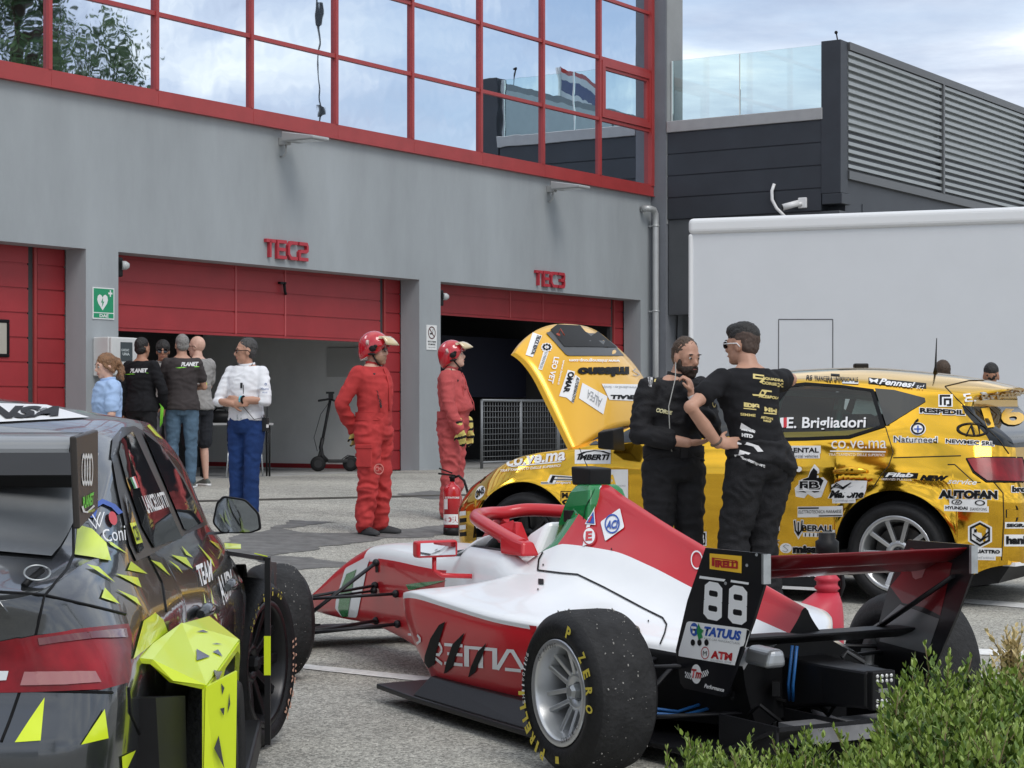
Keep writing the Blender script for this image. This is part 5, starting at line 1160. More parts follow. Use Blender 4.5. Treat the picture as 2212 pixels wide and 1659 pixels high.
# ================================================================ the dark saloon race car on the left
DGREY = M('dark_grey_wrap', (.085, .09, .096), .17, .75, var=.05, vscale=2, coat=.6)
FLUO = M('fluo_yellow_wrap', (.66, .80, .015), .35, coat=.4)
R_AX = .32
o_, a_ = frame(-1.639, 4.848, 5)
AU = thing('touring_car', 'dark grey saloon race car with fluorescent yellow triangles and wheel flares', 'race car', o_, a_)
AH = Vector((-sin(radians(5)), cos(radians(5)), 0)); AL = Vector((-cos(radians(5)), -sin(radians(5)), 0)); AO = Vector(o_)
A_ = lambda l: [(.5 * p, 829.5 + .5 * q) for p, q in l]
def onf(p, f):                                                    # pixel -> car frame, on the plane x = f
    x, y = A_([p])[0]; r = ray(x, y); t = ((AO - CAMP).dot(AH) + f) / r.dot(AH); q = CAMP + r * t - AO; return Vector((f, q.dot(AL), q.z))
zs = cur([(-.95, .28), (-.7, .22), (-.45, .14), (.4, .12), (2.2, .12), (3.0, .12), (3.5, .18)])
hw = cur([(-.95, .62), (-.935, .68), (-.89, .73), (-.8, .77), (-.6, .79), (0, .80), (.6, .84), (1, .865), (2.2, .87), (2.8, .86), (3.2, .76), (3.5, .35)])
zb = cur([(-.95, .90), (-.6, .955), (-.2, .945), (.3, .925), (1.0, .895), (2.0, .865), (2.6, .80), (3.2, .70), (3.5, .56)])
hb = cur([(-.95, .54), (-.935, .57), (-.89, .61), (-.7, .665), (-.3, .72), (0, .73), (1, .745), (2, .765), (2.6, .75), (3.2, .62), (3.5, .3)])
zr = cur([(-.95, .905), (-.55, .965), (-.3, 1.05), (0, 1.155), (.3, 1.222), (.7, 1.25), (1.1, 1.24), (1.5, 1.16), (2.0, .94), (2.25, .86), (2.6, .805), (3.2, .705), (3.5, .565)])
hr = cur([(-.95, .50), (-.935, .53), (-.89, .57), (-.6, .625), (-.3, .65), (0, .655), (.6, .635), (1.2, .645), (1.8, .72), (2.2, .75), (2.6, .73), (3.2, .6), (3.5, .28)])
zc = cur([(-.95, .915), (-.65, .985), (-.5, 1.02), (-.2, 1.15), (.1, 1.26), (.4, 1.30), (.9, 1.325), (1.3, 1.30), (1.8, 1.12), (2.15, .95), (2.6, .875), (3.2, .76), (3.5, .58)])
rear = lambda z: cur([(.2, .06), (.35, .02), (.6, .0), (.68, .03), (.84, .05), (.9, .0), (1.0, .0)])(z)
cre = lambda f, z: .010 * smooth01((z - .74) / .02) * smooth01((.88 - z) / .1) * smooth01((f + .6) / .3)
ab = CarBody(-.95, 3.5, zs, hw, zb, hb, zr, hr, zc, [(0, .37), (2.63, .37)], rear=rear, lip=.008, crease=cre)
mb = ab.mesh(); mb.xf(wm(AU)); atr = bvh_of([mb]); AB_ = mb.build('body', [DGREY, BLACK], AU, True)
def A_side(o): return o
fr_ = [(478, 320), (486, 240), (525, 192), (575, 183), (665, 232), (785, 400), (893, 608), (800, 650), (650, 738), (583, 766), (553, 700), (500, 450)]
mb = MB(); patch(mb, atr, A_(fr_), 0, .004, 18); mirrored(mb.build('window_frame', M('satin_black_trim', (.03, .03, .032), .35), AU, True))
AG = M('saloon_glass', (.02, .022, .024), .03, spec=1.0)
mb = MB(); patch(mb, atr, A_([(500, 300), (512, 240), (562, 208), (775, 668), (700, 695), (652, 712), (600, 620), (535, 430)]), 0, .009, 18); mirrored(mb.build('door_window', AG, AU, True))
mb = MB(); patch(mb, atr, A_([(523, 480), (545, 520), (608, 715), (584, 738), (560, 680)]), 0, .009, 18); mirrored(mb.build('quarter_window', AG, AU, True))
mb = MB(); patch(mb, atr, A_([(606, 212), (680, 270), (780, 420), (868, 598), (800, 634), (785, 630)]), 0, .009, 18); mirrored(mb.build('front_door_window', AG, AU, True))
mb = MB(); rg = []
for i in range(9):
    f = -.60 + .62 * i / 8; rg.append([(f, hr(f) * .95 * y / 6, zr(f) + (zc(f) - zr(f)) * sin((1 - abs(y) / 6 * .95) * pi / 2) + .006) for y in range(-6, 7)])
mb.loft(rg, False, False); mb.build('rear_window', M('rear_glass_grey', (.21, .22, .225), .22, var=.15, vscale=4), AU)
mb = MB(); rg = []
for i in range(9):
    f = 1.30 + .80 * i / 8; rg.append([(f, hr(f) * .95 * y / 6, zr(f) + (zc(f) - zr(f)) * sin((1 - abs(y) / 6 * .95) * pi / 2) + .006) for y in range(-6, 7)])
mb.loft(rg, False, False); mb.build('windscreen', AG, AU)
# wheels and liners
mb = MB()
for fa in (0, 2.63):
    for sg in (1, -1):
        pts = [(fa + .375 * cos(pi * k / 14), .32 + .375 * sin(pi * k / 14)) for k in range(15)]
        mb.loft([[(x, sg * .5, z) for x, z in pts], [(x, sg * .86, z) for x, z in pts]], False, False); mb.add([(x, sg * .5, z) for x, z in pts], [tuple(range(15))])
mb.box((1.3, 0, .18), (3.6, 1.4, .1)); mb.build('wheel_arch_liner', BLACK, AU)
S10 = dict(n=10, w=(.03, .034), face=.03, facehub=.06, hub=.065, dish=.08, nutmat=BLACK)
for f, y, rz in ((0, .83, 0), (2.63, .83, -17)):
    for sg in (-1, 1):
        w_ = wheel(AU, (f, sg * y, .32), radians(rz), .325, .235, .24, S10, M('black_rim', (.022, .022, .024), .3, .6), sg)
        if sg < 0 and f > 1:
            m = MB(); arc_text(m, 0, 'HANKOOK', .280, .137, radians(200), radians(60), .05, 0, bold=.05); arc_text(m, 0, '06/4 1221 AD', .272, .137, radians(75), radians(80), .03, 1); m.build('tyre_lettering', [M('orange_mark', (.6, .35, .25), .6), YEL], w_)
        if sg < 0 and f < 1:
            m = MB(); arc_text(m, 0, 'HANKOOK', .280, .137, radians(30), radians(60), .05, 0, bold=.05); m.build('tyre_lettering', WHITE, w_)
# rear flares, both sides
P1, P2, P3, P4 = onf((885, 1310), -.44), onf((1028, 1112), .15), onf((780, 1040), .02), onf((572, 1192), -.60)
P5 = onf((740, 1285), -.52); P6 = onf((655, 1200), -.55)
TRI = []
def flare(sg):
    c = lambda p: Vector((p.x, p.y * (1 if sg < 0 else -1), p.z))
    mb = MB()
    top = [c(P4), c(P6), c(P5), c(P1), c(P2), c(P3)]
    P7 = c(Vector((.50, P2.y + .03, .40))); P8 = c(Vector((.45, -.86, .72)))
    mb.add(top, [(0, 1, 5), (1, 2, 3), (1, 3, 5), (3, 4, 5)], 0)
    mb.add([c(P2), P7, P8, c(P3)], [(0, 1, 2, 3)], 0)
    # outer wall with the arch cut out
    yo = lambda x: P1.y + (P2.y - P1.y) * min(1, max(0, (x + .44) / .59)) if x < .15 else P2.y + .03 * (x - .15) / .35
    zo = lambda x: P1.z + (P2.z - P1.z) * (x + .44) / .59 if x < .15 else P2.z + (.40 - P2.z) * (x - .15) / .35
    o1, i1 = [], []
    for k in range(25):
        x = -.44 + .92 * k / 24; zi = .32 + sqrt(max(0, .365 ** 2 - x * x)) if abs(x) < .365 else .06
        zi = min(zi, zo(x) - .015)
        o1.append(c(Vector((x, yo(x), zo(x))))); i1.append(c(Vector((x, yo(x), zi))))
    n = len(o1); mb.add(o1 + i1, [(k, k + 1, n + k + 1, n + k) for k in range(n - 1)], 0)
    # rear facing return
    q0 = c(P1); q1 = c(Vector((P1.x + .01, P1.y - .065, P1.z + .02)))
    mb.add([q0, c(Vector((-.43, P1.y - .07, P1.z + .035))), c(Vector((-.40, P1.y - .06, .06))), c(Vector((-.44, P1.y + .012, .06)))], [(0, 1, 2, 3)], 0)
    b = len(mb.v)
    w = [p.copy() for p in mb.v]
    mb.xf(wm(AU)); t = bvh_of([mb])
    o = mb.build('wheel_flare', FLUO, AU, True, fixn=False); q = o.modifiers.new('s', 'SOLIDIFY'); q.thickness = .012; q.offset = 0
    return o, t
fo, ft_ = flare(-1); flare(1)
for sg in (1, -1): mb = MB(); mb.hexa([(-.60, sg * .74, .12), (-.60, sg * .845, .12), (-.46, sg * .88, .12), (-.46, sg * .74, .12)], [(-.64, sg * .74, .66), (-.64, sg * .82, .66), (-.47, sg * .87, .64), (-.47, sg * .74, .64)]); mb.build('bumper_vent', BLACK, AU)
# front flares: top sheet and trailing blade
F1, F2, F3_ = onf((985, 700), 2.05), onf((1162, 748), 2.25), onf((1130, 1510), 2.18)
def fflare(sg):
    c = lambda p: Vector((p[0], p[1] * (1 if sg < 0 else -1), p[2])); yo = F2.y
    mb = MB()
    mb.hexa([c((2.05, -.80, .775)), c((2.22, yo, .735)), c((3.1, yo + .02, .66)), c((3.1, -.74, .70))], [c((2.05, -.80, .79)), c((2.22, yo, .75)), c((3.1, yo + .02, .675)), c((3.1, -.74, .715))], 0)
    o1, i1 = [], []
    for k in range(21):
        x = 2.24 + .9 * k / 20; zi = .32 + sqrt(max(0, .36 ** 2 - (x - 2.63) ** 2)) if abs(x - 2.63) < .36 else .08
        zt_ = .735 - .07 * (x - 2.22) / .88; zi = min(zi, zt_ - .02); o1.append((x, zt_, zi))
    r0 = [c((x, yo, a)) for x, a, b in o1]; r1 = [c((x, yo + .0, b)) for x, a, b in o1]; n = len(r0)
    mb.add(r0 + r1, [(k, k + 1, n + k + 1, n + k) for k in range(n - 1)], 1)
    mb.hexa([c((2.20, yo - .006, .08)), c((2.27, yo - .006, .08)), c((2.27, yo + .014, .08)), c((2.20, yo + .014, .08))], [c((2.20, yo - .006, .75)), c((2.27, yo - .006, .75)), c((2.27, yo + .014, .75)), c((2.20, yo + .014, .75))], 1)
    mb.hexa([c((2.198, yo - .008, .33)), c((2.2, yo - .008, .33)), c((2.2, yo + .016, .33)), c((2.198, yo + .016, .33))], [c((2.198, yo - .008, .47)), c((2.2, yo - .008, .47)), c((2.2, yo + .016, .47)), c((2.198, yo + .016, .47))], 2)
    mb.hexa([c((2.0, -.82, .797)), c((2.3, -.8, .795)), c((2.3, -.86, .79)), c((2.1, -.87, .79))], [c((2.0, -.82, .80)), c((2.3, -.8, .798)), c((2.3, -.86, .793)), c((2.1, -.87, .793))], 2)
    mb.hexa([c((2.2, yo + .05, .765)), c((2.22, yo + .005, .752)), c((2.9, yo + .02, .698)), c((2.9, yo + .05, .702))], [c((2.2, yo + .05, .768)), c((2.22, yo + .005, .755)), c((2.9, yo + .02, .70)), c((2.9, yo + .05, .705))], 2)
    mb.build('front_flare', [DGREY, BLACK, FLUO], AU, fixn=True)
fflare(-1); fflare(1)
# side skirt
for sg in (1, -1): mb = MB(); mb.box((1.3, sg * .89, .13), (1.7, .10, .10)); mb.build('side_skirt', BLACK, AU, bevel=.01)
# wing
mb = MB(); rg = []
for x, z, h in ((-.78, 1.195, .004), (-.76, 1.205, .012), (-.60, 1.212, .018), (-.48, 1.200, .012), (-.44, 1.192, .004)): rg.append([(x, -.655, z - h), (x, .655, z - h), (x, .655, z + h), (x, -.655, z + h)])
mb.loft(rg, True, True, 0, True); mb.build('rear_wing', M('wing_grey', (.20, .21, .22), .3, .3, coat=.5), AU, split=50)
for sg in (-1, 1):
    m = MB(); m.hexa([(-.80, sg * .658, 1.225), (-.42, sg * .658, 1.235), (-.42, sg * .658, 1.055), (-.74, sg * .658, 1.03)], [(-.80, sg * .672, 1.225), (-.42, sg * .672, 1.235), (-.42, sg * .672, 1.055), (-.74, sg * .672, 1.03)]); m.xf(wm(AU)); wt = bvh_of([m]); we = m.build('wing_endplate', M('dark_brown_panel', (.035, .03, .028), .4), AU, True, bevel=.004)
    if sg < 0:
        g = MB()
        def Q(sh, q, mi, off=.002): stick(g, wt, sh, A_(q), mi, off)
        for k in range(4): Q(disc2d(26, .72), [(349 + 10 * k, 300 + 0 * k), (366 + 10 * k, 298), (366 + 10 * k, 440), (349 + 10 * k, 442)], 0, .002 + .0004 * k)
        Q(text2d('PLANET', .05, .2), [(352, 490), (402, 466), (402, 518), (356, 540)], 2); Q(strokes2d([[(0, .8), (.1, .2), (.4, .1), (1, .6)]], .16), [(350, 520), (402, 505), (402, 555), (352, 560)], 0, .003); Q(text2d('motorsport', .02), [(375, 545), (404, 538), (404, 552), (376, 560)], 1, .003)
        g.build('endplate_graphics', [WHITE, FLUO, M('bright_green', (.12, .60, .04), .4)], we, True, fixn=False)
m = MB()
for y in (-.35, .35): m.hexa([(-.70, y - .01, .97), (-.45, y - .01, .99), (-.45, y + .01, .99), (-.70, y + .01, .97)], [(-.70, y - .01, 1.19), (-.55, y - .01, 1.2), (-.55, y + .01, 1.2), (-.70, y + .01, 1.19)])
m.build('wing_support', CARBON, AU)
mb = MB(); mb.hexa([(-.30, -.60, 1.10), (-.30, .60, 1.10), (-.05, .60, 1.20), (-.05, -.60, 1.20)], [(-.33, -.60, 1.13), (-.33, .60, 1.13), (-.08, .60, 1.225), (-.08, -.60, 1.225)]); mb.build('black_band', BLACK, AU)  # black slab across the upper rear window
# tail lamps
mb = MB(); patch(mb, atr, A_([(-120, 1135), (0, 1113), (150, 1083), (400, 1055), (545, 1040), (560, 1090), (552, 1230), (542, 1290), (430, 1322), (90, 1333), (-120, 1335)]), 0, .006, 18); TL = mb.build('tail_lamp', REDL, AU, True); mirrored(TL)
mb = MB(); patch(mb, atr, A_([(108, 1243), (400, 1245), (425, 1292), (280, 1300), (90, 1302)]), 0, .009, 18); mb.build('lamp_reflector', M('pale_red_lens', (.32, .12, .12), .15, coat=.8), TL, True)
mb = MB(); patch(mb, atr, A_([(160, 1100), (400, 1075), (530, 1062), (538, 1100), (400, 1105), (165, 1130)]), 0, .009, 18); mb.build('lamp_strip', M('deep_red_lens', (.10, .002, .006), .1, coat=1), TL, True)
mb = MB(); patch(mb, atr, A_([(-60, 1240), (40, 1240), (30, 1280), (-60, 1285)]), 0, .009, 18); mb.build('reverse_lamp', M('clear_lamp', (.6, .62, .64), .1, coat=1), TL, True)
# mirror
R_AX = .32
def mirror(sg):
    fpl = 1.80; c = lambda p: (p[0], p[1] * (1 if sg < 0 else -1), p[2])
    pts = [onf(p, fpl) for p in roundpoly([(918, 600), (935, 515), (965, 485), (1060, 500), (1118, 560), (1127, 628), (1080, 645), (955, 645)], 3, .2)]
    cen = sum(pts, Vector()) / len(pts)
    rings = [[c(cen + (p - cen) * 1.0 + Vector((0, 0, 0))) for p in pts], [c(cen + (p - cen) * 1.03 + Vector((.02, 0, 0))) for p in pts], [c(cen + (p - cen) * .95 + Vector((.09, 0, 0))) for p in pts], [c(cen + (p - cen) * .6 + Vector((.15, 0, .0))) for p in pts]]
    mb = MB(); n = len(pts)
    mb.loft(rings, True, True, 0, True, lambda i, k: 1 if i == 2 else 0); o = mb.build('door_mirror', [INK, FLUO], AU)
    mb = MB(); mb.add([c(cen + (p - cen) * .93 + Vector((-.003, 0, 0))) for p in pts], [tuple(range(n))]); mb.build('mirror_glass', M('dark_mirror', (.22, .24, .26), .02, 1.0), o)
    q0, q1 = onf((950, 640), fpl + .05), onf((940, 700), fpl + .05); mb = MB(); mb.hexa([c((fpl - .03, -.70, .86)), c((fpl + .10, -.70, .86)), c((fpl + .1, -.80, .86)), c((fpl - .03, -.80, .86))], [c((fpl + .0, q0.y + .02, q0.z)), c((fpl + .08, q0.y + .02, q0.z)), c((fpl + .08, q0.y - .05, q0.z + .0)), c((fpl, q0.y - .05, q0.z))]); mb.build('mirror_arm', BLACK, o, bevel=.01)
mirror(-1); mirror(1)
# door handles
for q in ([(835, 1000), (870, 975), (905, 985)], [(958, 890), (978, 872), (1000, 880)]):
    hh = [atr.ray_cast(CAMP, ray(*p).normalized()) for p in A_(q)]
    if all(h[0] for h in hh): m = MB(); m.tube([h[0] + h[1] * .02 for h in hh], [.012, .02, .012], 8); m.build('door_handle', DGREY, AU, True)
# shut lines
mb = MB()
def aseam(pts, w=.003):
    vs = []
    pts = A_(pts)
    for i in range(len(pts) - 1):
        for k in range(8):
            a = Vector(pts[i]).lerp(Vector(pts[i + 1]), k / 8); h = atr.ray_cast(CAMP, ray(a.x, a.y).normalized())
            if h[0]: vs.append(h[0] + h[1] * .001)
    if len(vs) > 1: mb.tube(vs, w, 5)
for ln in ([(318, 600), (318, 735), (290, 800), (190, 915), (160, 1060), (130, 1200), (80, 1345), (40, 1460), (0, 1560)], [(0, 900), (190, 912), (400, 960), (560, 1000)], [(640, 745), (700, 860), (720, 1000)], [(555, 1310), (560, 1420), (600, 1510), (770, 1520)], [(100, 1325), (540, 1335)]): aseam(ln)
mb.build('panel_gap', INK, AU, True)
# deck pin with ring
h = atr.ray_cast(CAMP, ray(*A_([(130, 870)])[0]).normalized())
if h[0]:
    m = MB(); p = h[0]; m.tube([p + Vector((-.008, -.02, .0)), p + Vector((.0, .0, .012)), p + Vector((.018, .03, .03))], .007, 8); DP = m.build('deck_pin', BLACK, AU, True)
    m = MB(); ax = Vector((.15, -.5, .85)).normalized(); a = ax.orthogonal().normalized(); b = ax.cross(a); m.tube([p + Vector((.012, .01, .025)) + a * .026 * cos(2 * pi * k / 24) + b * .026 * sin(2 * pi * k / 24) for k in range(25)], .0022, 6); m.build('pin_ring', STEEL, DP, True)
# wrap graphics
lv = MB()
def tri(p, mi=0, off=.0035, cell=30): patch(lv, atr, A_(p), mi, off, cell)
for t in ([(335, 612), (395, 630), (455, 690), (475, 765), (322, 742)], [(455, 670), (548, 738), (475, 700)], [(370, 782), (420, 792), (492, 860)], [(495, 822), (590, 838), (606, 882)], [(447, 882), (432, 925), (512, 952)], [(500, 890), (585, 925), (605, 962)], [(560, 768), (545, 805), (632, 822)], [(645, 762), (690, 775), (732, 832)], [(722, 762), (765, 790), (785, 820)], [(735, 740), (800, 752), (830, 802)], [(780, 702), (830, 752), (800, 740)], [(848, 692), (912, 760), (925, 795)], [(890, 702), (930, 752), (915, 735)], [(900, 677), (955, 725), (940, 692)], [(905, 880), (935, 1020), (918, 1000)], [(875, 900), (892, 970), (880, 965)], [(192, 1355), (175, 1540), (65, 1548)], [(447, 1405), (463, 1530), (347, 1558)], [(520, 1610), (580, 1582), (525, 1700)], [(615, 1025), (665, 990), (700, 1020), (720, 1070), (600, 1165), (570, 1190)], [(460, 122), (495, 130), (500, 165)], [(505, 128), (530, 140), (522, 160)], [(535, 125), (575, 135), (610, 160), (590, 170)], [(590, 140), (640, 175), (700, 240), (670, 225)], [(150, 262), (198, 265), (195, 270), (150, 268)]): tri(t)
patch(lv, atr, A_([(-250, 92), (0, 88), (200, 94), (385, 148), (200, 158), (-250, 182)]), 1, .0035, 40)
stick(lv, atr, text2d('LANSA', .06, .2), A_([(-260, 100), (290, 104), (250, 146), (-260, 172)]), 2, .006)
stick(lv, atr, text2d('Coni', .0), A_([(428, 640), (530, 610), (535, 680), (450, 690)]), 1, .006)
stick(lv, atr, disc2d(24), A_([(455, 560), (490, 552), (502, 612), (470, 618)]), 4, .006); stick(lv, atr, strokes2d([[(0, .2), (.15, .8), (.45, 1), (.8, .7), (1, .3)]], .2), A_([(385, 520), (500, 500), (520, 590), (395, 600)]), 5, .005)
stick(lv, atr, strokes2d([[(0, .6), (.3, 0), (.45, .6), (.6, .9)], [(.2, .9), (.5, .1), (.8, .9)]], .06), A_([(375, 560), (455, 550), (460, 630), (385, 635)]), 1, .007)
stick(lv, atr, text2d('LANCELLOTTI', .03), A_([(590, 490), (688, 470), (714, 536), (620, 566)]), 1, .013)
for i, mi in enumerate((3, 1, 4)): stick(lv, atr, grid2d(1, 2), A_([(540 + 8 * i, 413 - 3 * i), (548 + 8 * i, 410 - 3 * i), (568 + 7 * i, 457 - 2 * i), (560 + 7 * i, 460 - 2 * i)]), mi, .013)
stick(lv, atr, grid2d(2, 2), A_([(540, 610), (565, 605), (595, 690), (568, 700)]), 0, .013); stick(lv, atr, text2d('CSI', .02), A_([(546, 625), (566, 618), (582, 680), (566, 688)]), 2, .015)
stick(lv, atr, text2d('TEAM', .03), A_([(838, 790), (905, 760), (912, 850), (860, 880)]), 1, .006); stick(lv, atr, text2d('AUDI', .03), A_([(925, 840), (990, 800), (1000, 900), (960, 960)]), 1, .006)
lv.build('wrap_graphics', [FLUO, WHITE, INK, DM[3], DM[4], DM[5]], AB_, True, fixn=False)
lv = MB()
def ftri(p, off=.009): patch(lv, ft_, A_(p), 0, off, 40)
for t in ([(842, 1158), (900, 1190), (840, 1207)], [(912, 1170), (935, 1160), (955, 1190)], [(842, 1083), (870, 1075), (895, 1085)], [(908, 1135), (955, 1138), (930, 1132)], [(955, 1205), (985, 1200), (970, 1235)], [(915, 1250), (945, 1240), (935, 1285)], [(572, 1205), (650, 1200), (740, 1283), (640, 1260)], [(862, 1368), (888, 1366), (888, 1410), (862, 1410)], [(945, 1400), (965, 1395), (962, 1430)], [(920, 1570), (940, 1515), (965, 1659)], [(858, 1590), (872, 1600), (858, 1620)], [(950, 1290), (965, 1310), (955, 1340)], [(985, 1330), (990, 1380), (978, 1420)]): ftri(t)
lv.build('flare_graphics', DGREY, fo, True, fixn=False)
# ================================================================ people
def remeshed(mb, name, mat, parent, vox=.010, smooth=4, wr=0.0, wf=(7, 7, 13), seed=0, mats=None, mfun=None, fold=None):
    me = D.meshes.new('t'); me.from_pydata([tuple(p) for p in mb.v], [], mb.f)
    bm = bmesh.new(); bm.from_mesh(me); bmesh.ops.recalc_face_normals(bm, faces=bm.faces); bm.to_mesh(me); bm.free()
    o = D.objects.new('t', me); COL.objects.link(o)
    q = o.modifiers.new('r', 'REMESH'); q.mode = 'VOXEL'; q.voxel_size = vox; q.adaptivity = 0
    q = o.modifiers.new('s', 'SMOOTH'); q.factor = .5; q.iterations = smooth
    dg_ = bpy.context.evaluated_depsgraph_get(); dg_.update()
    nm = D.meshes.new_from_object(o.evaluated_get(dg_)); D.objects.remove(o); D.meshes.remove(me)
    nm.name = name; nm.materials.clear()
    for m in (mats or [mat]): nm.materials.append(m)
    if wr:
        sv = Vector((seed * 3.1, seed * 1.7, seed * 2.3))
        ns = [v.normal.copy() for v in nm.vertices]
        for v, n in zip(nm.vertices, ns):
            p = v.co; q = Vector((p.x * wf[0], p.y * wf[1], p.z * wf[2])) + sv
            q2 = q + Vector((noise.noise(q * .6), noise.noise(q * .6 + Vector((5, 5, 5))), 0)) * 1.2
            a = 1 - abs(noise.noise(q2)) * 2.2
            b = noise.noise(q2 * 2.3 + Vector((9, 1, 4)))
            k = fold(p) if fold else 1.0
            v.co = p + n * (wr * k * (a * .9 + b * .5 - .35))
    for p in nm.polygons: p.use_smooth = True
    if mfun:
        for p in nm.polygons: p.material_index = mfun(p.center)
    return linkobj(D.objects.new(name, nm), parent)
white_sack()
def wtree(obs):
    vs = []; fs = []
    for o in obs:
        m = wm(o); b = len(vs); vs += [m @ v.co for v in o.data.vertices]; fs += [[b + i for i in p.vertices] for p in o.data.polygons]
    return BVHTree.FromPolygons(vs, fs)
SKIN = M('skin', (.46, .25, .17), .5, var=.10, vscale=14, bump=.05, bscale=90); SKIN2 = M('tanned_skin', (.40, .20, .125), .5, var=.10, vscale=14, bump=.05, bscale=90); SKINP = M('fair_skin', (.62, .38, .29), .5, var=.10, vscale=14)
HBLK = M('black_hair', (.012, .010, .009), .5, var=.4, vscale=60, bump=.5, bscale=120); HGRY = M('grey_hair', (.22, .21, .20), .6, var=.3, vscale=60, bump=.4, bscale=120); HBRN = M('brown_hair', (.055, .032, .018), .55, var=.4, vscale=50, bump=.5, bscale=110); HFAIR = M('auburn_hair', (.20, .10, .045), .5, var=.4, vscale=40, bump=.6, bscale=80)
EYEW = M('eye_white', (.55, .53, .50), .3); LIP = M('lip', (.32, .11, .09), .5)
def V(*a): return Vector(a)
def limb(mb, pts, rs, n=14):
    mb.tube(pts, list(rs), n, caps=True)
    for p, r in zip(pts, rs): mb.ball(p, r * .995, 12, 8)
def ellring(c, rx, ry, n=20, tilt=None):
    r = [V(rx * cos(2 * pi * k / n), ry * sin(2 * pi * k / n), 0) for k in range(n)]
    return [c + (tilt @ p if tilt else p) for p in r]
def hand(mb, w, d, nrm, side, curl=.5, fat=1.0):
    d = d.normalized(); nrm = (nrm - d * nrm.dot(d)).normalized(); lat = d.cross(nrm) * side
    R = Matrix((d, lat, nrm)).transposed()
    mb.ball(w + d * .05, (.052, .041 * fat, .019 * fat), 12, 8, 0, R)
    for i, L in enumerate((.066, .076, .070, .055)):
        o = -.029 + .0193 * i; b = w + d * (.088 - .006 * (i in (0, 3))) + lat * -o
        d1 = (d * cos(curl * .6) + nrm * sin(curl * .6) + lat * -o * 2).normalized(); d2 = (d * cos(curl * 1.6) + nrm * sin(curl * 1.6)).normalized()
        m1 = b + d1 * L * .55; limb(mb, [b - d * .02, b, m1, m1 + d2 * L * .5], (.0105, .0100, .0092, .0078), 8)
    t = w + d * .025 + lat * .030; limb(mb, [t, t + (d * .55 + lat * .75 + nrm * .2).normalized() * .035, t + (d * .8 + lat * .7 + nrm * .35).normalized() * .068], (.014, .012, .0095), 8)
class Person:
    def __init__(s, label, px, d, rz, h=1.78, group=None, cat='person', grounded=True, z=None):
        p = at(px, PHY, d); g = gz(p) if z is None else z
        s.root = thing('person', label, cat, (p.x, p.y, g), radians(rz), group); s.k = h / 1.78
        s.J = dict(pel=V(0, 0, .95), waist=V(0, 0, 1.09), chest=V(.01, 0, 1.30), neck=V(-.01, 0, 1.50), head=V(.018, 0, 1.640))
        for n, q in (('L', 1), ('R', -1)):
            s.J.update({'hip' + n: V(0, .095 * q, .92), 'knee' + n: V(.015, .105 * q, .50), 'ank' + n: V(-.02, .11 * q, .09), 'sh' + n: V(-.01, .168 * q, 1.435), 'elb' + n: V(-.03, .25 * q, 1.14), 'wr' + n: V(.04, .26 * q, .88), 'hd' + n: V(.1, 0, -1), 'pn' + n: V(0, -q, 0), 'curl' + n: .5, 'toe' + n: V(1, .15 * q, 0)})
        s.hy = 0; s.hp = 0; s.belly = 1.0; s.bulk = 1.0; s.seed = random.random() * 50
    def shift(s, names, v):
        for n in names.split(): s.J[n] = s.J[n] + V(*v)
    def P(s, n): return s.J[n] * s.k
    def HR(s): return Matrix.Rotation(radians(s.hy), 3, 'Z') @ Matrix.Rotation(radians(s.hp), 3, 'Y')
    def torso(s, mb, e=0.0, z0=.86, z1=1.54, full=True, ex=None):
        J = s.J; rows = [(.84, .10, .14), (.90, .125, .172), (.97, .128, .175), (1.06, .112 + .02 * (s.belly - 1), .158), (1.13, .108 * s.belly, .152 * (.6 + .4 * s.belly)), (1.22, .118 * (.5 + .5 * s.belly), .162), (1.32, .125, .178), (1.40, .114, .190), (1.46, .096, .170), (1.50, .074, .112), (1.54, .058, .064)]
        rg = []
        for z, rx, ry in rows:
            if z < z0 - .001 or z > z1 + .012: continue
            if z < .95: c = J['pel'] + V(0, 0, z - .95)
            elif z < 1.09: c = J['pel'].lerp(J['waist'], (z - .95) / .14)
            elif z < 1.30: c = J['waist'].lerp(J['chest'], (z - 1.09) / .21)
            elif z < 1.50: c = J['chest'].lerp(J['neck'], (z - 1.30) / .20)
            else: c = J['neck'] + (J['head'] - J['neck']).normalized() * (z - 1.50)
            q = e + (ex(z) if ex else 0)
            f = .03 * (s.belly - 1) * 5 * math.exp(-((z - 1.13) / .1) ** 2)
            rg.append(ellring((c + V(f, 0, 0)) * s.k, (rx * s.bulk + q) * s.k, (ry * s.bulk + q) * s.k))
        mb.loft(rg)
    def arm(s, mb, n, e=0.0, t=1.0, cuff=None):
        a, b, c = s.P('sh' + n), s.P('elb' + n), s.P('wr' + n); k = s.k * (.55 + .45 * s.bulk)
        if t <= .5:
            f = t * 2; limb(mb, [a, a.lerp(b, f * .5), a.lerp(b, f)], [(.056 + e) * k, (.053 + e) * k, (.050 + e * 1.25) * k])
        else:
            f = (t - .5) * 2; limb(mb, [a, a.lerp(b, .5), b, b.lerp(c, f * .5), b.lerp(c, f)], [(.055 + e) * k, (.050 + e) * k, (.042 + e) * k, (.041 + e) * k, (.031 + e * (1.0 if cuff is None else cuff)) * k])
    def leg(s, mb, n, e=0.0, t=1.0, hem=1.0):
        a, b, c = s.P('hip' + n), s.P('knee' + n), s.P('ank' + n); k = s.k * s.bulk
        if t <= .5:
            f = t * 2; limb(mb, [a, a.lerp(b, f * .5), a.lerp(b, f)], [(.088 + e) * k, (.080 + e) * k, (.070 + e * 1.3) * k])
        else:
            f = (t - .5) * 2; limb(mb, [a, a.lerp(b, .5), b, b.lerp(c, .35), b.lerp(c, f)], [(.088 + e) * k, (.075 + e) * k, (.056 + e) * k, (.056 + e) * k, (.036 + e * hem) * k])
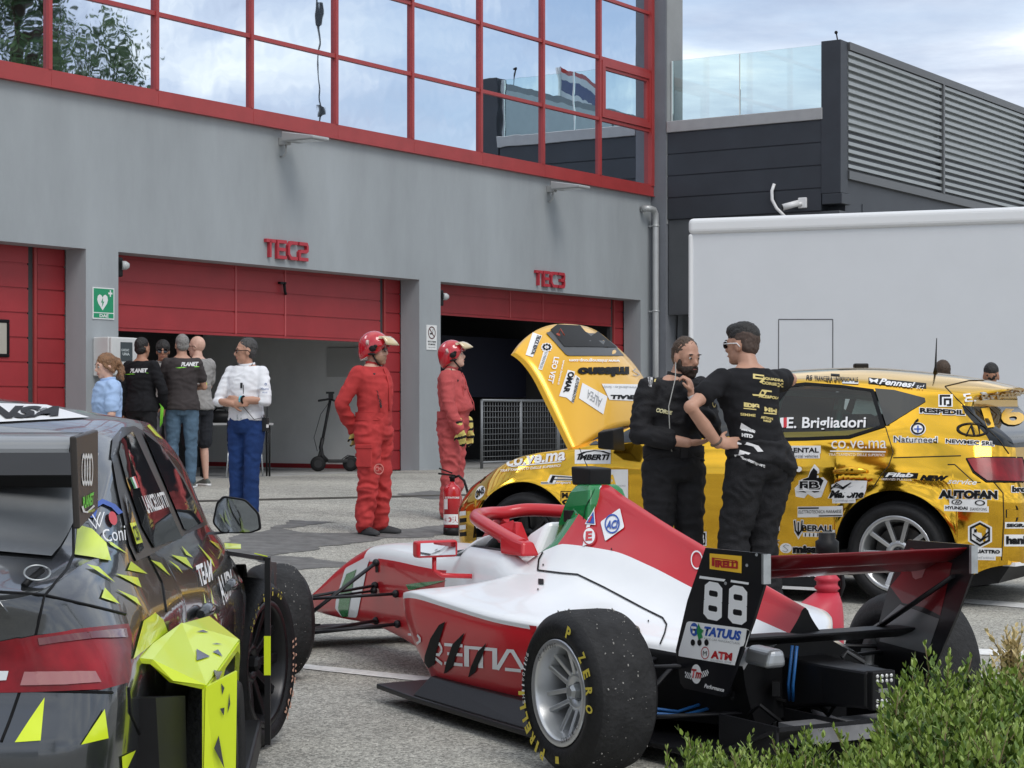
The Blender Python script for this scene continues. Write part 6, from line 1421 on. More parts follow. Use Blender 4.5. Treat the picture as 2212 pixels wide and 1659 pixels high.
    def head_ball(s, mb, off, r, R2=None):
        R = s.HR(); mb.ball(s.P('head') + R @ (V(*off) * s.k), tuple(q * s.k for q in r), 14, 10, 0, R if R2 is None else R @ R2)
    def body(s, mat=SKIN, hands='LR', legs=True):
        mb = MB(); s.torso(mb, -.008); hb_ = s.head_ball
        limb(mb, [s.P('neck') - V(0, 0, .02), s.P('neck').lerp(s.P('head'), .55)], [.062 * s.k, .056 * s.k])
        hb_(mb, (-.012, 0, .035), (.098, .077, .098)); hb_(mb, (.030, 0, -.045), (.062, .058, .072)); hb_(mb, (.055, 0, -.090), (.034, .034, .026)); hb_(mb, (.035, 0, .01), (.062, .066, .07))
        hb_(mb, (.100, 0, -.022), (.020, .014, .022)); hb_(mb, (.092, 0, .008), (.012, .010, .030)); hb_(mb, (.078, 0, .030), (.016, .05, .012)); hb_(mb, (.084, 0, -.062), (.012, .024, .010))
        for q in (1, -1): hb_(mb, (-.008, .076 * q, -.008), (.022, .008, .034)); hb_(mb, (.052, .040 * q, -.022), (.026, .020, .022))
        for n, q in (('L', 1), ('R', -1)):
            s.arm(mb, n)
            if n in hands: hand(mb, s.P('wr' + n), s.J['hd' + n], s.J['pn' + n], q, s.J['curl' + n])
            if legs: s.leg(mb, n, -.006)
        s.bodyo = remeshed(mb, 'body', mat, s.root, .008, 2)
        # eyes and mouth
        m = MB(); m2 = MB(); R = s.HR()
        for q in (1, -1):
            c = s.P('head') + R @ (V(.080, .032 * q, .008) * s.k); m.ball(c, .0098, 8, 6); c2 = s.P('head') + R @ (V(.0895, .031 * q, .007) * s.k); m2.ball(c2, .006, 8, 6)
            m2.ball(s.P('head') + R @ (V(.090, .034 * q, .032) * s.k), (.007, .019, .004), 8, 6, 0, R)
        e = m.build('eye', EYEW, s.root); m2.build('iris', HBLK, e)
        m = MB(); m.ball(s.P('head') + R @ (V(.092, 0, -.062) * s.k), (.007, .022, .006), 10, 6, 0, R); m.build('mouth', LIP, s.root)
        return s
    def hair(s, mat, style='short', name='hair'):
        mb = MB(); hb_ = s.head_ball; e = .008
        if style == 'short': hb_(mb, (-.022, 0, .050), (.098, .079, .094)); hb_(mb, (-.045, 0, .0), (.062, .074, .07))
        if style == 'crop': hb_(mb, (-.020, 0, .046), (.096, .0785, .094)); hb_(mb, (-.05, 0, .0), (.055, .072, .065))
        if style == 'top': hb_(mb, (-.012, 0, .062), (.104, .076, .086)); hb_(mb, (.04, 0, .088), (.065, .06, .05)); hb_(mb, (-.066, 0, .02), (.036, .055, .06))
        if style == 'mop':
            hb_(mb, (-.010, 0, .055), (.108, .088, .096)); hb_(mb, (-.045, 0, .0), (.07, .08, .08))
            for i in range(9): hb_(mb, (.085 - .004 * abs(i - 4), -.06 + .015 * i, .055 - .01 * (i % 2)), (.014, .014, .034))
        if style == 'tail':
            hb_(mb, (-.018, 0, .045), (.103, .086, .098)); hb_(mb, (-.05, 0, .0), (.065, .079, .08)); hb_(mb, (-.11, 0, .06), (.03, .03, .03))
            for i in range(26): a = i / 25; hb_(mb, (-.12 - .03 * sin(a * 3) + random.uniform(-.022, .022), random.uniform(-.035, .035), .06 - .20 * a), (.024, .024, .03))
            for i in range(10): hb_(mb, (.06 - .012 * i, .08 * (1 if i % 2 else -1), .03 - .01 * i), (.014, .010, .022))
        remeshed(mb, name, mat, s.root, .007, 1, .004, (40, 40, 30), s.seed); return s
    def beard(s, mat):
        mb = MB(); hb_ = s.head_ball; hb_(mb, (.040, 0, -.070), (.060, .0605, .052)); hb_(mb, (.062, 0, -.100), (.034, .036, .030)); hb_(mb, (.094, 0, -.048), (.010, .026, .006))
        for q in (1, -1): hb_(mb, (.012, .064 * q, -.045), (.026, .012, .045)); hb_(mb, (.088, .026 * q, -.062), (.012, .008, .020))
        remeshed(mb, 'beard', mat, s.root, .006, 1, .002, (50, 50, 50), s.seed); return s
    def glasses(s, mat, lens=None, temple=None, big=1.0):
        R = s.HR(); H = s.P('head'); g = MB(); l = MB()
        for q in (1, -1):
            c = V(.102, .033 * q, .004)
            pts = [H + R @ ((c + V(-.006 * abs(cos(a)), .026 * big * cos(a), .019 * big * sin(a))) * s.k) for a in [2 * pi * i / 16 for i in range(17)]]
            g.tube(pts, .0028, 6); l.add([p for p in pts[:-1]], [tuple(range(16))])
        g.tube([H + R @ (V(.103, -.01, .01) * s.k), H + R @ (V(.103, .01, .01) * s.k)], .0025, 6)
        o = g.build('glasses', mat, s.root); l.build('lens', lens or M('sunglass_lens', (.008, .008, .01), .05, spec=1), o)
        t = MB()
        for q in (1, -1): t.tube([H + R @ (V(*p) * s.k) for p in ((.095, .060 * q, .010), (.04, .080 * q, .012), (-.01, .084 * q, .012), (-.03, .082 * q, -.01))], .0035, 6)
        t.build('temple', temple or mat, o); return s
    def shoe(s, n, mat, sole=None, L=.285):
        a = s.P('ank' + n); d = s.J['toe' + n].normalized(); l = V(-d.y, d.x, 0); mb = MB(); rg = []
        b = V(a.x, a.y, 0) - d * .075
        for t, w, h in ((0, .026, .05), (.03, .036, .075), (.09, .038, .085), (.15, .042, .065), (.22, .047, .045), (.265, .036, .034), (.285, .012, .022)):
            c = b + d * t * L / .285
            rg.append([c + l * w * cos(q) * (1 if sin(q) > 0 else 1) + V(0, 0, max(.004, .012 + h * sin(q))) for q in [2 * pi * i / 14 for i in range(14)]])
        mb.loft(rg); o = mb.build('shoe', mat, s.root, sub=1)
        if sole:
            m = MB(); m.loft([[c + V(0, 0, 0) for c in [Vector((p.x, p.y, zz_)) for p in [r[0] for r in rg] + [r[7] for r in rg[::-1]]]] for zz_ in (0, .026)]); m.build('sole', sole, o)
        return s
    def garment(s, name, mat, fn, vox=.011, wr=.006, wf=(7, 7, 13), smooth=4, **k):
        mb = MB(); fn(mb); return remeshed(mb, name, mat, s.root, vox, smooth, wr, wf, s.seed + len(name), **k)
    def top(s, mat, e=.012, sleeve=.34, z0=.90, name='shirt', wr=.006, es=None, flare=0.0, cuff=None, collar=True):
        def fn(mb):
            s.torso(mb, e, z0, 1.49, ex=lambda z: flare * max(0, (1.15 - z) / .25))
            for n in 'LR': s.arm(mb, n, (es or e), sleeve, cuff)
        return s.garment(name, mat, fn, wr=wr)
    def collar(s, mat, h=.045):
        mb = MB(); c = s.P('neck'); ax = (s.P('head') - s.P('neck')).normalized()
        r = [[c + V(cos(a) * (.066 + .004 * i), sin(a) * (.068 + .004 * i), 0) + ax * (-.012 + h * .5 * i) - V(cos(a) * .012, 0, 0) + V(0, 0, -.016 * max(0, cos(a))) for a in [2 * pi * k / 20 for k in range(20)]] for i in range(3)]
        mb.loft([[q * 1 for q in x] for x in r], True, False); o = mb.build('collar', mat, s.root); o.modifiers.new('s', 'SOLIDIFY').thickness = .006; return s
    def trousers(s, mat, e=.018, t=1.0, hem=2.0, z1=1.06, wr=.007, name='trousers'):
        def fn(mb):
            s.torso(mb, e * .7, .84, z1)
            for n in 'LR': s.leg(mb, n, e, t, hem)
        return s.garment(name, mat, fn, wr=wr, wf=(8, 8, 11))
    def belt(s, mat, z=1.03, w=.04, e=.024, buckle=None):
        mb = MB(); c = s.J['pel'].lerp(s.J['waist'], (z - .95) / .14) * s.k; f = s.bulk
        rg = [ellring(c + V(0, 0, q), (.119 * f + e) * s.k, (.166 * f + e) * s.k, 28) for q in (-w / 2, w / 2)]; mb.loft(rg, True, False); o = mb.build('belt', mat, s.root); o.modifiers.new('s', 'SOLIDIFY').thickness = .006
        if buckle: m = MB(); m.box(c + V((.122 * f + e) * s.k, 0, 0), (.012, .05, w * 1.05)); m.build('buckle', buckle, o)
        return s
def glyph(parent, tree, items, mats, name='shirt_print'):
    g = MB()
    for sh, q, mi in items: stick(g, tree, sh, q, mi, .004)
    return g.build(name, mats, parent, True, fixn=False)
def cloth(name, col, var=.12, rough=.85): return M(name, col, rough, var=var, vscale=9, bump=.18, bscale=260, spec=.25)
FLUOG = M('neon_green_print', (.25, .75, .05), .5); WPR = M('white_print', (.7, .7, .7), .6); GPR = M('gold_print', (.62, .50, .18), .45); BLKP = cloth('black_cloth', (.010, .010, .012), .3)
def zc_(cx, cy, w, h, sl=0): return [(cx - w / 2, cy - h / 2), (cx + w / 2, cy - h / 2 + sl), (cx + w / 2, cy + h / 2 + sl), (cx - w / 2, cy + h / 2)]

# ---- two firefighters in red overalls
def overall(p, mat, e=.020):
    def fn(mb):
        p.torso(mb, e, .84, 1.49)
        for n in 'LR': p.arm(mb, n, .020, 1.0, .8); p.leg(mb, n, .030, 1.0, 1.25)
    o = p.garment('overall', mat, fn, wr=.014, wf=(6, 6, 10), fold=lambda q: .55 + .8 * (q.z < 1.0) + .5 * math.exp(-((q.z - 1.06 * p.k) / .06) ** 2))
    p.collar(mat, .06)
    m = MB(); c = p.J['pel'].lerp(p.J['waist'], .75) * p.k
    rg = []
    for i in range(9):
        z = -.035 + .07 * i / 8; rg.append(ellring(c + V(0, 0, z), (.118 * p.bulk + e + .006 - .004 * (i % 2)) * p.k, (.164 * p.bulk + e + .006 - .004 * (i % 2)) * p.k, 40))
    m.loft(rg, True, False); m.build('waistband', mat, p.root)
    m = MB(); pts = []
    for z in (1.48, 1.40, 1.30, 1.18, 1.10):
        cc = (p.J['waist'].lerp(p.J['chest'], (z - 1.09) / .21) if z < 1.3 else p.J['chest'].lerp(p.J['neck'], (z - 1.3) / .2)) * p.k
        rx = {1.48: .085, 1.40: .112, 1.30: .125, 1.18: .115 * (.5 + .5 * p.belly), 1.10: .110 * p.belly}[z]; pts.append(cc + V((rx * p.bulk + e + .006) * p.k + (.03 * (p.belly - 1) * 5 if z < 1.2 else 0), 0, 0))
    m.tube(pts, .012, 6, flat=.4); m.build('front_placket', mat, p.root)
    return o
def helmet(p, decals=True):
    R = p.HR(); H = p.P('head'); T = lambda a: H + R @ (V(*a) * p.k)
    HR_ = M('helmet_red', (.50, .010, .022), .18, coat=1.0, var=.12, vscale=12)
    mb = MB(); rg = []
    for i in range(13):
        a = -.55 + (pi / 2 + .55) * i / 12
        rg.append([T((-.01 + .142 * cos(a) * cos(t) * (1.02 if cos(t) < 0 else 1) if True else 0, .118 * cos(a) * sin(t), .035 + .142 * sin(a) - (.05 * max(0, -cos(t)) * (a < 0)) + (.09 * max(0, cos(t)) ** 2 * (a < -.05)))) for t in [2 * pi * k / 32 for k in range(32)]])
    mb.loft(rg, True, True); o = mb.build('helmet', HR_, p.root)
    m = MB(); rg = []
    for i in range(4):
        rg.append([T((.02 + (.125 + .075 * i / 3) * cos(t), (.121 + .012 * i / 3) * sin(t), .125 - .045 * i / 3 - .010 * i * i / 3)) for t in [-1.0 + 2.0 * k / 14 for k in range(15)]])
    m.loft(rg, False, False); v = m.build('visor_peak', M('pale_visor', (.62, .50, .30), .12, coat=1), o); v.modifiers.new('s', 'SOLIDIFY').thickness = .006
    m = MB(); rg = [[T((-.01 + (.144 + .003 * i) * cos(t), .120 * sin(t), .128 - .012 * i)) for t in [-1.1 + 2.2 * k / 14 for k in range(15)]] for i in range(3)]; m.loft(rg, False, False); m.build('visor_band', M('visor_trim', (.60, .50, .34), .25), o)
    m = MB()
    for q in (1, -1): m.ball(T((.005, .121 * q, .015)), (.034, .012, .028), 10, 8, 0, R); m.ball(T((.03, .119 * q, .035)), (.02, .012, .016), 10, 8, 0, R); m.ball(T((-.005, .112 * q, -.035)), (.038, .012, .012), 10, 8, 0, R)
    m.build('ear_mount', BLACK, o)
    m = MB()
    for q in (1, -1):
        m.tube([T((-.05, .120 * q, .07)), T((-.03, .123 * q, .07))], .022, 10)
    m.build('helmet_badge', M('badge_white', (.6, .45, .42), .5), o)
    m = MB(); m.tube([T((.0, .10, -.04)), T((.035, .06, -.115)), T((.045, 0, -.135)), T((.035, -.06, -.115)), T((.0, -.10, -.04))], .008, 6); m.build('chin_strap', BLACK, p.root); return o
def glove(p, n, q):
    m = MB(); w = p.P('wr' + n); d = p.J['hd' + n].normalized(); hand(m, w + d * .01, d, p.J['pn' + n], q, p.J['curl' + n], 1.35)
    limb(m, [w - d * .09, w + d * .02], [.052, .046]); gl = remeshed(m, 'glove', None, p.root, .008, 1, mats=[M('glove_yellow', (.62, .52, .15), .8), BLACK], mfun=lambda c: 1 if (int(((c - w).dot(d) + .2) / .026) % 3 == 1) else 0); return gl
F1p = Person('helmeted marshal in bright red overalls with hands behind back', 807, 18.0, -28, 1.80); p = F1p
for n, q in (('L', 1), ('R', -1)):
    p.J['sh' + n] = V(-.04, .19 * q, 1.43); p.J['elb' + n] = V(-.17, .27 * q, 1.16); p.J['wr' + n] = V(-.17, .07 * q, .93); p.J['hd' + n] = V(-.1, -.3 * q, -.7); p.J['pn' + n] = V(-1, 0, 0); p.J['ank' + n] = V(-.02, .125 * q, .09); p.J['toe' + n] = V(1, .35 * q, 0)
p.hy = 18; p.bulk = 1.06; p.belly = 1.08; p.body(SKINP, hands='L'); p.beard(M('ginger_beard', (.34, .20, .13), .7)); overall(p, cloth('bright_red_cloth', (.46, .045, .045))); helmet(p); p.glasses(INK)
glove(p, 'R', -1)
for n in 'LR': p.shoe(n, M('dark_shoe', (.03, .032, .035), .7))
RD = M('radio_black', (.012, .012, .013), .4)
def coil(pt, a, b, c):
    m = MB(); pts = []
    for i in range(60):
        t = i / 59; q = a.lerp(b, t) if t < .5 else b.lerp(a, 0); q = a * (1 - t) ** 2 + b * 2 * t * (1 - t) + c * t * t; pts.append(q + V(0, sin(i * 1.6) * .008, cos(i * 1.6) * .008))
    m.tube(pts, .0035, 5); m.build('coil_cable', RD, pt)
k_ = p.k; m = MB(); m.box(V(.085, -.125, 1.40) * k_, (.03, .045, .075)); m.build('radio_mic', RD, p.root, bevel=.008)
coil(p.root, V(.10, -.13, 1.36) * k_, V(.20, -.155, .98) * k_, V(.125, -.085, 1.24) * k_)
m = MB()
th = p.J['hipR'].lerp(p.J['kneeR'], .52) * k_
m.box(th + V(.03, -.115, 0), (.16, .02, .20)); m.box(th + V(.03, -.122, .085), (.18, .016, .04)); m.build('thigh_pocket', cloth('bright_red_cloth', (.46, .045, .045)), p.root, bevel=.008)
tr_ = wtree([o for o in p.root.children if o.type == 'MESH' and o.name.startswith(('overall', 'thigh'))])
glyph(p.root, tr_, [(disc2d(20, .8), zc_(818, 1013, 22, 24), 0), (text2d('CFR', .02), zc_(818, 1013, 16, 10), 0), (text2d('C', .05), zc_(868, 936, 5, 9), 0)], [M('faded_print', (.62, .22, .20), .8)], 'embroidery')
F2p = Person('helmeted marshal in faded red overalls wearing yellow gloves', 976, 19.9, -12, 1.76); p = F2p
p.J['elbR'] = V(.03, -.245, 1.15); p.J['wrR'] = V(.14, -.24, .90); p.J['hdR'] = V(.25, .05, -1); p.J['pnR'] = V(-.3, 1, 0); p.J['wrL'] = V(.12, .24, .90)
p.hy = 10; p.hp = -14; p.belly = 1.35; p.bulk = 1.05; p.body(SKINP, hands=''); overall(p, cloth('faded_red_cloth', (.46, .085, .085), .18)); helmet(p)
glove(p, 'R', -1); glove(p, 'L', 1)
for n in 'LR': p.shoe(n, M('dusty_shoe', (.12, .10, .08), .8))
k_ = p.k; m = MB(); m.box(V(.07, -.13, 1.36) * k_, (.04, .05, .11), Matrix.Rotation(.35, 3, 'Y')); m.tube([V(.07, -.13, 1.41) * k_, V(.02, -.12, 1.52) * k_], .006, 6); q = m.build('radio', RD, p.root, bevel=.008)
m = MB(); m.box(V(.092, -.13, 1.33) * k_, (.01, .035, .03)); m.build('radio_label', WHITE, q)
m = MB(); m.box(V(.145, -.07, 1.28) * k_, (.02, .11, .13)); m.box(V(.158, -.07, 1.335) * k_, (.012, .12, .04)); m.build('chest_pocket', cloth('faded_red_cloth', (.46, .085, .085)), p.root, bevel=.006)

# ---- official in white shirt, arms crossed
p = Person('man in white shirt and navy trousers standing with arms crossed', 533, 18.8, -112, 1.715)
for n, q in (('L', 1), ('R', -1)): p.J['sh' + n] = V(0, .172 * q, 1.435); p.J['elb' + n] = V(.09, .265 * q, 1.16)
p.J['wrL'] = V(.20, .03, 1.17); p.J['hdL'] = V(0, -1, .05); p.J['pnL'] = V(-1, 0, 0); p.J['wrR'] = V(.225, -.03, 1.13); p.J['hdR'] = V(-.1, 1, .1); p.J['pnR'] = V(-1, 0, 0)
p.hy = -52; p.J['ankL'] = V(.06, .08, .09); p.J['kneeL'] = V(.06, .09, .50); p.belly = 1.12
p.body(SKIN); p.hair(M('dark_grey_hair', (.045, .043, .042), .6, var=.4, vscale=60, bump=.4), 'short'); p.glasses(INK, M('clear_glass', (.5, .5, .5), .05, alpha=.12))
sh = p.top(cloth('white_cloth', (.78, .79, .82), .04), .020, .56, .97, wr=.009, es=.014, cuff=1.5); p.collar(cloth('white_cloth', (.78, .79, .82)), .05)
p.trousers(cloth('navy_cloth', (.014, .040, .14), .25), .020, 1.0, 2.2); p.belt(M('brown_belt', (.04, .025, .018), .5), 1.005, .04, .022, STEEL)
for n in 'LR': p.shoe(n, M('navy_shoe', (.02, .03, .06), .6), WHITE)
m = MB(); m.box(V(.02, .22, .93) * p.k, (.04, .055, .13)); m.tube([V(.02, .235, .99) * p.k, V(.02, .24, 1.15) * p.k], .006, 6); q = m.build('radio', RD, p.root, bevel=.008)
m = MB(); m.box(V(.035, .25, .915) * p.k, (.03, .01, .03)); m.build('radio_label', WHITE, q)
m = MB(); m.tube([V(.02, .21, 1.0) * p.k, V(.14, .16, .98) * p.k, V(.15, .05, 1.10) * p.k, V(.155, .05, 1.30) * p.k, V(.10, .06, 1.42) * p.k, V(.0, .08, 1.55) * p.k], .004, 5); m.box(V(.155, .03, 1.31) * p.k, (.012, .02, .05)); m.build('earpiece_cable', RD, p.root)
m = MB(); w = p.P('wrL'); m.tube([w + V(0, .045, 0) + V(cos(a) * .034, 0, sin(a) * .034) for a in [2 * pi * i / 14 for i in range(15)]], .009, 6); m.build('wristband', INK, p.root); m = MB(); m.tube([w + V(0, .02, 0) + V(cos(a) * .033, 0, sin(a) * .033) for a in [2 * pi * i / 14 for i in range(15)]], .008, 6); m.build('watch', M('cyan_band', (.15, .5, .6), .5), p.root)
tr_ = wtree([sh]); glyph(p.root, tr_, [(disc2d(12, .6), zc_(574, 943 - 1659 * 0 - 0, 5, 6), 0)] + [(text2d('Misano', .0), zc_(572, 840, 16, 5), 0), (text2d('World', .0), zc_(572, 848, 10, 4), 0), (disc2d(12, .6), zc_(574, 830, 5, 5), 0)], [M('logo_navy', (.12, .16, .32), .6)], 'shirt_print')

# ---- group by the garage
p = Person('grey-haired man in dark T-shirt and jeans seen from behind', 393, 22.8, 98, 1.77)
for n, q in (('L', 1), ('R', -1)): p.J['elb' + n] = V(.10, .25 * q, 1.17); p.J['wr' + n] = V(.22, .02 * q, 1.16); p.J['hd' + n] = V(0, -q, .1); p.J['pn' + n] = V(-1, 0, 0); p.J['ank' + n] = V(0, .10 * q, .09)
p.hy = 12; p.body(SKIN); p.hair(HGRY, 'crop'); p.glasses(INK); sh = p.top(cloth('charcoal_cotton', (.050, .042, .042)), .018, .30, .86, wr=.008, es=.016, flare=.02); p.trousers(cloth('denim', (.085, .14, .20), .25), .014, 1.0, 1.7)
for n in 'LR': p.shoe(n, M('grey_trainer', (.10, .11, .10), .7), WHITE)
tr_ = wtree([sh]); gp = lambda cx, cy: [(text2d('PLANET', .06, .25), zc_(cx, cy, 38, 9, -1), 0), (strokes2d([[(0, .3), (.3, .5), (1, .8)]], .3), zc_(cx - 4, cy + 7, 46, 5, -1), 1)]
glyph(p.root, tr_, gp(410, 787), [WPR, FLUOG])
p = Person('dark-haired man in black long-sleeved top with neon print on back', 306, 22.6, 66, 1.72)
p.J['elbR'] = V(.02, -.28, 1.15); p.J['wrR'] = V(.14, -.20, .98); p.body(SKIN2); p.hair(HBLK, 'short'); sh = p.top(BLKP, .020, 1.0, .86, wr=.008, es=.020, flare=.02); p.trousers(cloth('black_trousers', (.015, .015, .017)), .014)
for n in 'LR': p.shoe(n, BLACK)
tr_ = wtree([sh]); glyph(p.root, tr_, gp(300, 801), [WPR, FLUOG]); m = MB()
for i in range(9): a = random.uniform(-1, 1); m.tube([V(.06, -.19, .99), V(.09 + .03 * a, -.22, .93), V(.07 + .03 * a, -.22, .86 - .02 * i % 3)], .006, 5)
m.build('neon_lanyard', FLUOG, p.root)
p = Person('young man in sunglasses and light grey shirt facing the camera', 352, 23.6, -82, 1.72)
p.body(SKIN2); p.hair(HBLK, 'mop'); p.glasses(INK, big=1.15); p.top(cloth('grey_cotton', (.30, .29, .28)), .018, .34, .88, wr=.007); p.collar(cloth('grey_cotton', (.30, .29, .28))); p.trousers(cloth('pale_grey_trousers', (.20, .20, .23)), .016)
for n in 'LR': p.shoe(n, BLACK)
p = Person('bald man in grey shirt and dark shorts beside the jeans man', 427, 23.4, 138, 1.77)
p.J['elbL'] = V(.12, .25, 1.18); p.J['wrL'] = V(.22, .03, 1.16); p.J['elbR'] = V(.10, -.25, 1.18); p.J['wrR'] = V(.22, -.03, 1.13)
for n, q in (('L', 1), ('R', -1)): p.J['hd' + n] = V(0, -q, 0); p.J['pn' + n] = V(-1, 0, 0)
p.hy = 22; p.belly = 1.15; p.body(SKINP); p.glasses(INK); sh = p.top(cloth('grey_cotton', (.30, .29, .28)), .022, .36, .86, wr=.008, flare=.02); p.trousers(cloth('dark_shorts', (.022, .024, .03)), .026, .46)
for n in 'LR': p.shoe(n, M('grey_trainer', (.10, .11, .10), .7), WHITE)
tr_ = wtree([sh]); glyph(p.root, tr_, [(text2d('A', .03), zc_(441, 812, 6, 12), 0), (disc2d(12, .6), zc_(443, 832, 8, 16), 0)], [FLUO])
p = Person('woman with ponytail in light blue shirt beside the wall cabinet', 232, 17.2, 206, 1.53)
p.bulk = .96; p.J['elbL'] = V(.02, .24, 1.16); p.J['wrL'] = V(.10, .20, .95); p.hy = 6; p.hp = 8; p.body(SKINP); p.hair(HFAIR, 'tail'); p.top(cloth('light_blue_cloth', (.36, .50, .74), .06), .030, .36, .84, wr=.010, es=.024, flare=.03); p.collar(cloth('light_blue_cloth', (.36, .50, .74))); p.trousers(cloth('navy_cloth', (.014, .040, .14)), .016)
for n in 'LR': p.shoe(n, BLACK)

# ---- the two drivers by the gold car
SUIT = M('black_nomex', (.011, .011, .013), .75, var=.3, vscale=10, bump=.3, bscale=120, spec=.3)
p = Person('bearded driver in black race suit with hand raised to his mouth', 1455, 12.6, -70, 1.755)
p.shift('neck', (0, .03, 0)); p.shift('head', (.01, .075, -.01))
p.J['shL'] = V(.0, .18, 1.43); p.J['shR'] = V(.02, -.18, 1.43); p.J['elbR'] = V(.13, -.30, 1.145); p.J['wrR'] = V(.245, -.02, 1.125); p.J['hdR'] = V(.1, 1, .02); p.J['pnR'] = V(-.4, 0, 1)
p.J['elbL'] = V(.26, .16, 1.17); p.J['wrL'] = V(.21, .02, 1.38); p.J['hdL'] = V(-.06, -.25, 1); p.J['pnL'] = V(-.8, -.4, .0); p.J['curlL'] = 1.15
p.J['elbR'], p.J['wrR'], p.J['hdR'], p.J['pnR'] = V(.12, -.27, 1.14), V(.24, -.03, 1.10), V(.12, 1, .02), V(-.3, .0, 1)
p.J['elbL'] = V(.23, .15, 1.17); p.J['wrL'] = V(.215, .03, 1.40); p.J['hdL'] = V(-.12, -.2, 1); p.J['pnL'] = V(-.6, -.7, 0); p.J['curlL'] = 1.25; p.J['elbR'] = V(.07, -.275, 1.14); p.J['wrR'] = V(.255, -.02, 1.09); p.J['hdR'] = V(.12, 1, .02); p.J['pnR'] = V(-.4, 0, 1); p.J['curlR'] = .35
p.hy = 14; p.hp = 8; p.bulk = 1.06; p.body(SKIN); p.hair(HBRN, 'crop'); p.beard(M('dark_beard', (.030, .018, .012), .7, var=.3, vscale=60, bump=.4))
sh = p.top(SUIT, .024, .80, .92, name='race_suit_top', wr=.013, es=.026, cuff=1.3); p.collar(SUIT, .06); p.trousers(SUIT, .026, 1.0, 2.0, name='race_suit_legs', wr=.012); p.belt(SUIT, 1.03, .07, .030, M('buckle_black', (.02, .02, .022), .3))
for n in 'LR': p.shoe(n, BLACK)
m = MB(); w = p.P('wrL'); d = (p.P('elbL') - w).normalized(); a = d.orthogonal().normalized(); b = d.cross(a); m.loft([[w + d * t + a * .036 * cos(q) + b * .036 * sin(q) for q in [2 * pi * i / 18 for i in range(18)]] for t in (.005, .03)], True, False); m.build('wristband', WHITE, p.root)
m = MB(); h0 = p.P('head') + p.HR() @ V(-.0, -.08, -.03); m.tube([h0, h0 + V(.06, -.03, -.10), V(.19, -.12, 1.30), V(.17, -.10, 1.05), V(.15, -.08, 1.02)], .0035, 5); m.build('earpiece_cable', M('pale_cable', (.35, .35, .33), .5), p.root)
tr_ = wtree([sh]); ZD = lambda a, b: (1332.7 + .3230 * a, 674 + .3230 * b)
glyph(p.root, tr_, [(text2d('SQUADRA', .06, .25), [ZD(240, 600), ZD(385, 640), ZD(375, 668), ZD(235, 640)], 1), (text2d('CORSE', .06, .25), [ZD(262, 640), ZD(372, 662), ZD(370, 688), ZD(258, 668)], 1), (text2d('SPARCO', .03), [ZD(205, 430), ZD(240, 440), ZD(232, 505), ZD(215, 500)], 0), (grid2d(2, 2), [ZD(255, 432), ZD(266, 430), ZD(255, 470), ZD(246, 468)], 2), (poly2d([(0, 0), (.5, 1), (1, 0)]), [ZD(95, 555), ZD(135, 550), ZD(138, 570), ZD(98, 585)], 0), (disc2d(16, .7), [ZD(636, 575), ZD(660, 575), ZD(660, 640), ZD(636, 640)], 2)], [WPR, M('pale_gold_print', (.66, .62, .36), .5), GPR])

p = Person('driver in black T-shirt with sunglasses leaning one arm on the gold car', 1620, 12.2, 118, 1.83)
p.shift('chest', (.02, 0, 0)); p.shift('neck', (.05, -.03, -.01)); p.shift('head', (.09, -.02, -.01)); p.shift('pel hipL hipR', (-.04, -.05, 0)); p.shift('waist', (-.03, -.03, 0))
p.J['shL'] = V(.02, .19, 1.42); p.J['shR'] = V(.05, -.21, 1.42)
p.J['elbL'] = V(-.06, .46, 1.26); p.J['wrL'] = V(-.06, .27, 1.045); p.J['hdL'] = V(-.2, -1, .05); p.J['pnL'] = V(.9, -.1, -.2); p.J['curlL'] = .15
p.J['elbR'] = V(.20, -.44, 1.43); p.J['wrR'] = V(.44, -.48, 1.44); p.J['hdR'] = V(1, .1, -.1); p.J['pnR'] = V(0, 0, -1); p.J['curlR'] = .2
p.J['ankR'] = V(-.02, -.10, .09); p.J['kneeR'] = V(.02, -.10, .5); p.J['ankL'] = V(.02, .10, .09)
p.hy = 26; p.bulk = 1.03; p.body(SKIN); p.hair(M('shaved_hair', (.07, .045, .035), .7, var=.3, vscale=60), 'crop', 'shaved_sides'); p.hair(HBLK, 'top'); p.glasses(INK, temple=WHITE)
sh = p.top(BLKP, .016, .27, .94, wr=.008, es=.016); leg = p.trousers(SUIT, .034, 1.0, 2.0, name='race_suit_legs', wr=.013)
m = MB(); p.torso(m, .034, .96, 1.09); p_ = [V(.0, .20, 1.02), V(.05, .16, .93), V(-.11, .12, .95), V(-.15, 0, .97), V(-.12, -.14, .92), V(-.02, -.20, .84)]
m.tube([q * p.k + V(-.03, -.04, 0) for q in p_], [.03, .045, .05, .05, .055, .04], 10); sl_ = remeshed(m, 'tied_sleeves', SUIT, p.root, .011, 3, .014, (8, 8, 14), 3)
for n in 'LR': p.shoe(n, BLACK)
m = MB(); w = p.P('wrL'); d = (p.P('elbL') - w).normalized(); a = d.orthogonal().normalized(); b = d.cross(a); m.tube([w + d * .015 + a * .036 * cos(q) + b * .036 * sin(q) for q in [2 * pi * i / 18 for i in range(19)]], .007, 6); m.build('bracelet', M('bead_brown', (.10, .07, .05), .6, var=.6, vscale=90), p.root)
tr_ = wtree([sh, leg, sl_]); L2 = lambda x0, y0, x1, y1, dy: [ZD(x0, y0), ZD(x1, y0 + dy), ZD(x1, y1 + dy), ZD(x0, y1)]
it = [(strokes2d([[(.95, .95), (.05, .95), (.05, .55), (.95, .55), (.6, .05)]], .2), L2(912, 418, 985, 470, 8), 0), (text2d('SQUADRA', .05), L2(975, 434, 1112, 454, 18), 0), (text2d('CORSE', .05), L2(965, 462, 1066, 482, 12), 0)]
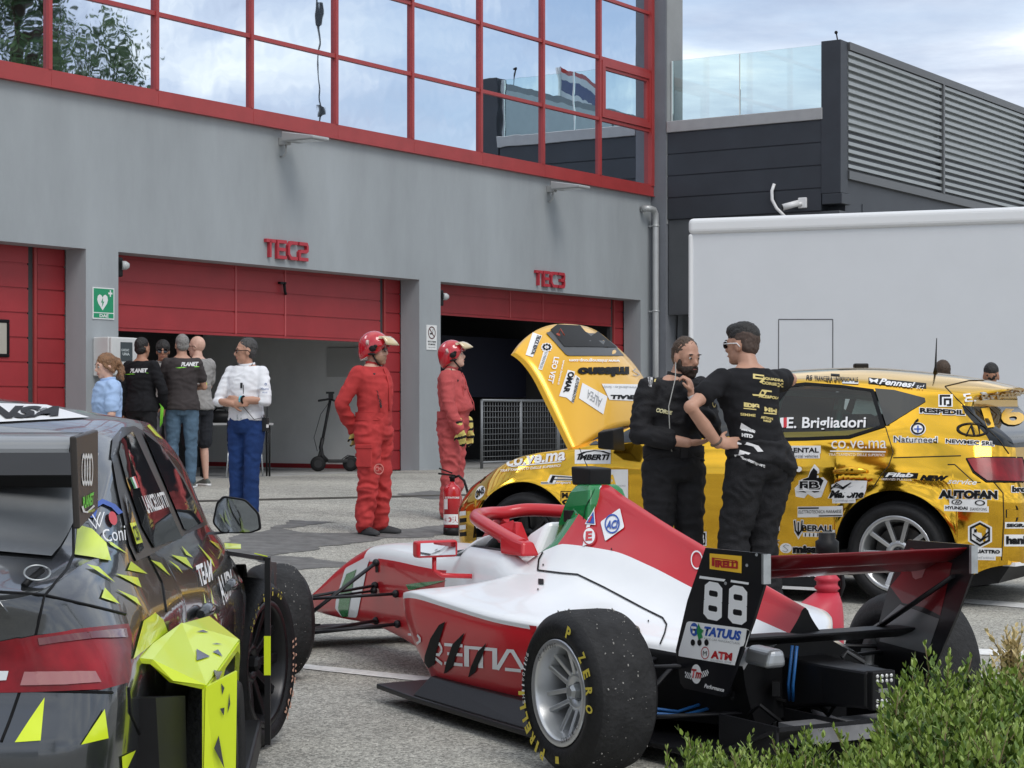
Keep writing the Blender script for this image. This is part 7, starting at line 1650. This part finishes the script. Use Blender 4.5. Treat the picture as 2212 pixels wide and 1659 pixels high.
for i in range(3):
    for j in range(3):
        if (i + j) % 2 == 0: it.append((grid2d(1, 1), L2(1070 + 13 * i, 474 + 9 * j, 1083 + 13 * i, 483 + 9 * j, 1), 0))
it += [(strokes2d([[(0, .2), (.3, .25), (.4, .9), (.65, .9)], [(.3, .5), (1, .5)]], .2), L2(906, 512, 1100, 565, 24), 0), (text2d('ACE&POLE', .05, .2), L2(945, 552, 1085, 572, 14), 0), (text2d('EDIG', .08), L2(848, 604, 950, 634, 14), 0), (grid2d(3, 1), L2(846, 642, 930, 648, 8), 0), (text2d('MM', .05), L2(984, 634, 1066, 664, 14), 0), (grid2d(3, 1), L2(980, 672, 1064, 680, 8), 0), (text2d('SIMME', .03), L2(826, 674, 926, 692, 10), 0), (text2d('ARTION', .04), L2(960, 694, 1040, 712, 12), 0), (text2d('WRAP', .04), L2(975, 718, 1030, 734, 8), 0),
       (text2d('HTD', .08), L2(836, 810, 910, 832, 12), 1), (poly2d([(0, 0), (.1, 1), (1, 0)]), L2(822, 738, 925, 780, 20), 1), (text2d('sabelt', .05, .2), L2(830, 768, 925, 790, 22), 1), (strokes2d([[(0, .9), (.4, .95), (.8, .7), (1, .1)]], .26), L2(806, 872, 960, 930, 10), 1), (strokes2d([[(0, .4), (.3, .45), (.35, .95), (.7, .8)]], .26), L2(788, 926, 930, 985, 20), 1), (text2d('motorsport', .06, .2), L2(836, 962, 990, 990, 58), 1)]
glyph(p.root, tr_, it, [GPR, WPR])
# ---- two bystanders behind the gold car
p = Person('bystander with short brown hair behind the gold car roof', 2036, 20.4, 100, 1.79, z=0); p.body(SKIN); p.hair(HBRN, 'short'); p.top(cloth('dark_jacket', (.03, .03, .035)), .02, 1.0, .86); p.trousers(cloth('black_trousers', (.015, .015, .017)))
for n in 'LR': p.shoe(n, BLACK)
p = Person('bystander with black hair near the rear of the gold car', 2141, 19.8, 80, 1.745, z=0); p.body(SKIN2); p.hair(HBLK, 'top'); p.top(cloth('dark_jacket', (.03, .03, .035)), .02, 1.0, .86); p.trousers(cloth('black_trousers', (.015, .015, .017)))
for n in 'LR': p.shoe(n, BLACK)
# ================================================================ fittings on the building
FQ = lambda u0, u1, z0, z1, s=0.0: [fac(u0, s, z1), fac(u1, s, z1), fac(u1, s, z0), fac(u0, s, z0)]
SIGNR = M('red_sign_letters', (.42, .03, .045), .45)
TST = {'T': [[(0, .92), (1, .92)], [(.45, .92), (.45, 0)]], 'E': [[(1, .93), (.06, .93), (.06, .06), (1, .06)], [(.06, .5), (.9, .5)]], 'C': [[(1, .93), (.3, .93), (.06, .72), (.06, .28), (.3, .06), (1, .06)]], '2': [[(0, .93), (.85, .93), (.94, .8), (.94, .58), (.8, .5), (.2, .5), (.06, .4), (.06, .06), (1, .06)]], '3': [[(0, .93), (.85, .93), (.94, .8), (.94, .62), (.8, .5), (.3, .5)], [(.8, .5), (.94, .38), (.94, .2), (.85, .06), (0, .06)]]}
def sign_letters(word, u0, z0, z1, lab):
    o = thing('wall_sign', lab, 'sign', fac(u0, .0, z0)); u = u0
    for ch in word:
        mb = MB(); place2d(mb, strokes2d(TST[ch], .19), FQ(u, u + .19, z0, z1, .002), 0, .05, NV); mb.build('letter', SIGNR, o, True); u += .228
    return o
sign_letters('TEC2', 20.27, 3.31, 3.55, 'raised red letters TEC2 above the left garage opening')
sign_letters('TEC3', 26.90, 3.28, 3.52, 'raised red letters TEC3 above the right garage opening')
def floodlight(u, z, lab):
    o = thing('floodlight', lab, 'lamp', fac(u, 0, z), 0, 'floodlights under the window band')
    LG = M('floodlight_grey', (.42, .43, .43), .45, .3)
    mb = MB(); mb.fbox(u - .05, u + .05, .002, .14, z - .05, z + .05); mb.build('bracket', LG, o, True, .008)
    mb = MB(); q = [fac(u - .17, .15, z - .02), fac(u + .17, .15, z - .02), fac(u + .17, .70, z - .02), fac(u - .17, .70, z - .02)]; q2 = [p + Vector((0, 0, .13)) for p in q[:2]] + [p + Vector((0, 0, .04)) for p in q[2:]]; mb.hexa(q, q2); mb.build('lamp_head', LG, o, True, .012)
    mb = MB(); mb.add([fac(u - .13, .30, z - .024), fac(u + .13, .30, z - .024), fac(u + .13, .64, z - .024), fac(u - .13, .64, z - .024)], [(0, 1, 2, 3)]); mb.build('lamp_glass', M('lamp_glass', (.6, .62, .62), .15), o, True)
    mb = MB(); mb.tube([fac(u, .09, z - .05), fac(u, .09, z - .15), fac(u - .01, .05, z - .20), fac(u - .01, .01, z - .20)], .014, 8); mb.build('cable', LG, o, True)
floodlight(20.62, 4.88, 'grey floodlight on the wall between the TEC2 letters and the windows'); floodlight(27.33, 4.86, 'grey floodlight on the wall between the TEC3 letters and the windows')
# defibrillator sign
SGR = M('sign_green', (.01, .27, .12), .4); SWH = M('sign_white', (.74, .75, .74), .4)
o = thing('safety_sign', 'green and white DAE defibrillator sign with heart on the pillar', 'sign', fac(17.31, 0, 2.37))
mb = MB(); mb.fbox(17.13, 17.49, .002, .012, 2.37, 2.75); mb.build('sign_plate', SWH, o, True)
mb = MB(); mb.fbox(17.145, 17.475, .012, .0135, 2.452, 2.737); mb.fbox(17.145, 17.475, .012, .0135, 2.384, 2.440); mb.build('sign_panel', SGR, o, True)
mb = MB(); heart = [(.5, .0), (.1, .42), (0, .65), (.06, .88), (.22, .98), (.38, .94), (.5, .8), (.62, .94), (.78, .98), (.94, .88), (1, .65), (.9, .42)]
place2d(mb, poly2d(heart), FQ(17.20, 17.38, 2.475, 2.67, .0155), 0); place2d(mb, poly2d([(.36, 0), (.64, 0), (.64, .36), (1, .36), (1, .64), (.64, .64), (.64, 1), (.36, 1), (.36, .64), (0, .64), (0, .36), (.36, .36)]), FQ(17.385, 17.455, 2.645, 2.725, .0155), 0); place2d(mb, text2d('DAE', .03), FQ(17.24, 17.39, 2.392, 2.432, .0155), 0)
place2d(mb, poly2d([(.6, 1), (.1, .45), (.45, .5), (.3, 0), (.9, .6), (.5, .55)]), FQ(17.255, 17.325, 2.51, 2.635, .017), 1); mb.build('symbols', [SWH, SGR], o, True, fixn=False)
# defibrillator cabinet
o = thing('wall_cabinet', 'white defibrillator wall cabinet with dark window on the left pillar', 'cabinet', fac(17.4, 0, 1.7)); CW = M('cabinet_white', (.62, .63, .62), .45, var=.03)
mb = MB(); mb.fbox(17.14, 17.60, .002, .26, 1.68, 2.15); mb.build('case', CW, o, True, .015)
mb = MB(); mb.fbox(17.15, 17.61, .262, .30, 1.69, 2.145); dq = mb.build('door', CW, o, True, .012)
mb = MB(); mb.fbox(17.30, 17.50, .3015, .305, 1.86, 2.09); mb.build('window', M('cabinet_window', (.06, .075, .08), .2), dq, True)
mb = MB(); place2d(mb, text2d('CARDIAC', .04), FQ(17.31, 17.44, 1.98, 2.01, .307), 0); place2d(mb, text2d('UNA', .05), FQ(17.33, 17.45, 1.93, 1.965, .307), 0); mb.build('lettering', M('pale_text', (.45, .5, .5), .5), dq, True, fixn=False)
# no smoking sign
o = thing('safety_sign', 'white no smoking sign on the middle pillar', 'sign', fac(24.08, 0, 2.19))
mb = MB(); mb.fbox(23.95, 24.21, .002, .010, 2.17, 2.54); mb.build('sign_plate', SWH, o, True)
mb = MB(); place2d(mb, disc2d(28, .82), FQ(23.985, 24.175, 2.33, 2.52, .0125), 0); place2d(mb, strokes2d([[(.18, .82), (.82, .18)]], .09), FQ(23.985, 24.175, 2.33, 2.52, .0135), 0); place2d(mb, grid2d(1, 1), FQ(24.03, 24.11, 2.40, 2.42, .0125), 1); place2d(mb, strokes2d([[(0, 0), (.4, .4), (.2, .7), (.6, 1)]], .14), FQ(24.09, 24.14, 2.42, 2.48, .0125), 1)
place2d(mb, text2d('VIETATO FUMARE', .02), FQ(23.975, 24.185, 2.28, 2.305, .0125), 1); place2d(mb, text2d('NO SMOKING', .02), FQ(23.99, 24.17, 2.24, 2.265, .0125), 1); place2d(mb, text2d('legge 16/1/2003', .0), FQ(23.99, 24.17, 2.20, 2.215, .0125), 1)
mb.build('symbols', [M('dark_ring', (.10, .03, .03), .5), INK], o, True, fixn=False)
# warning beacons inside the openings
for u, z, lab in ((17.62, 3.02, 'small black beacon with pale lens in the corner of the left garage opening'), (24.38, 2.96, 'small black beacon with pale lens in the corner of the right garage opening')):
    o = thing('beacon_lamp', lab, 'lamp', fac(u, -.1, z), 0, 'beacons in the garage openings')
    mb = MB(); mb.fbox(u - .05, u + .06, -.14, -.02, z - .12, z + .12); mb.build('housing', BLACK, o, True, .02); mb = MB(); mb.lathe([(.055, 0), (.055, .05), (.03, .09)], fac(u + .03, -.02, z + .02), NV * .55 + UV * .85, 16); mb.build('lens', M('beacon_lens', (.45, .46, .46), .25), o, True)
# downpipe
PIPE = M('pale_pipe', (.46, .47, .47), .35, .25, var=.06)
o = thing('downpipe', 'pale metal downpipe running down the right end of the facade', 'pipe', fac(30.6, .1, .4))
mb = MB(); mb.tube([fac(30.36, .02, 4.80), fac(30.36, .14, 4.80), fac(30.44, .15, 4.80), fac(30.56, .15, 4.79), fac(30.625, .15, 4.72), fac(30.63, .15, 4.55), fac(30.63, .15, 3.7), fac(30.63, .15, 2.3), fac(30.63, .15, .39)], .055, 14); mb.build('pipe', PIPE, o, True)
for z in (4.5, 3.0, 1.6): mb = MB(); mb.lathe([(.062, 0), (.062, .03)], fac(30.63, .15, z), (0, 0, 1), 14); mb.fbox(30.62, 30.64, .01, .09, z, z + .025); mb.build('pipe_clip', PIPE, o, True)
mb = MB(); pts = [fac(UE + .35 + .015 * sin(i * .9), .335, 6.1 - .19 * i) for i in range(31)]; mb.tube(pts, .012, 6); tag(mb.build('cable', BLACK), 'thin black cable hanging down beside the dark annex', 'cable')
# camera and conduit on the annex
o = thing('security_camera', 'white bullet security camera on the dark annex above the trailer', 'camera', fac(UA, S1 - .9, 4.3)); CWH = M('camera_white', (.70, .70, .70), .35)
sC = 2.92; mb = MB(); mb.fbox(UA - .03, UA + .04, sC - .08, sC + .08, 4.68, 4.86); mb.build('wall_box', CWH, o, True, .015)
p = fac(UA - .03, sC, 4.76); d = (-UV * .55 - NV * .75 + Vector((0, 0, -.25))).normalized(); mb = MB(); mb.tube([p, p + d * .08], .03, 8); mb.tube([p + d * .06 + Vector((0, 0, .02)), p + d * .34 + Vector((0, 0, .02))], .055, 14); q = mb.build('camera_body', CWH, o, True)
mb = MB(); mb.tube([p + d * .34 + Vector((0, 0, .02)), p + d * .352 + Vector((0, 0, .02))], .045, 14); mb.build('lens', BLACK, q, True)
mb = MB(); mb.tube([fac(UA - .02, 2.40, 5.12), fac(UA - .05, 2.37, 5.0), fac(UA - .06, 2.38, 4.85), fac(UA - .05, 2.46, 4.70), fac(UA - .03, 2.62, 4.54), fac(UA - .02, 2.72, 4.44)], .028, 10); tag(mb.build('conduit', CWH), 'bent white plastic conduit on the dark annex wall', 'pipe')

# ================================================================ things on the apron and in the garages
def extinguisher():
    p = ground_at(977, 1156); o = thing('fire_extinguisher', 'red fire extinguisher with CEA label standing at the feet of the right marshal', 'extinguisher', p)
    R = M('extinguisher_red', (.50, .012, .020), .25, coat=.7); r = .083
    mb = MB(); mb.lathe([(r, .0), (r, .07)], (0, 0, 0), (0, 0, 1), 28); mb.build('base_ring', BLACK, o)
    mb = MB(); mb.lathe([(r - .002, .071), (r - .002, .40), (r * .93, .43), (r * .7, .455), (.03, .468), (.026, .49)], (0, 0, 0), (0, 0, 1), 32); b = mb.build('cylinder', R, o); M_ = wm(o); t = bvh_of([MB().lathe([(r - .002, .05), (r - .002, .40), (r * .93, .43)], (0, 0, 0), (0, 0, 1), 48).xf(M_)])
    mb = MB(); mb.lathe([(.024, .49), (.024, .52), (.03, .525), (.03, .54)], (0, 0, 0), (0, 0, 1), 14); mb.box((-.05, 0, .555), (.16, .022, .016), Matrix.Rotation(.12, 3, 'Y')); mb.box((-.06, 0, .59), (.13, .022, .014), Matrix.Rotation(.35, 3, 'Y')); mb.build('valve', BLACK, o)
    mb = MB(); mb.tube([(.02, 0, .53), (.06, -.02, .545), (.11, -.03, .50), (.14, -.03, .40), (.155, -.02, .30)], .012, 8); mb.build('hose', BLACK, o)
    g = MB(); 
    def e(sh, q, mi): stick(g, t, sh, q, mi, .0025)
    e(grid2d(8, 2), [(959, 1111), (994, 1111), (994, 1133), (959, 1133)], 0); e(text2d('CEA', .06), [(961, 1116), (990, 1116), (990, 1129), (961, 1129)], 1); e(text2d('ESTINTORE', .03), [(962, 1073), (992, 1073), (992, 1077), (962, 1077)], 0); e(grid2d(2, 2), [(960, 1078), (967, 1078), (967, 1100), (960, 1100)], 0)
    g.build('label', [WHITE, M('label_red', (.35, .01, .02), .4)], b, True, fixn=False)
extinguisher()
# scooter leaning by the inner wall
o = thing('electric_scooter', 'black electric scooter parked against the garage side wall', 'scooter', fac(23.35, -1.6, .37)); a = UV * -.25 - NV * .97
def sc(f, z, l=0): return fac(23.45, -1.0, .362) + Vector((0, 0, z)) + (-NV) * f + UV * l * 1.0
SB = M('scooter_black', (.014, .014, .015), .5)
_S0 = at(722, 1008, 29.6); _S0.z = .362; sx = Vector((1, .15, 0)).normalized(); sy = Vector((-.15, 1, 0)).normalized()
def sc(x, z, y=0): return _S0 + sx * x + sy * y + Vector((0, 0, z))
for x in (-.24, .24):
    mb = MB(); mb.lathe([(.05, -.025), (.10, -.026), (.112, -.015), (.115, 0), (.112, .015), (.10, .026), (.05, .025)], sc(x, .115), sy, 28); w = mb.build('wheel', RUBBER, o, True); mb = MB(); mb.lathe([(.06, -.028), (.06, .028)], sc(x, .115), sy, 14); mb.build('rim', SB, w, True)
mb = MB(); mb.hexa([sc(-.10, .13, -.07), sc(.20, .13, -.07), sc(.20, .13, .07), sc(-.10, .13, .07)], [sc(-.10, .18, -.07), sc(.20, .18, -.07), sc(.20, .18, .07), sc(-.10, .18, .07)]); mb.build('deck', SB, o, True, .01)
mb = MB(); mb.tube([sc(-.10, .15), sc(-.18, .24), sc(-.20, .36), sc(-.17, .50)], .03, 10); mb.tube([sc(-.24, .115), sc(-.22, .24), sc(-.19, .34)], .022, 8); mb.tube([sc(.10, .17), sc(.20, .24), sc(.32, .22)], .02, 6, flat=.3); mb.build('frame', SB, o, True)
mb = MB(); mb.tube([sc(-.19, .38), sc(-.06, 1.06)], .022, 10); mb.build('stem', SB, o, True)
mb = MB(); mb.tube([sc(-.24, 1.05, -.15), sc(-.06, 1.08, 0), sc(.12, 1.0, .15)], .016, 8); mb.box(sc(-.05, 1.12), (.07, .06, .08)); mb.box(sc(-.06, 1.17), (.12, .05, .03)); mb.tube([sc(-.06, 1.05), sc(-.20, .85), sc(-.30, .5), sc(-.25, .3)], .005, 5); mb.build('handlebar', SB, o, True)
# mesh barrier in the right opening
o = thing('mesh_barrier', 'galvanised mesh barrier panel standing across the right garage opening', 'barrier', fac(27, .3, .39)); WIRE = M('fence_wire', (.20, .21, .22), .5, .5)
sF = .35
for a, b in ((24.9, 27.05), (27.09, 29.9)):
    z0, z1 = .48, 1.42 - (.04 if a > 27 else 0)
    mb = MB()
    for i in range(int((b - a) / .075) + 1): u = a + i * .075; mb.tube([fac(u, sF, z0), fac(u, sF, z1)], 0.004, 5)
    for z in [z0 + (z1 - z0) * k / 11 for k in range(12)]: mb.tube([fac(a, sF + .008, z), fac(b, sF + .008, z)], 0.004, 5)
    mb.build('wire_mesh', WIRE, o, True)
    mb = MB(); mb.tube([fac(a, sF, z1), fac(b, sF, z1)], .022, 8); mb.tube([fac(a, sF, z0), fac(b, sF, z0)], .018, 8)
    for u in (a, b, (a + b) / 2): mb.tube([fac(u, sF, .39), fac(u, sF, z1)], .024, 8)
    mb.build('barrier_frame', WIRE, o, True)
# table and chair in the left garage
o = thing('folding_table', 'pale folding table with dark bag on it inside the left garage', 'table', fac(18.8, -2.2, .36)); zt0 = .36; TB0 = at(468, 1010, 27.2); TB0.z = zt0
tx = UV; ty = NV
def tp(x, y, z): return TB0 + Vector((1, .2, 0)).normalized() * x + Vector((-.2, 1, 0)).normalized() * y + Vector((0, 0, z))
mb = MB(); mb.hexa([tp(-.25, -.3, .71), tp(.75, -.3, .71), tp(.75, .3, .71), tp(-.25, .3, .71)], [tp(-.25, -.3, .74), tp(.75, -.3, .74), tp(.75, .3, .74), tp(-.25, .3, .74)]); mb.build('tabletop', M('pale_top', (.4, .4, .4), .5), o, True)
for x, y in ((-.2, -.25), (.7, -.25), (-.2, .25), (.7, .25)): mb = MB(); mb.tube([tp(x, y, .71), tp(x, y, 0)], .014, 8); mb.build('leg', BLACK, o, True)
mb = MB(); mb.ball((0, 0, .08), (.2, .12, .09)); mb.tube([(-.12, 0, .12), (-.05, 0, .2), (.05, 0, .2), (.12, 0, .12)], .012, 6); tag(mb.build('bag', BLACK), 'black bag lying on the folding table', 'bag').location = tp(.05, 0, .74)
o = thing('chair', 'black plastic chair with metal legs by the folding table', 'chair', tp(.35, -.5, 0))
mb = MB(); mb.box((0, 0, .45), (.42, .42, .03)); mb.build('seat', BLACK, o, bevel=.01); mb = MB(); mb.box((0, -.21, .66), (.42, .025, .34)); mb.build('backrest', BLACK, o, bevel=.01)
for x, y in ((-.19, -.19), (.19, -.19), (-.19, .19), (.19, .19)): mb = MB(); mb.tube([(x, y, .44), (x * 1.15, y * 1.15, 0)], .012, 6); mb.build('leg', STEEL, o)
# paper notice and socket on the inner wall
mb = MB(); q = [fac(23.80, s, z) for s, z in ((-1.75, 2.22), (-1.05, 2.22), (-1.05, 1.78), (-1.75, 1.78))]; mb.hexa(q, [p - UV * .008 for p in q]); tag(mb.build('paper_notice', M('notice_grey', (.55, .56, .54), .7)), 'pale paper notice on the inner garage wall', 'notice')

# ================================================================ seen in the reflections: mast, flag, trees
def reflect_at(x, y, t):
    r = ray(x, y); k = FD / -(r.dot(NV)); P_ = CAMP + r * k; d = r - NV * 2 * r.dot(NV); return P_ + d * t
b0 = reflect_at(693, 265, 20); o = thing('mast', 'tall thin mast mirrored in the upper windows', 'mast', (b0.x, b0.y, 0))
mb = MB(); mb.tube([(0, 0, 0), (0, 0, 13.5)], [.05, .03], 8); mb.box((0, 0, 10.7), (.10, .10, .5)); mb.box((.0, 0, 8.4), (.16, .16, .22)); mb.tube([(.06, 0, 11.6), (.16, 0, 11.2), (.10, 0, 10.9), (.05, 0, 10.8)], .02, 6); mb.build('pole', M('mast_dark', (.05, .055, .06), .6), o)
b0 = reflect_at(1207, 178, 12); o = thing('flagpole', 'flagpole with a red white and blue striped flag mirrored in the windows', 'flag', (b0.x, b0.y, 0)); zf = b0.z
mb = MB(); mb.tube([(0, 0, 0), (0, 0, zf + .35)], .04, 8); mb.build('pole', M('pole_grey', (.40, .42, .43), .4, .4), o)
mb = MB(); rows = 15; 
fu = Vector((-.15, .95, .0)).normalized(); fn = Vector((.95, .15, 0))
rg = []
for i in range(rows + 1):
    v = i / rows; rg.append([Vector((0, 0, zf + .38 - .80 * v)) + fu * (1.05 * u) * (1) + Vector((0, 0, -.42 * u ** 1.2)) + fn * .07 * sin(u * 9 + v) for u in [k / 14 for k in range(15)]])
mb.loft(rg, False, False, 0, True, lambda i, k: (0, 0, 1, 1, 1, 2, 2, 2, 2, 2, 1, 1, 1, 0, 0)[i]); mb.build('flag', [M('flag_red', (.45, .05, .04), .7), M('flag_white', (.65, .65, .68), .7), M('flag_blue', (.03, .04, .16), .7)], o)
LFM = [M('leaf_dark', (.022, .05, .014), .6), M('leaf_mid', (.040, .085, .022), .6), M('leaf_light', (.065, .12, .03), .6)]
def tree_mesh(h, w, tall, n, seed):
    rnd = random.Random(seed); mb = MB(); tr = MB()
    tr.tube([(0, 0, 0), (.05, .03, h * .3), (-.05, .05, h * .6), (0, 0, h * .92)], [h * .02, h * .016, h * .01, .02], 8)
    for i in range(12):
        a = rnd.uniform(0, 6.28); z = h * rnd.uniform(.25, .8); L = w * rnd.uniform(.4, .8); tr.tube([(0, 0, z), (cos(a) * L * .5, sin(a) * L * .5, z + L * .35), (cos(a) * L, sin(a) * L, z + L * (.9 if tall else .5))], [h * .008, h * .005, .01], 5)
    cl = []
    for i in range(46):
        z = rnd.uniform(.18, .98); rr = w * (sin(pi * min(1, z * .95 + .03)) ** .7) * (1 if not tall else .8); a = rnd.uniform(0, 6.28); q = rnd.uniform(.3, 1); cl.append((cos(a) * rr * q, sin(a) * rr * q, z * h, rnd.uniform(.25, .5) * w))
    for i in range(n):
        c = rnd.choice(cl); d = Vector((rnd.gauss(0, 1), rnd.gauss(0, 1), rnd.gauss(0, 1))).normalized() * c[3] * rnd.uniform(.5, 1.1); p = Vector(c[:3]) + d
        s = rnd.uniform(.07, .14); u = Vector((rnd.gauss(0, 1), rnd.gauss(0, 1), rnd.gauss(0, .6))).normalized(); v = u.orthogonal().normalized()
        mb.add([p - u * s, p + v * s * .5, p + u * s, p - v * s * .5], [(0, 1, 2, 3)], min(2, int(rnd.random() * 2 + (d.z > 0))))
    return tr, mb
def tree(loc, kind, lab, grp=None):
    k = {'poplar': (19, 2.4, True, 17000, 1), 'round': (8.5, 3.2, False, 11000, 2), 'pine': (12, 4.0, False, 9000, 3)}[kind]
    o = thing('tree', lab, 'tree', loc, 0, grp)
    if kind not in TM:
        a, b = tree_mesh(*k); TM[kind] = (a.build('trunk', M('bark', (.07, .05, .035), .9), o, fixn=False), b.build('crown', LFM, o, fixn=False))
    else:
        for s_ in TM[kind]: c = s_.copy(); COL.objects.link(c); c.parent = o
    return o
TM = {}
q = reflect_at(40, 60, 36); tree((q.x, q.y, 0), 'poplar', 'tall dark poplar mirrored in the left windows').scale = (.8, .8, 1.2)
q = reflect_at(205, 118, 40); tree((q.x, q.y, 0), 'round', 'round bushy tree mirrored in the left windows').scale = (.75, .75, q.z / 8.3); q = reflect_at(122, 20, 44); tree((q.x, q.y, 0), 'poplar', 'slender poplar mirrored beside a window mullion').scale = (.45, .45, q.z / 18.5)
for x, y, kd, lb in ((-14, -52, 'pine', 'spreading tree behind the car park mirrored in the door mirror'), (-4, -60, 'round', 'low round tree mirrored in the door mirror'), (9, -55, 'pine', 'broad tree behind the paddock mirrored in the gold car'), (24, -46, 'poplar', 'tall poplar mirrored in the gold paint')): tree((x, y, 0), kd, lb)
# ================================================================ shrubs in front
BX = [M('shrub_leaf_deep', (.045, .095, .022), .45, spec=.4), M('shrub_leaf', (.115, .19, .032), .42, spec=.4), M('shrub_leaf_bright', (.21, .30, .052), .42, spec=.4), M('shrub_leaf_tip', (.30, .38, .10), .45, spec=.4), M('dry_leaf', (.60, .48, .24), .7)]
STEM = M('shrub_stem', (.16, .12, .06), .8)
def shrub(lab, blobs, n, seed, dry=None):
    rnd = random.Random(seed); c0 = Vector((sum(b[0] for b in blobs) / len(blobs), sum(b[1] for b in blobs) / len(blobs), 0))
    o = thing('shrub', lab, 'shrub', c0, 0, 'shrubs along the front edge'); V_, F_, M_ = [], [], []; st = MB()
    wts = [b[3] * b[4] for b in blobs]
    for i in range(n):
        b = rnd.choices(blobs, wts)[0]; x, y, z, rx, rz = b
        a = rnd.uniform(0, 2 * pi); el = rnd.uniform(-.25, 1) ; el = math.asin(max(-1, min(1, el))); q = rnd.uniform(.72, 1.04)
        nrm = Vector((cos(el) * cos(a), cos(el) * sin(a), sin(el))); p = Vector((x, y, z)) + Vector((nrm.x * rx, nrm.y * rx, nrm.z * rz)) * q
        if p.z < .02: continue
        up = (nrm * .55 + Vector((rnd.gauss(0, .3), rnd.gauss(0, .3), .9))).normalized(); L = rnd.uniform(.07, .15) * (1.35 if rnd.random() < .12 else 1)
        base = p - up * L * .6; tip = p + up * L * .5; bend = Vector((rnd.gauss(0, .012), rnd.gauss(0, .012), 0))
        if rnd.random() < .35: st.tube([base, (base + tip) / 2 + bend, tip], [.0022, .0018, .001], 4)
        side = up.orthogonal().normalized(); fw = up.cross(side); k = int(L / .012); a0 = rnd.uniform(0, 6.28); shade = rnd.random()
        for j in range(k):
            t = j / max(1, k - 1); c = base.lerp(tip, t) + bend * 4 * t * (1 - t)
            for h in (0, 1):
                an = a0 + j * 1.45 + h * pi + rnd.gauss(0, .2); out = side * cos(an) + fw * sin(an); tilt = .9 + .7 * t + rnd.gauss(0, .2)
                d = (out * cos(tilt * .75) + up * sin(tilt * .75)).normalized(); ln = rnd.uniform(.018, .030) * (1.05 - .35 * max(0, t - .8) / .2); w = ln * rnd.uniform(.17, .23)
                lat = d.cross(up); lat = lat.normalized() if lat.length > 1e-3 else side; nr = lat.cross(d)
                m_ = c + d * ln * .5 + nr * ln * .05; e_ = c + d * ln; i0 = len(V_)
                V_ += [c, c + d * ln * .35 + lat * w + nr * .001, m_, c + d * ln * .35 - lat * w + nr * .001, c + d * ln * .75 + lat * w * .7, c + d * ln * .75 - lat * w * .7, e_]
                F_ += [(i0, i0 + 1, i0 + 4, i0 + 2), (i0, i0 + 2, i0 + 5, i0 + 3), (i0 + 2, i0 + 4, i0 + 6), (i0 + 2, i0 + 6, i0 + 5)]
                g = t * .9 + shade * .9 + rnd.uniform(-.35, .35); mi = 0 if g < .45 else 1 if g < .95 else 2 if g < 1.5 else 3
                if dry and (p - dry[0]).length < dry[1]: mi = 4
                M_ += [mi] * 4
    for i in range(26):                                          # woody framework
        b = rnd.choice(blobs); q = Vector((b[0] + rnd.uniform(-.6, .6) * b[3], b[1] + rnd.uniform(-.6, .6) * b[3], b[2] + b[4] * .7)); g = Vector((b[0] + rnd.uniform(-.3, .3) * b[3], b[1] + rnd.uniform(-.2, .2) * b[3], 0)); st.tube([g, g.lerp(q, .5) + Vector((rnd.gauss(0, .03), rnd.gauss(0, .03), 0)), q], [.007, .005, .002], 5)
    inv = wm(o).inverted(); me = D.meshes.new('foliage'); me.from_pydata([tuple(inv @ v) for v in V_], [], F_)
    for m in BX: me.materials.append(m)
    me.polygons.foreach_set('material_index', M_); me.polygons.foreach_set('use_smooth', [True] * len(F_))
    linkobj(D.objects.new('foliage', me), o); st.build('stem', STEM, o, True, fixn=False)
def sb(px, py, d, rx, rz):                                       # crown centred under a point of its top
    p = at(px, py, d); return (p.x, p.y, max(.02, p.z - rz - .045), rx, rz)
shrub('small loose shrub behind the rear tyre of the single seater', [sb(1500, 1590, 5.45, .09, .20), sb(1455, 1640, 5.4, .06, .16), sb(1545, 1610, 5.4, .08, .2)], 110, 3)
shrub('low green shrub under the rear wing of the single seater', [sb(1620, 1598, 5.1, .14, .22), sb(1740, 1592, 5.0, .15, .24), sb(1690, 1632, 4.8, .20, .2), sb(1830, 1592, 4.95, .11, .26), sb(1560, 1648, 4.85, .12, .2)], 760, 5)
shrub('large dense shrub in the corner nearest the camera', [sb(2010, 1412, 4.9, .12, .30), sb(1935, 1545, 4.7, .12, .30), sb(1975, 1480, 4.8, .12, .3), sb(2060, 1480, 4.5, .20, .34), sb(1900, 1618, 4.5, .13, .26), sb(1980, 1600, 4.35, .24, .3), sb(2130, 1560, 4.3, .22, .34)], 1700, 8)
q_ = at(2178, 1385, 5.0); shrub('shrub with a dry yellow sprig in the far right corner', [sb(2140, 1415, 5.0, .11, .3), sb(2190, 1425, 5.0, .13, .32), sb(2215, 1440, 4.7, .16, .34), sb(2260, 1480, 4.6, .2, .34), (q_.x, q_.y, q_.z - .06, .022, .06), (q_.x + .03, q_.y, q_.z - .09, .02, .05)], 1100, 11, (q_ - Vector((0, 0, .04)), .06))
